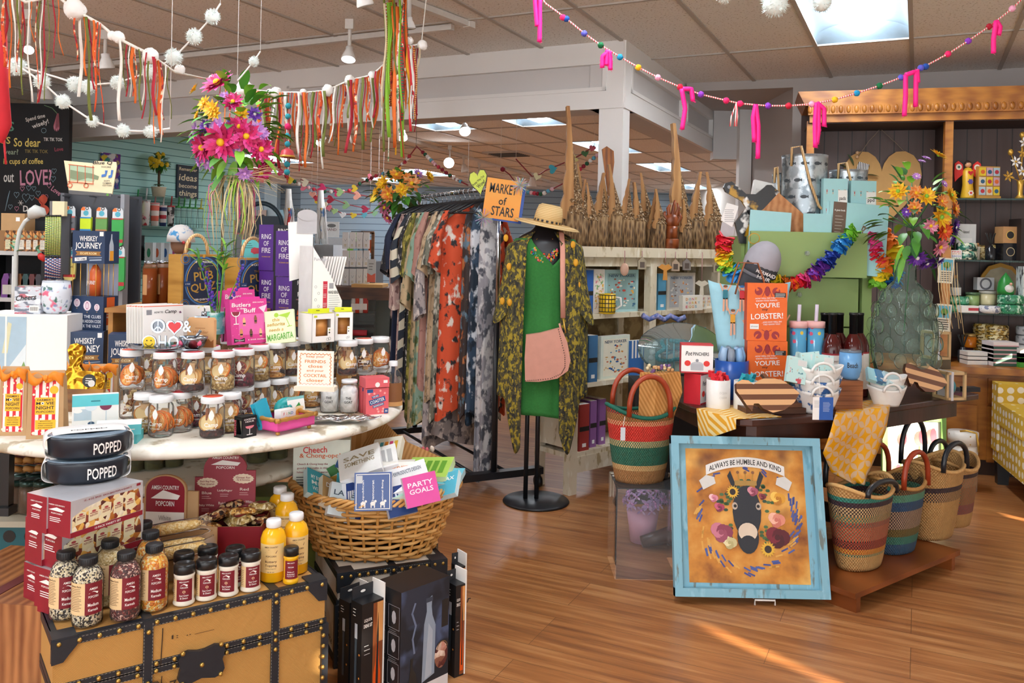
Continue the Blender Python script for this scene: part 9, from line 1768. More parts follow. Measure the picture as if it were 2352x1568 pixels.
for i in Ra(90):
 g=r3.uniform(-.5*PI-1.9,-.5*PI+1.9)if i%3 else r3.uniform(0,6.28);q=r3.uniform(112,132);b.line([(q*cos(g)*u_,C_+(q*sin(g)-6)*u_),((q*cos(g)+16*cos(g+1.2))*u_,C_+(q*sin(g)-6+16*sin(g+1.2))*u_)],4*u_,y-.0001*(i%5),m(('#3f4a8a','#d9a24a','#4a5a9a')[i%3]))
for x in(-1,1):b.Pz([(x*26*u_,C_+45*u_),(x*46*u_,C_+95*u_),(x*38*u_,C_+108*u_),(x*24*u_,C_+70*u_)],y-.0008,y-.0004,m('#22242b'))
for i in Ra(60):g=r3.uniform(.05,PI-.05)if i<40 else r3.uniform(-2.6,-.5);q=r3.uniform(50,84);el(q*cos(g),q*sin(g)+4,6,4,('#3a5a34','#4a6a40','#2f4a38')[i%3],.0006,6)
el(0,8,36,64,'#24272f',.001);el(0,-52,27,40,'#1f222a',.0012);el(0,-40,24,22,'#d9c6b0',.0014);el(0,-66,20,18,'#23252d',.0016);el(-30,22,7,9,'#b9a898',.0014);el(30,22,7,9,'#b9a898',.0014);el(-29,22,4,4,'#16161a',.0016);el(29,22,4,4,'#16161a',.0016)
for x,z,r,cs in((-68,-42,26,('#8a3a52','#c9788c','#9a4a60')),(-48,-66,17,('#c9bd8a','#e0d6a8','#b5a874')),(72,-10,20,('#d98a74','#efb8a0','#c97060')),(72,-52,28,('#5a1420','#7a2030','#48101a')),(78,42,18,('#d99a2c','#efc258','#b8761c')),(-70,18,12,('#a83a5c','#c9607c','#7a2a44')),(-84,40,11,('#d88a9a','#f0c4c8','#c06a80')),(16,58,13,('#a8546a','#d08a98','#8a3a50')),(40,46,9,('#7a2a34','#9a4048','#5a1a24'))):
 for j in Ra(9):g=j*2.4;el(x+r*.45*(1-j/9)*cos(g),z+r*.45*(1-j/9)*sin(g),r*(.75-.06*j),r*(.7-.055*j),cs[j%3],.0018+.00005*j,10)
for x,z,r in((-34,56,17),(48,-80,20)):b.Dc(x*u_,C_+z*u_,r*u_,y-.0026,m('#e0b038'),30,None,0,2*PI,.35);el(x,z,r*.45,r*.45,'#2f2420',.003)
for x in(-16,0,16):b.line([(x*u_,C_+84*u_),(x*1.2*u_,C_+102*u_)],3*u_,y-.002,m('#b98a3a'));el(x*1.2,104,4,4,'#8a5a3a',.002,8)
b.Re(-28*u_,28*u_,C_+72*u_,C_+84*u_,y-.002,m('#a8823f'));arcz=lambda x:108+22*(1-(x/100)**2);n_=20
b.add([(x*u_,y-.0028,C_+(arcz(x)+s_)*u_)for x in[-100+10*i for i in Ra(21)]for s_ in(-12,12)],[(2*i,2*i+2,2*i+3,2*i+1)for i in Ra(20)],m('#e4e2de'))
for x in(-1,1):b.Pz([(x*100*u_,C_+96*u_),(x*118*u_,C_+82*u_),(x*108*u_,C_+60*u_),(x*76*u_,C_+76*u_),(x*80*u_,C_+92*u_)],y-.0024,y-.002,m('#d3d1cc'))
bb2=B();bb2.Tx('ALWAYS BE HUMBLE AND KIND',(0,0,0),13*u_,K0,184*u_);b.add([V((v.x,y-.0034,v.z+C_+arcz(v.x/u_)*u_))for v in bb2.v],bb2.f,K0);Pa('painting',b,t)
b=B();b.Tu([(-.03,-.02,0),(-.03,-.02,.02),(.05,-.02,.02),(.05,-.02,.0)],.004,WH,6);b.Tu([(-.03,.0,.02),(-.03,.12,.03),(.0,.16,.3)],.004,WH,6);So('wire_easel',b,'white wire easel feet under the blue framed picture','easel',(fb.x+.04,3.4,.002),0)
ad=3.62;p=W(1413,1330,ad);az=1.4-(1121-575)*ad/F;ACR=Gs('#eef0f4',.1,1.2);b=B();aw=.27
for q in(((aw/2,0,az/2),(aw,.006,az)),((0,aw/2,az/2),(.006,aw,az)),((aw,aw/2,az/2),(.006,aw,az)),((aw/2,aw/2,az),(aw,aw,.006))):b.Bx(q[0],q[1],ACR)
So('acrylic_cube',b,'clear acrylic cube on the floor beneath the red and green basket','riser',(p.x,ad,0),0);hp=W(1475,1240,4.1)
t=Tg('hydrangea_pot','lilac hydrangea in a pink pot seen through the acrylic cube','potted plant',(hp.x,4.1,.002));hb_=W(1475,1175,4.1).z;b=B();b.La([(.058,0),(.066,hb_*.5),(.077,hb_),(0,hb_)],m('#dba9c4',.5),22);Pa('pot',b,t);b=B();r3=random.Random(6)
for i in Ra(60):g=r3.uniform(0,6.28);f_=r3.uniform(-.3,1);q=math.sqrt(1-f_*f_);Fw(b,(.01+.1*q*cos(g),.1*q*sin(g),hb_+.05+.06*f_),(q*cos(g),q*sin(g),f_),.03,[m('#b49ad0',.7),m('#c9b2dd',.7),m('#a087c4',.7)],LIL[1],4,1)
Pa('blossom',b,t)
def basket(lb,p,rz,r0,r1,h,st,handles,sy=.72,dip=.045,grp=None):
 t=Tg('market_basket',lb,'basket',p,rz,grp);wv=weave(st,h);b=B();f_=lambda v:r0+(r1-r0)*(v**.75);rim=lambda g:dip*math.cos(g)**2
 b.grid(lambda u,v:(f_(v)*cos(2*PI*u),sy*f_(v)*sin(2*PI*u),(h-dip)*v+rim(2*PI*u)*v),64,24,wv,True);b.La([(0,.004),(r0,.003)],wv,30,sy=sy);Pa('woven_body',b,t,tk=.008);b=B();b.Tu([(r1*1.01*cos(g),sy*r1*1.01*sin(g),h-dip+rim(g))for g in[2*PI*i/60 for i in Ra(60)]],.009,m(st[-1][1],.8,ns=90,nz=.3),6,closed=True);Pa('rim',b,t)
 for(s_,ma,hh)in handles:b=B();b.Tu([(r1*.62*cos(a),s_*sy*r1*.9,h-dip*.8+hh*sin(a)**.7 if sin(a)>0 else h-dip)for a in[PI*i/14 for i in Ra(15)]],.012,ma,8);Pa('handle',b,t)
 return t
RLE=m('#9c3a1c',.4,nz=.2);BLE=m('#1c2026',.35);NATC='#c2935a';NAT2='#e0bd84'
bp_=W(1468,1118,3.76);basket('large red and green striped market basket on the acrylic cube',(bp_.x,3.76,az+.004),.25,.105,.155,.335,[(0,'#9a6a3a','#b98450'),(.17,NAT2,NATC),(.24,'#0f5a48','#177058'),(.48,NAT2,'#177058'),(.56,'#c8201e','#e03a2c'),(.76,NAT2,'#c8201e'),(.82,'#a8733f','#8a5a2e'),(.91,'#0f5a48','#c8201e')],[(-1,RLE,.17),(1,RLE,.17)])
p=W(1510,960,3.74);q=lambda x,y,dd=0:V(W(x,y,3.74+dd))-V(p);b=B();KSTR=Sp(['#c98f4f','#b07636'],70,0,.8,0,(0,.5,0));b.add([q(1466,965),q(1470,855),q(1520,852,.03),q(1562,853),q(1567,900),q(1545,965),q(1510,862,-.06),q(1500,975,-.06)],[(0,1,6,7),(6,3,4,5,7),(1,2,3,6)],KSTR);t=Tg('kraft_bouquet_wrap','brown ribbed paper cone of dried flowers standing in the striped basket','wrapped flowers',p);Pa('paper',b,t,tk=.002);b=B()
for i in Ra(18):e=q(1485+R0.uniform(0,60),845+R0.uniform(-6,12),-.01);b.Tu([q(1520,900),e],.0018,m('#8a7a4a'),4);b.sph(e,.009,m(('#6a4a7a','#d9c9a0','#b98a5a')[i%3]),6,4)
Pa('dried_flower',b,t);b=B();b.Bx((0,0,-.03),(.02,.002,.055),m('#c9ccd2'));b.Tu([(0,0,0),(.01,.02,.04)],.001,WH,4);So('price_tag',b,'white price tag hanging on the red and green basket','tag',W(1431,980,3.6),0)
BZ_=.085;OKB=Wo('#9a5526','#6a3413',(3,3,20),.35);q0=ON(1968,1362,BZ_);q1=ON(2203,1264,BZ_);bd=q1-q0;L_=bd.length;brz=math.atan2(bd.y,bd.x);t=Tg('low_bench','low oak platform under the row of woven baskets','bench',(q0.x,q0.y,0),brz);b=B();b.Fb(L_+.02,.42,.022,OKB,L_/2,0,BZ_-.022);Pa('top',b,t,bev=.003)
for x in(.03,L_-.03):b=B();b.Fb(.03,.4,BZ_-.022,OKB,x,.01,0);Pa('leg',b,t)
BM2=Mx.Translation(V((q0.x,q0.y,0)))@Mx.Rotation(brz,4,'Z');TLN=[(0,'#d0a468','#b98a4e'),(.2,'#d0a468','#b98a4e')]
BST=([(0,'#d8ad6e','#c0935a'),(.17,'#1f6a58','#d8ad6e'),(.2,'#d8b03a','#c8482c'),(.26,'#c0482c','#2a2a2a'),(.33,'#1f1f24','#c0482c'),(.36,'#c8482c','#8a7a5a'),(.52,'#c8482c','#3a6a5a'),(.58,'#2a7a68','#d08a4a'),(.66,'#d8b884','#2a2026'),(.76,'#2a1f2c','#3a2a3a'),(.82,'#1f7a6c','#2a8a7a'),(.87,'#d0a468','#b98a4e')],[(0,'#1f4a6a','#2a5a7a'),(.14,'#3f8a78','#2a6a5a'),(.24,'#7a6a34','#5a4a24'),(.34,'#2a2430','#c9a888'),(.58,'#1c4466','#24547a'),(.7,'#5a9a80','#4a8a70'),(.8,'#8a6a3a','#2a2026'),(.9,'#b98a4e','#8a6234')],[(0,'#d0a468','#b98a4e'),(.5,'#2a1f2c','#d0a468'),(.62,'#2a2026','#3a2a34'),(.68,'#d0a468','#b98a4e')],[(0,'#d0a468','#b98a4e'),(.2,'#b8323c','#3a6a5a'),(.34,'#c8582c','#3a7a5a'),(.6,'#2a8a70','#d8642c'),(.74,'#2a2026','#3a2a34'),(.8,'#d0a468','#b98a4e')])
for i,(px,d,lb,r0,r1,h,hd)in En(((1975,3.62,'market basket with teal, black and orange bands, in front on the bench',.115,.18,.36,[(-1,BLE,.05),(1,BLE,.19)]),(2056,3.82,'market basket with navy and green bands and a red handle, second on the bench',.11,.17,.34,[(-1,RLE,.15),(1,RLE,.15)]),(2142,4.02,'plain straw market basket with one dark band, third on the bench',.115,.185,.37,[(-1,BLE,.12),(1,BLE,.2)]),(2190,4.2,'market basket with orange and red bands, last on the bench',.1,.15,.33,[(1,BLE,.1)]))):p=W(px,1200,d);basket(lb,(p.x,d,BZ_+.004),brz,r0,r1,h,BST[i],hd,.6,.05,'woven baskets on the bench')
p,w,h=fd(2034,2166,956,1092,4.95);b=B();ma=Bl('#e9e6da',['#7f9a78','#cfd8c0'],5,.55,3,.5,(1,1,.3));t=Tg('tulip_picture','green framed painting of pink tulips on the floor below the table','picture',(p.x,p.y,0),rot=(-.06,0,-.05));h+=p.z
for q in(((-w/2,0,h/2),(.03,.025,h)),((w/2,0,h/2),(.03,.025,h)),((0,0,h-.015),(w,.024,.03)),((0,0,.015),(w,.024,.03))):b.Bx(q[0],q[1],m('#7fae5a'))
Pa('frame',b,t);b=B();b.Re(-w/2,w/2,.01,h-.01,.0,ma);TP=m('#e0706a');
for x,z,s_ in((.1,.72,1),(.3,.74,1.1),(-.2,.7,.9),(.36,.32,1),(.02,.2,1.1),(-.3,.3,.9)):b.Dc(w*x,h*z,w*.09*s_,-.001,TP,12,w*.13*s_);b.Dc(w*(x+.04),h*(z+.02),w*.05*s_,-.0016,m('#d8485a'),10,w*.12*s_);b.line([(w*x,h*(z-.1)),(w*(x-.03),h*max(.05,z-.4))],w*.03,-.0006,m('#5f8a4a'))
Pa('painting',b,t)
p=W(2210,1094,5.15);r=31*5.15/F;hz=W(2210,990,5.15).z;DG_=Do('#f2ede6',['#c9a24a','#b98a3a','#d8b86a'],21,.26,.4);t=Tg('gift_cylinder','white round gift box with gold dots beside the armchair','gift box',(p.x,p.y,0));b=B();b.cyl(r,0,hz*.78,DG_,26);Pa('box_body',b,t);b=B();b.cyl(r*1.03,hz*.78,hz,DG_,26);Pa('lid',b,t);b=B();b.Tu([(-.03,-.02,hz+.004),(0,-.04,hz+.012),(.04,-r*.9,hz+.004),(.045,-r*1.05,hz*.85),(.05,-r*1.05,hz*.7)],.006,G0,6);Pa('cord',b,t)
b=B();b.Re(-r*.5,r*.5,hz*.4,hz*.52,-r*1.01,m('#eadfd2'));b.Tx('ding',(0,-r*1.02,hz*.46),hz*.06,m('#c0b4a4'),r*.8);Pa('label_patch',b,t)
YD=Do('#d8b23c',['#f4eee0'],17,.34,.8,.25);s0=ON(2275,1104,0);s1=ON(2346,1170,0);sd_=(s1-s0);srz=math.atan2(sd_.y,sd_.x);sL=.78;t=Tg('polka_armchair','yellow armchair with white polka dots at the picture edge','armchair',(s0.x,s0.y,0),srz)
b=B();b.Bx((sL/2,.33,.27),(sL,.64,.26),YD);Pa('base',b,t,bev=.02);b=B();b.Bx((sL/2,.28,.45),(sL-.26,.56,.13),YD);Pa('seat_cushion',b,t,bev=.035)
for x in(.06,sL-.06):b=B();b.Bx((x,.33,.42),(.13,.66,.42),YD);Pa('arm',b,t,bev=.03)
b=B();b.Bx((sL/2,.6,.58),(sL,.15,.66),YD);Pa('backrest',b,t,bev=.04)
for x in(.05,sL-.05):
 for y in(.05,.6):b=B();b.Bx((x,y,.07),(.06,.06,.14),BLK,taper=1.2);Pa('leg',b,t)
# ================= wooden wall cabinet at the right =================
HA_=W(1838,300,5.92);HA_.z=0;HR=rad(-15.5);HT=2.53;HM=Mx.Translation(HA_)@Mx.Rotation(HR,4,'Z');he=V((cos(HR),sin(HR),0));HB=V((-sin(HR),cos(HR),0));HW_=2.25
HON=Wo('#b8772c','#8a4d16',(6,6,30),.4);CNT=.70
ma,nt,bs_n=newm('dark_boards');co=crd(nt);s_=nd(nt,'SeparateXYZ',{0:co}).outputs[0];f=mth(nt,'FRACT',mth(nt,'MULTIPLY',s_,10.5));c=mix(nt,mth(nt,'LESS_THAN',f,.07),mix(nt,noi(nt,nd(nt,'Mapping',{0:co,3:(12,1,1)}).outputs[0],3,3),'#4a3630','#5d4844'),'#1c1413');setb(nt,bs_n,c,.5);DBD=ma
t=Tg('wall_cabinet','tall honey wood wall cabinet with a carved cornice and dark plank back','cabinet',HA_,HR);b=B();b.Bx((HW_/2,.43,(HT+CNT)/2),(HW_-.06,.02,HT-CNT),DBD);Pa('back_panel',b,t)
b=B();b.Pz([(-.02,HT),(HW_,HT),(HW_,HT-.1),(.03,HT-.1)],-.02,.42,HON);b.Bx((HW_/2,.0,HT-.13),(HW_-.1,.06,.07),HON);b.Bx((HW_/2,.02,HT-.19),(HW_-.12,.05,.05),HON);b.Bx((HW_/2,.22,HT-.21),(HW_-.1,.4,.02),m('#3a2a26'))
for i in Ra(44):b.sph((.06+i*.05,-.03,HT-.13),.021,HON,8,5,(.8,.5,1.3));b.Tu([(.085+i*.05,-.03,HT-.105),(.085+i*.05,-.03,HT-.155)],.005,HON,4)
Pa('cornice',b,t,bev=.003)
xs_=[.07,_along(HA_,he,2166),HW_-.03]
for x in xs_:b=B();b.Bx((x,.05,(HT-.2+CNT)/2),(.05,.06,HT-.2-CNT),HON);b.Bx((x,.25,(HT-.2+CNT)/2),(.02,.36,HT-.2-CNT),m('#3d2c28'));Pa('post',b,t,bev=.004)
b=B();b.Bx((HW_/2,.12,CNT-.02),(HW_+.04,.66,.04),HON);Pa('counter',b,t,bev=.006)
b=B();b.Bx((HW_/2,.14,(CNT-.04)/2+.05),(HW_,.56,CNT-.14),HON);b.Bx((HW_/2,.14,.05),(HW_-.02,.52,.1),m('#3a2416'));Pa('base',b,t)
for i in Ra(4):
 x=.3+i*.56;b=B();b.Bx((x,-.145,CNT-.15),(.5,.02,.16),HON);b.Bx((x,-.157,CNT-.15),(.42,.01,.09),HON);Pa('drawer',b,t,bev=.004);b=B();b.Bx((x,-.145,.27),(.5,.02,.36),HON);b.Bx((x,-.157,.27),(.38,.01,.26),HON);Pa('door',b,t,bev=.004)
HZ=[1.0,1.36,1.79]
def hz(px,py,dep=.16):return W(px,py,(HM@V((_along(HA_+HB*dep,he,px),dep,0))).y).z
HZ=[CNT,hz(2265,717),hz(2265,597),hz(2265,457)]
for z in HZ[1:]:b=B();b.Bx(((xs_[1]+HW_)/2,.24,z-.006),(HW_-xs_[1]-.06,.36,.012),Gs('#8fb0a8',.35));Pa('glass_shelf',b,t)
def hp(px,lv,dep=.12):u=_along(HA_+HB*dep,he,px);q=HM@V((u,dep,0));q.z=HZ[lv]+.001;return q
def hs(px):return hp(px,0).y/F
def Hx(x0,x1,yt,lv,col,name,lb,cat,deco=None,dep=.1,th=.06,grp=None,z0=0):
 q=hp((x0+x1)/2,lv,dep);k=q.y/F;w=(x1-x0)*k;h=W((x0+x1)/2,yt,q.y).z-q.z-z0;q.z+=z0;b=B();b.Fb(w,th,h,m(col)if isinstance(col,str)else col)
 if deco:deco(b,w,h)
 return So(name,b,lb,cat,q,0,grp)
def Hl(px,lv,prof,ma,name,lb,cat,dep=.12,grp=None,z0=0,lid=None):
 q=hp(px,lv,dep);k=q.y/F;q.z+=z0;t_=Tg(name,lb,cat,q,0,grp);b=B();b.La([(r*k,z*k)for r,z in prof],ma,20);Pa('body',b,t_)
 if lid:b=B();b.La([(r*k,z*k)for r,z in lid[0]],lid[1],18);Pa('lid',b,t_)
 return t_,k
OVAL=lambda c,q='#d8b45a':(lambda b,w,h:(b.Dc(0,h*.5,w*.3,-.001,m(q),16,h*.26),b.Dc(0,h*.5,w*.25,-.002,m(c),16,h*.22)))
q=hp(2209,3);k=q.y/F;t=Tg('painted_angel','painted folk angel with red wings and a yellow flowered robe','figurine',q);b=B();b.La([(14*k,0),(15*k,3*k),(11*k,30*k),(12*k,62*k),(6*k,70*k),(0,71*k)],m('#e0b02c',.4),18);Pa('robe',b,t);b=B();b.sph((0,0,78*k),7*k,m('#d8a078'),10,8);b.sph((0,.004,80*k),7.4*k,m('#3a2418'),10,8);Pa('head',b,t)
for s_ in(-1,1):b=B();b.Pz([(s_*10*k,56*k),(s_*12*k,78*k),(s_*22*k,86*k),(s_*30*k,80*k),(s_*31*k,58*k),(s_*29*k,38*k),(s_*22*k,46*k)],0,.01,m('#d8302c',.4));b.Dc(s_*21*k,72*k,7*k,-.001 if s_<0 else-.001,m('#efe6d8'),12);b.Dc(s_*21*k,72*k,3*k,-.002,m('#2a6a5a'),8);Pa('wing',b,t)
b=B();b.Dc(0,38*k,7*k,-12.5*k,m('#5a4a9a'),12,jag=.3);b.Dc(0,12*k,7*k,-15.2*k,m('#efe6dc'),12,jag=.3);b.Dc(0,12*k,3*k,-15.4*k,m('#c8303c'),8);b.Pz([(x,z+58*k)for x,z in heart(12*k)],-12.6*k,-12*k,m('#c8202c'));Pa('painted_flower',b,t)
q=hp(2258,3);k=q.y/F;t=Tg('miniature_drawers','small gold box of nine picture drawers','box',q);b=B();b.Fb(50*k,.08,74*k,m('#c9964a',.4,.3));b.Fb(54*k,.09,6*k,m('#c9964a',.4,.3),0,-.005,0);Pa('body',b,t)
for j in Ra(3):
 for i in Ra(3):b=B();b.Fb(14*k,.01,19*k,m(('#a9c0c8','#d8c8a8','#e0c030','#c9a0a8')[(i+j)%4]),(-16+16*i)*k,-.008,(8+22*j)*k);b.Dc((-16+16*i)*k,(17+22*j)*k,5*k,-.0085,m(('#b8303c','#2a5a7a','#d8642c')[(i*2+j)%3]),8);Pa('drawer',b,t)
q=hp(2330,3);k=q.y/F;t=Tg('gold_flower_ornament','gold metal vase of white and gold enamel flowers','ornament',q);b=B();b.La([(12*k,0),(5*k,10*k),(6*k,30*k),(8*k,42*k),(0,43*k)],G0,14);Pa('vase',b,t)
for x,z,c_ in((0,62,1),(-16,84,1),(20,86,1),(3,128,1),(0,104,0),(-32,50,0),(24,52,0),(0,146,2),(-26,106,2),(26,108,2)):
 b=B();b.Tu([(0,0,40*k),(x*k,-.01,z*k)],.003,G0,5)
 if c_==2:b.sph((x*k,-.01,z*k),6*k,G0,8,6,(1,1,1.3))
 else:Fw(b,(x*k,-.02,z*k),(0,-1,.1),14*k,[WH]if c_ else[G0],G0,6,1,.3)
 Pa('flower',b,t)
Hx(2186,2231,514,2,'#dfe0de','photo_stand','pale grey photo frame at the back of the candle shelf','frame',lambda b,w,h:(b.Re(-w*.3,w*.3,h*.2,h*.6,-.001,WH),b.Tx('blessed',(0,-.001,h*.78),h*.08,K0,w*.3)),.2,.02);Hx(2174,2199,574,2,WH,'quote_card_box','small white joy card on the candle shelf of the cabinet','card',lambda b,w,h:[b.Tx(s_,(0,-.001,h*(.82-.24*i)),h*.16,m(q_),w*.8)for i,(s_,q_)in En((('FIND','#d23b4a'),('JOY IN','#e08a2e'),('EACH','#3c6fb4'),('DAY','#4b9b58')))],.05)
GT=Bl('#2a6a58',['#8fc0a8','#173f38','#d8d8c0'],24,.55,3,.25);GT2=Bl('#3a8a62',['#bfe0c8','#1f5a40'],30,.58,3,.25);GDT=Bl('#8a6a2a',['#c9a24a','#4a3a1a','#e0cf9a'],26,.54,3,.25,(1,1,2))
TIN=[(22,0),(23,2),(23,16),(21,19),(0,19)]
for i in Ra(2):Hl(2210,2,[(r*.95,z)for r,z in TIN],GT,'green_tin','dark green marbled candle tin by the photo frame, %s'%('lower','upper')[i],'tin',.12,'green candle tins',i*19*hs(2210))
for i,x in En((2226,2234)):Hl(x,2,[(6,0),(6,30),(0,30)],m('#e0d8c8',.3),'match_bottle','slim match bottle with a copper top, %s from the frame'%ORD[i],'bottle',.1+.05*i,'match bottles',0,([(4,30),(4,38),(0,38)],m('#b07a4a')))
def diffuser(x,lv,lb,col):t_,k=Hl(x,lv,[(10,0),(11,3),(11,26),(5,30),(5,34),(0,34)],m(col,.2),'reed_diffuser',lb,'diffuser',.08);b=B();[b.Tu([(0,0,30*k),((i-2.5)*5*k,.01*(i%2),62*k)],.003,K0,4)for i in Ra(6)];Pa('reeds',b,t_)
diffuser(2265,2,'black reed diffuser bottle between gold boxes','#16171c');diffuser(2206,0,'dark reed diffuser on the cabinet counter','#3a3a3e')
Hx(2242,2252,562,2,GDT,'gold_tin_box','gold mottled box behind the diffuser','box',None,.2);Hx(2276,2290,562,2,GDT,'gold_tin_box','gold mottled box between diffuser and black candle','box',None,.2);Hx(2294,2327,558,2,m('#191a20',.2),'candle_box','black candle carton with an oval gold label, lower','box',OVAL('#24242a','#c9b48a'),.12,.1);Hx(2293,2326,520,2,'#b98a5a','candle_box','copper patterned candle carton stacked on the black one','box',OVAL('#1f1c1c'),.12,.1,None,(597-558)*hs(2310));Hx(2334,2372,502,2,'#2a1f1c','tall_gift_box','tall black and bronze gift box at the picture edge','box',OVAL('#3a2c24','#a98a6a'),.1,.14)
t_,k=Hl(2186,1,[(12,0),(12,24),(8,34),(5,38),(5,44),(0,44)],Gs('#dfe4e2',.3),'apothecary_bottle','clear apothecary bottle with a white label and cork','bottle',.2,None,32*hs(2186),([(4,42),(4,50),(0,50)],m('#a9784a')));b=B();b.La([(12.2*k,4*k),(12.2*k,22*k)],WH,14,cap=False,a0=PI,a1=2*PI);Pa('wrap_label',b,t_)
for i,(x,z)in En(((2180,0),(2203,0),(2180,18),(2203,18))):Hl(x,1,[(r*.6,zz_*.9)for r,zz_ in TIN],GT2,'green_glass_candle','mottled green glass candle at the post, %s of four'%ORD[i],'candle',.1,'mottled green candles',z*hs(2190))
Hl(2226,1,[(13,0),(14,2),(14,26),(0,26)],m('#8fa868',.3),'green_candle','pale green candle with a lid in the middle of the shelf','candle',.18,None,12*hs(2226),([(15,26),(15,32),(0,32)],m('#4f6a4a',.3)));Hl(2260,1,[(16,0),(17,3),(17,26),(0,26)],m('#d8cba0',.3),'cream_candle','cream candle with a marbled lid','candle',.2,None,16*hs(2260),([(18,26),(18,32),(0,32)],m('#b9b4a8',.3)))
Hx(2201,2240,702,1,WH,'striped_soap_box','flat white and red striped box at the front of the third shelf','box',lambda b,w,h:b.Re(-w*.1,w*.5,h*.3,h*.7,-.001,m('#c8404a')),.02);Hl(2264,1,[(19,0),(24,5),(23,14),(20,17),(0,16)],Bl('#e6e4e4',['#7a7f98'],40,.56),'printed_bowl_candle','white bowl candle with blue-grey print','candle',.06);Hx(2236,2275,637,1,'#d8d9dc','patterned_card_box','grey box with a dotted wreath leaning above the candles','box',lambda b,w,h:b.Rg(0,h*.5,w*.25,w*.36,-.001,m('#6a6a72'),18),.22,.05,None,50*hs(2255))
for i in Ra(2):Hl(2313,1,[(r*1.2,z*1.1)for r,z in TIN],GT2,'large_green_candle','large green cracked-glass candle under the gnome, %s'%('lower','upper')[i],'candle',.1,'large green candles',i*22*hs(2313))
q=hp(2301,1,.1);k=q.y/F;q.z+=44*k;t=Tg('gnome','small ceramic gnome with a green hood and white beard','figurine',q);b=B();b.La([(17*k,0),(18*k,10*k),(15*k,28*k),(8*k,40*k),(0,50*k)],m('#2f8a3c',.3),16);Pa('hood',b,t);b=B();b.sph((0,-11*k,13*k),11*k,m('#e2dfd8',.5),10,7);b.sph((0,-21*k,24*k),3.4*k,m('#e0a890'),8,6);Pa('beard',b,t)
q=hp(2295,1,.3);k=q.y/F;t=Tg('gilded_tray','gold scalloped tray with a faded painted centre leaning at the cabinet back','tray',q,rot=(-.1,0,0));P=[(-55*k,0),(55*k,0),(55*k,60*k),(44*k,84*k),(28*k,104*k),(0,112*k),(-28*k,104*k),(-44*k,84*k),(-55*k,60*k)];b=B();b.Pz(P,0,.012,m('#b98a3a',.35,.4));Pa('gilded_rim',b,t,bev=.004);b=B();b.Pz([(x*.88,4*k+z*.88)for x,z in P],-.003,0,m('#b5a88e',nz=.2));Pa('painted_centre',b,t);Hx(2341,2375,612,1,Bl('#d9dcdc',['#3a3a3e'],14,.56,3,.5,(4,4,1)),'birch_print_box','pale box with bare branch print at the picture edge','box',None,.08,.08)
Hl(2222,0,[(13,0),(14,2),(14,24),(0,24)],m('#d8791c',.25),'orange_candle','orange glass candle with a white label on the counter','candle',.2,None,30*hs(2222),([(12,24),(12,32),(0,32)],m('#c9a86a',.3,.5)));Hx(2210,2235,799,0,'#5a2a3a','maroon_box','small maroon box under the orange candle','box',None,.2)
for j,x in En((2256,2282)):
 for i in Ra(3):Hl(x,0,[(r*1.1,z*1.15)for r,z in TIN],GDT,'gold_candle_tin','gold mottled candle tin, %s up in the %s stack'%(ORD[i],('farther','nearer')[j]),'tin',.22-.06*j,'gold candle tins',(20+i*22)*hs(x))
for i in Ra(3):Hx(2217,2263,808+9*(2-i),0,'#e9e7e3','white_box','flat white box on the counter, %s up'%ORD[i],'box',None,-.05,.1,'flat white boxes',i*9*hs(2240))
for i in Ra(5):Hx(2276,2334,786+9.5*(4-i),0,'#e6dcdc','striped_box','flat white box with a green and pink edge, %s up'%ORD[i],'box',lambda b,w,h:(b.Re(-w/2,w/2,0,h*.4,-.001,m('#3a5a50')),b.Re(-w/2,w/2,h*.4,h*.55,-.0012,m('#d8a0a8'))),-.06,.14,'flat striped boxes',i*9.5*hs(2305))
for i in Ra(3):Hx(2337,2380,800+11*(2-i),0,('#4a9a3a','#3f8a34','#e6e6e0')[i],'green_box','flat green and white box at the picture edge, %s up'%ORD[i],'box',None,-.06,.14,'flat green boxes',i*11*hs(2355));Hl(2350,0,[(r*.9,z)for r,z in TIN],Bl('#c9cbd0',['#8a8c94'],24,.55),'white_tin','grey-white marbled tin behind the green boxes, %s up'%ORD[i],'tin',.2,'marbled tins',(i*21+24)*hs(2350))
q=HM@V((_along(HA_+HB*.38,he,2012),.38,0));k=q.y/F;q.z=W(2012,520,q.y).z;t=Tg('heart_plaque','large plain tan heart plaque with leaves hanging on the dark planks','plaque',q,HR);b=B();b.Pz([(x*1.0,z*1.3+92*k)for x,z in heart(170*k,16)],0,.015,m('#bf9256',.7));Pa('board',b,t,bev=.002);b=B();b.Tu([(-52*k,-.005,160*k),(-30*k,-.005,195*k),(-5*k,0,225*k),(30*k,-.005,190*k),(46*k,-.005,172*k)],.003,m('#8a7a6a'),5)
for z in(160,170):b.sph((-54*k,-.01,z*k),4*k,m('#d8b08a'),8,6)
Pa('wire',b,t);b=B()
for dx,dz,a in((-70,130,2.6),(-40,118,0),(-60,112,-2.6),(-62,140,2)):Lg(b,(dx*k,-.02,dz*k),(cos(a),-.1,sin(a)),34*k,8*k,m('#6f8a68'),.1)
b.Bx((-42*k,-.02,135*k),(24*k,.006,22*k),Sp(['#e6e4e0','#1c1c1e'],90,0),0,0,.3);b.Bx((-38*k,-.02,92*k),(22*k,.01,26*k),m('#c8302c'));Pa('leaf_bow',b,t)
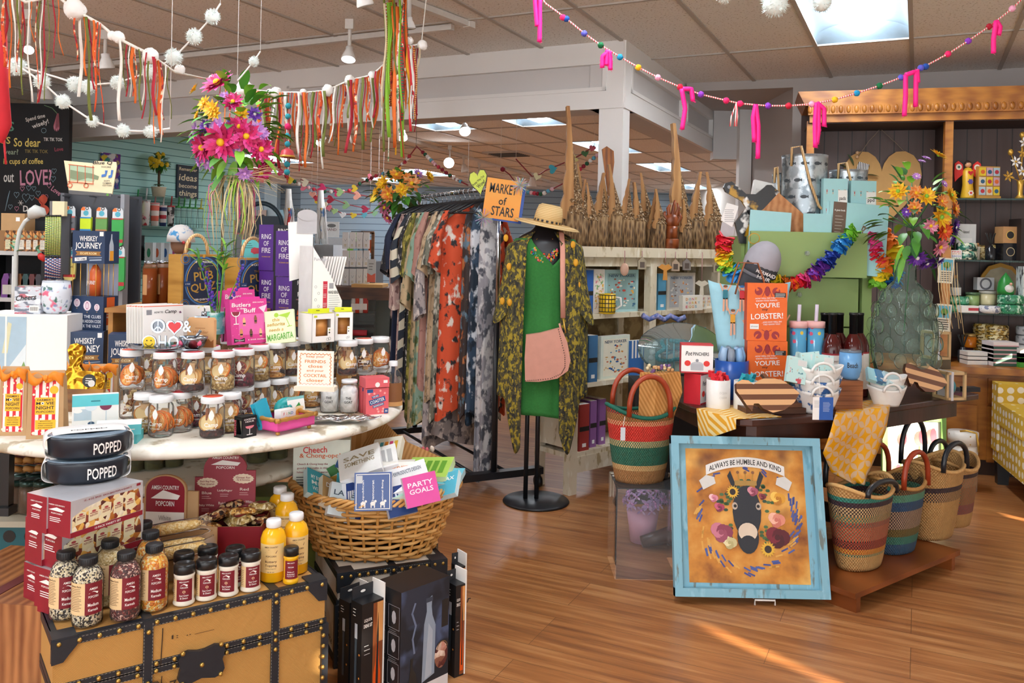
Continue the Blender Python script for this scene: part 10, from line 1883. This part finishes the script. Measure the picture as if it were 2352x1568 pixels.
for x,y0,y1,dd,lb in((2170,592,650,5.2,'picture tile of a bird tied to the cabinet post, upper'),(2164,698,761,4.26,'picture tile of a tree by the gift crates, lower')):
 p,w,h=fd(x-16,x+18,y0,y1,dd);b=B();b.Fb(w,.008,h,m('#e6dfcc'));b.Re(-w*.4,w*.4,h*.5,h*.94,-.001,m('#5fb0c8'));b.Dc(0,h*.72,w*.26,-.002,m('#5a8a3a'),10,h*.13);b.Re(-w*.04,w*.04,h*.5,h*.66,-.002,m('#5a3a24'));b.Ln(-w*.38,w*.38,h*.42,5,h*.08,-.001,m('#4a4438'),.005,.1);So('picture_tile',b,lb,'tile',p,0,rot=(0,.06,0))
for i,(x0,x1,y0,y1,d)in En(((2142,2186,762,826,4.2),(2172,2222,842,906,4.05))):
 p,w,h=fd(x0,x1,y0,y1,d);p.z=DZ if i else p.z;t=Tg('wooden_gift_crate','small open wooden gift crate tied with ribbon, %s'%('on the table end' if i else 'raised, farther from the view'),'crate',p,.15);b=B();CW_=m('#c9a878');e=.1
 for q in(((0,e/2,.006),(w,e,.012)),((0,e/2,h-.006),(w,e,.012)),((-w/2+.006,.006,h/2),(.012,.012,h)),((w/2-.006,.006,h/2),(.012,.012,h)),((w/2-.006,e,h/2),(.012,.012,h)),((-w/2+.006,e,h/2),(.012,.012,h))):b.Bx(q[0],q[1],CW_)
 Pa('frame',b,t);b=B();b.sph((0,e/2,h*.42),w*.3,m('#2a8aa0' if i else '#6aa0c8',.3),12,8,(1,.7,1.2));Pa('contents',b,t);b=B();b.Bx((-w*.22,e/2,h/2),(.012,e+.004,h+.004),m('#c9c8cc'));Pa('ribbon',b,t)
 if not i:b=B();b.Fb(w,.1,p.z-DZ-.001,m('#5a4a34'));So('gift_block',b,'dark block under the raised gift crate','riser',(p.x,p.y,DZ),.15)
for i,(x,y,c_,d)in En(((2190,900,'#24262c',4.0),(2196,912,'#5a3040',3.97),(2236,900,'#1c1e24',4.12))):p=D(x,y);b=B();b.Fb(.08,.05,.022,m(c_,.3));So('small_dark_box',b,'small flat %s box at the end of the dark table'%('navy','plum','black')[i],'box',p,.2)
# ================= things hanging from the ceiling =================
def path(pts,d,n):
 P=[]
 for i in Ra(n+1):s_=i/n*(len(pts)-1);a=min(int(s_),len(pts)-2);f_=s_-a;P.append(W(pts[a][0]+(pts[a+1][0]-pts[a][0])*f_,pts[a][1]+(pts[a+1][1]-pts[a][1])*f_,d if not isinstance(d,tuple)else d[0]+(d[1]-d[0])*i/n))
 return P
def fuzz(b,c,r,ma,n=0,sp=.25,seed=1):
 b.sph(c,r,ma,12,8,(1,1,1),.1);r3=random.Random(seed);c=V(c)
 for i in Ra(n):
  g=r3.uniform(0,6.28);f_=r3.uniform(-1,1);q=math.sqrt(1-f_*f_);d=V((q*cos(g),q*sin(g),f_));o=d.orthogonal()*r*.06;b.add([c+d*r*.9+o,c+d*r*.9-o,c+d*r*(1+r3.uniform(.3,1)*sp)],[(0,1,2)],ma)
PC={c_:m(h,.9,nz=.15)for c_,h in dict(r='#c21f3a',b='#2250a8',v='#5a5ac0',g='#0f6a3c',t='#1f92c0',y='#efb51c',p='#f0a8c4',u='#8a3ab8',h='#e8286a',d='#a8182c',w='#f0ece6').items()}
NEON=m('#ff1688',.6,nz=.1);TWINE=Sp(['#d8404a','#f0e8e0'],120,0)
pts=[(1225,-30),(1253,8),(1297,40),(1342,77),(1380,104),(1424,131),(1466,155),(1511,178),(1562,200),(1610,217),(1668,231),(1700,238),(1764,243),(1811,243),(1865,239),(1917,229),(1968,214),(2020,197),(2070,178),(2125,152),(2177,124),(2224,94),(2272,61),(2325,20),(2365,-20)]
gd_=3.1;O=W(*pts[0],gd_);t=Tg('pompom_garland','long pompom string with neon pink loops swagged towards the cabinet','garland',O);b=B();P=path(pts,gd_,72);b.Tu([p-O for p in P],.0032,TWINE,5);e0=P[0];e1=P[-1];b.Tu([V((0,0,0)),V((-.25,0,HC-O.z))],.0032,TWINE,5);b.Tu([e1-O,V((e1.x+.1-O.x,0,HC-O.z))],.0032,TWINE,5)
Pa('twine',b,t);b=B()
for x in(1690,1680,1694):b.Tu([W(1692,236,gd_)-O,W(x,268,gd_)-O,W(x-3,290,gd_)-O],.003,TWINE,5)
Pa('twine_knot',b,t)
for x,y,c_ in((1293,40,'h'),(1301,43,'b'),(1342,77,'v'),(1380,104,'g'),(1424,131,'t'),(1466,155,'y'),(1511,178,'p'),(1562,200,'r'),(1610,217,'u'),(1668,231,'h'),(1700,238,'h'),(1764,243,'u'),(1811,243,'r'),(1865,239,'p'),(1917,229,'y'),(1968,214,'t'),(2020,197,'g'),(2115,156,'v'),(2126,153,'b'),(2070,178,'v'),(2177,124,'h'),(2224,94,'u'),(2272,61,'d'),(2325,20,'p')):b=B();fuzz(b,W(x,y,gd_)-O,7.2*gd_/F,PC[c_],60,.25,x);Pa('pompom',b,t)
for L_ in(((1228,-10),(1232,40),(1234,60)),((1240,-10),(1240,60),(1239,96)),((1400,118),(1384,130),(1383,155)),((1400,118),(1402,140),(1402,160)),((1395,116),(1393,150)),((1566,204),(1574,250),(1567,297)),((1568,204),(1588,204),(1592,232)),((1736,240),(1730,270),(1733,325)),((1736,240),(1742,290),(1741,364)),((1876,236),(1872,280),(1873,338)),((1876,236),(1893,250),(1893,290)),((1880,236),(1880,300),(1876,330)),((2080,172),(2080,220),(2077,266)),((2080,172),(2104,164),(2103,245)),((2106,160),(2108,190)),((2288,48),(2282,90),(2282,122)),((2288,48),(2297,62),(2294,80))):
 b=B();Q=[p-O for p in path(L_,gd_-.01,10)];b.Tu(Q,5.4*gd_/F,NEON,7)
 for i in Ra(50):c=Q[i%11]+(Q[min(i%11+1,10)]-Q[i%11])*R0.random();g=R0.uniform(0,6.28);o=V((cos(g),.3*sin(g),sin(g)))*8*gd_/F;b.add([c+V((0,0,.002)),c-V((0,0,.002)),c+o],[(0,1,2)],NEON)
 Pa('chenille_loop',b,t)
gx=lambda x:2.7+1.65*min(1,max(0,(x-380)/110));pts=[(-60,-60),(60,5),(130,-10),(170,22),(230,55),(265,85),(345,125),(400,165),(490,185),(560,205),(635,212),(700,212),(750,208),(800,185),(855,172),(890,140),(920,112),(968,100)]
O=W(*pts[0],2.7);t=Tg('ribbon_garland','garland of white pompoms and dangling ribbon scraps across the left ceiling','garland',O);b=B();P=[W(x,y,gx(x))for x,y in pts];b.Tu([p-O for p in P],.005,m('#e9e4da',.8),5);gd_=4.35;b.Tu([P[-1]-O,W(985,-60,gd_)-O],.003,m('#e9e4da',.8),5);Pa('cord',b,t)
for x,y,r in((172,22,24),(258,82,11),(272,86,14),(345,128,18),(413,160,12),(491,185,13),(562,205,20),(635,213,13),(620,212,8),(697,212,8),(753,208,14),(803,184,12),(855,173,10),(940,94,10),(970,104,12)):b=B();fuzz(b,W(x,y,gx(x))-O,r*gx(x)/F,m('#f0ede8',.95,nz=.05),70,.1,x);Pa('pompom',b,t)
RC=[m(h,.75,nz=.15)for h in('#a5182a','#c8242c','#dca01c','#e9e4da','#cdb894','#8a1a30','#b8342c','#d8661c','#7a1226','#c98a92','#6a6f2a','#d9d4cc')]+[Do('#b01a2c',['#f0ece4'],60,.3),Sp(['#c8302c','#f0ece4'],60,2),Bl('#d8501c',['#f0e0c0','#8a1a2c'],40,.58),Bl('#e6dccb',['#c8505a','#5a8a5a'],40,.6),Sp(['#c99a3a','#8a2a1c'],90,2),Sp(['#1f6a4a','#b01a2c'],70,2)]
def Rb(b,x,y,L,wpx,ma,d,sway=0):
 k=d/F;n=8;q=[]
 for i in Ra(n+1):f_=i/n;c=W(x+sway*f_*f_+3*sin(f_*7+x),y+L*f_,d+.012*sin(f_*6+x));a=.5*sin(x*3+f_*4);o=V((cos(a),sin(a),0))*wpx*k/2;q.append((c-o-O,c+o-O))
 b.add([p for pr in q for p in pr],[(2*i,2*i+1,2*i+3,2*i+2)for i in Ra(n)],ma,True)
def ycord(x):
 for(x0,y0),(x1,y1)in zip(pts,pts[1:]):
  if x0<=x<=x1:return y0+(y1-y0)*(x-x0)/(x1-x0)
 return 100
r3=random.Random(21);RX_=[16,24,50,64,90,104,194,228,298,320,336,364,8,30,42,55,70,84,96,112,124,132,172,186,200,206,214,222,276,284,292,304,312,330,342,352,358,370,378,386,504,516,528,540,548,560];RX_+=[590+i*5.6 for i in Ra(53)]
for i,x in En(RX_):
 L=(r3.uniform(90,240)if x<240 else r3.uniform(110,200))if x<560 else r3.uniform(85,185)*(1.15 if x<680 else 1);b=B();Rb(b,x,ycord(x),L,r3.choice([2,3,3,4,5,7]),RC[(i*7+i//5)%18],gx(x)+r3.uniform(-.03,.03),r3.uniform(-14,14));Pa('ribbon',b,t,tk=.001)
t2=Tg('ribbon_bundle','long bundle of red, yellow and white ribbons hanging straight down from the ceiling','ribbons',W(915,0,gd_));O=W(915,0,gd_);b=B();b.sph(W(925,-12,gd_)-O,.02,m('#7a4a30'),8,6);b.Tu([W(925,-12,gd_)-O,V((0,0,HC-O.z))],.004,m('#e9e4da'),5);Pa('knot',b,t2)
for i in Ra(46):
 x=r3.uniform(884,962);L=r3.uniform(180,390)if x<935 else r3.uniform(160,290);y0=r3.uniform(-20,20)if x<935 else r3.uniform(95,115);b=B();Rb(b,x,y0,L if x<935 else L-90,r3.choice([3,4,5,6,9]),(RC[(i*5)%18]if i%9 else(m('#7fae2a',.8),m('#1f9a6a',.7),m('#8a6ab0',.7))[i%3]),gd_-.04+r3.uniform(-.03,.03),r3.uniform(-8,8));Pa('ribbon',b,t2,tk=.001)
O=W(663,212,gd_-.03);t=Tg('bell_bead_string','string of turquoise felt beads with a pink bell on the ribbon garland','bead string',O);k=gd_/F;b=B();b.Tu([(0,0,0),(0,0,-200*k)],.002,m('#c8302c'),4);Pa('string',b,t)
for y,c_ in((243,'t'),(267,'t'),(290,'h'),(311,'t'),(330,'t'),(376,'t'),(394,'t')):b=B();b.sph((0,0,(212-y)*k),(7 if c_=='t' else 8)*k,m('#2f93a0',.9)if c_=='t' else PC['h'],12,8);Pa('felt_bead',b,t)
b=B();b.La([(17*k,-148*k),(16*k,-143*k),(13*k,-133*k),(4*k,-128*k),(0,-127*k)],m('#c8404a',.4),20);b.La([(17.4*k,-149*k),(17.2*k,-144*k)],G0,20,cap=False);Pa('bell',b,t,tk=.001)
TIN_=m('#e6f0ec',.6,nz=.04)
def tinsel(pts_,d,balls,lb):
 O_=W(*pts_[0],d);t_=Tg('tinsel_garland',lb,'garland',O_);b=B();b.Tu([p-O_ for p in path(pts_,d,24)],.0035,WH,5)
 for e in(pts_[0],pts_[-1]):p=W(*e,d)-O_;b.Tu([p,V((p.x,p.y,HC-O_.z))],.0012,WH,4)
 Pa('cord',b,t_)
 for x,y,r in balls:b=B();fuzz(b,W(x,y,d)-O_,r*.82*d/F,TIN_,240,.4,x);Pa('tinsel_pompom',b,t_)
tinsel([(506,8),(488,38),(446,84),(400,132),(345,165),(270,190),(190,196),(40,150)],3.0,((488,38,19),(446,84,20),(399,131,21),(345,165,19),(270,190,18),(172,193,20),(202,200,18),(40,152,22)),'upper string of white tinsel pompoms rising to the ceiling')
tinsel([(40,150),(97,188),(145,233),(213,278),(283,300),(346,302),(390,295)],2.95,((97,188,20),(145,233,18),(213,278,15),(283,300,17),(346,302,16)),'lower string of white tinsel pompoms in front of the chalkboard');tinsel([(598,118),(582,142),(545,186)],3.6,((583,141,13),),'single tinsel pompom above the ribbon garland');tinsel([(1600,-60),(1665,-5),(1790,-2),(1890,-4),(2000,-40)],2.3,((1780,8,34),(1888,4,26),(1665,-12,22)),'string of large white tinsel pompoms at the top beside the lit ceiling lamp')
b=B();b.sph((0,0,0),.012,m('#c8202c'),8,6);ribb=B();b.Tu([(0,0,.3),(0,0,.1),(.01,0,-.05),(.0,0,-.12)],[.012,.022,.026,.01],m('#c8202c',.8),8);b.Tu([(.01,0,-.1),(.02,0,-.2)],.004,m('#c8202c'),5);b.Tu([(0,0,.3),(0,0,HC-W(4,255,3.2).z)],.003,m('#c8202c'),4);So('red_tassel',b,'red cloth tassel hanging at the chalkboard edge of the picture','tassel',W(4,255,3.2),0)
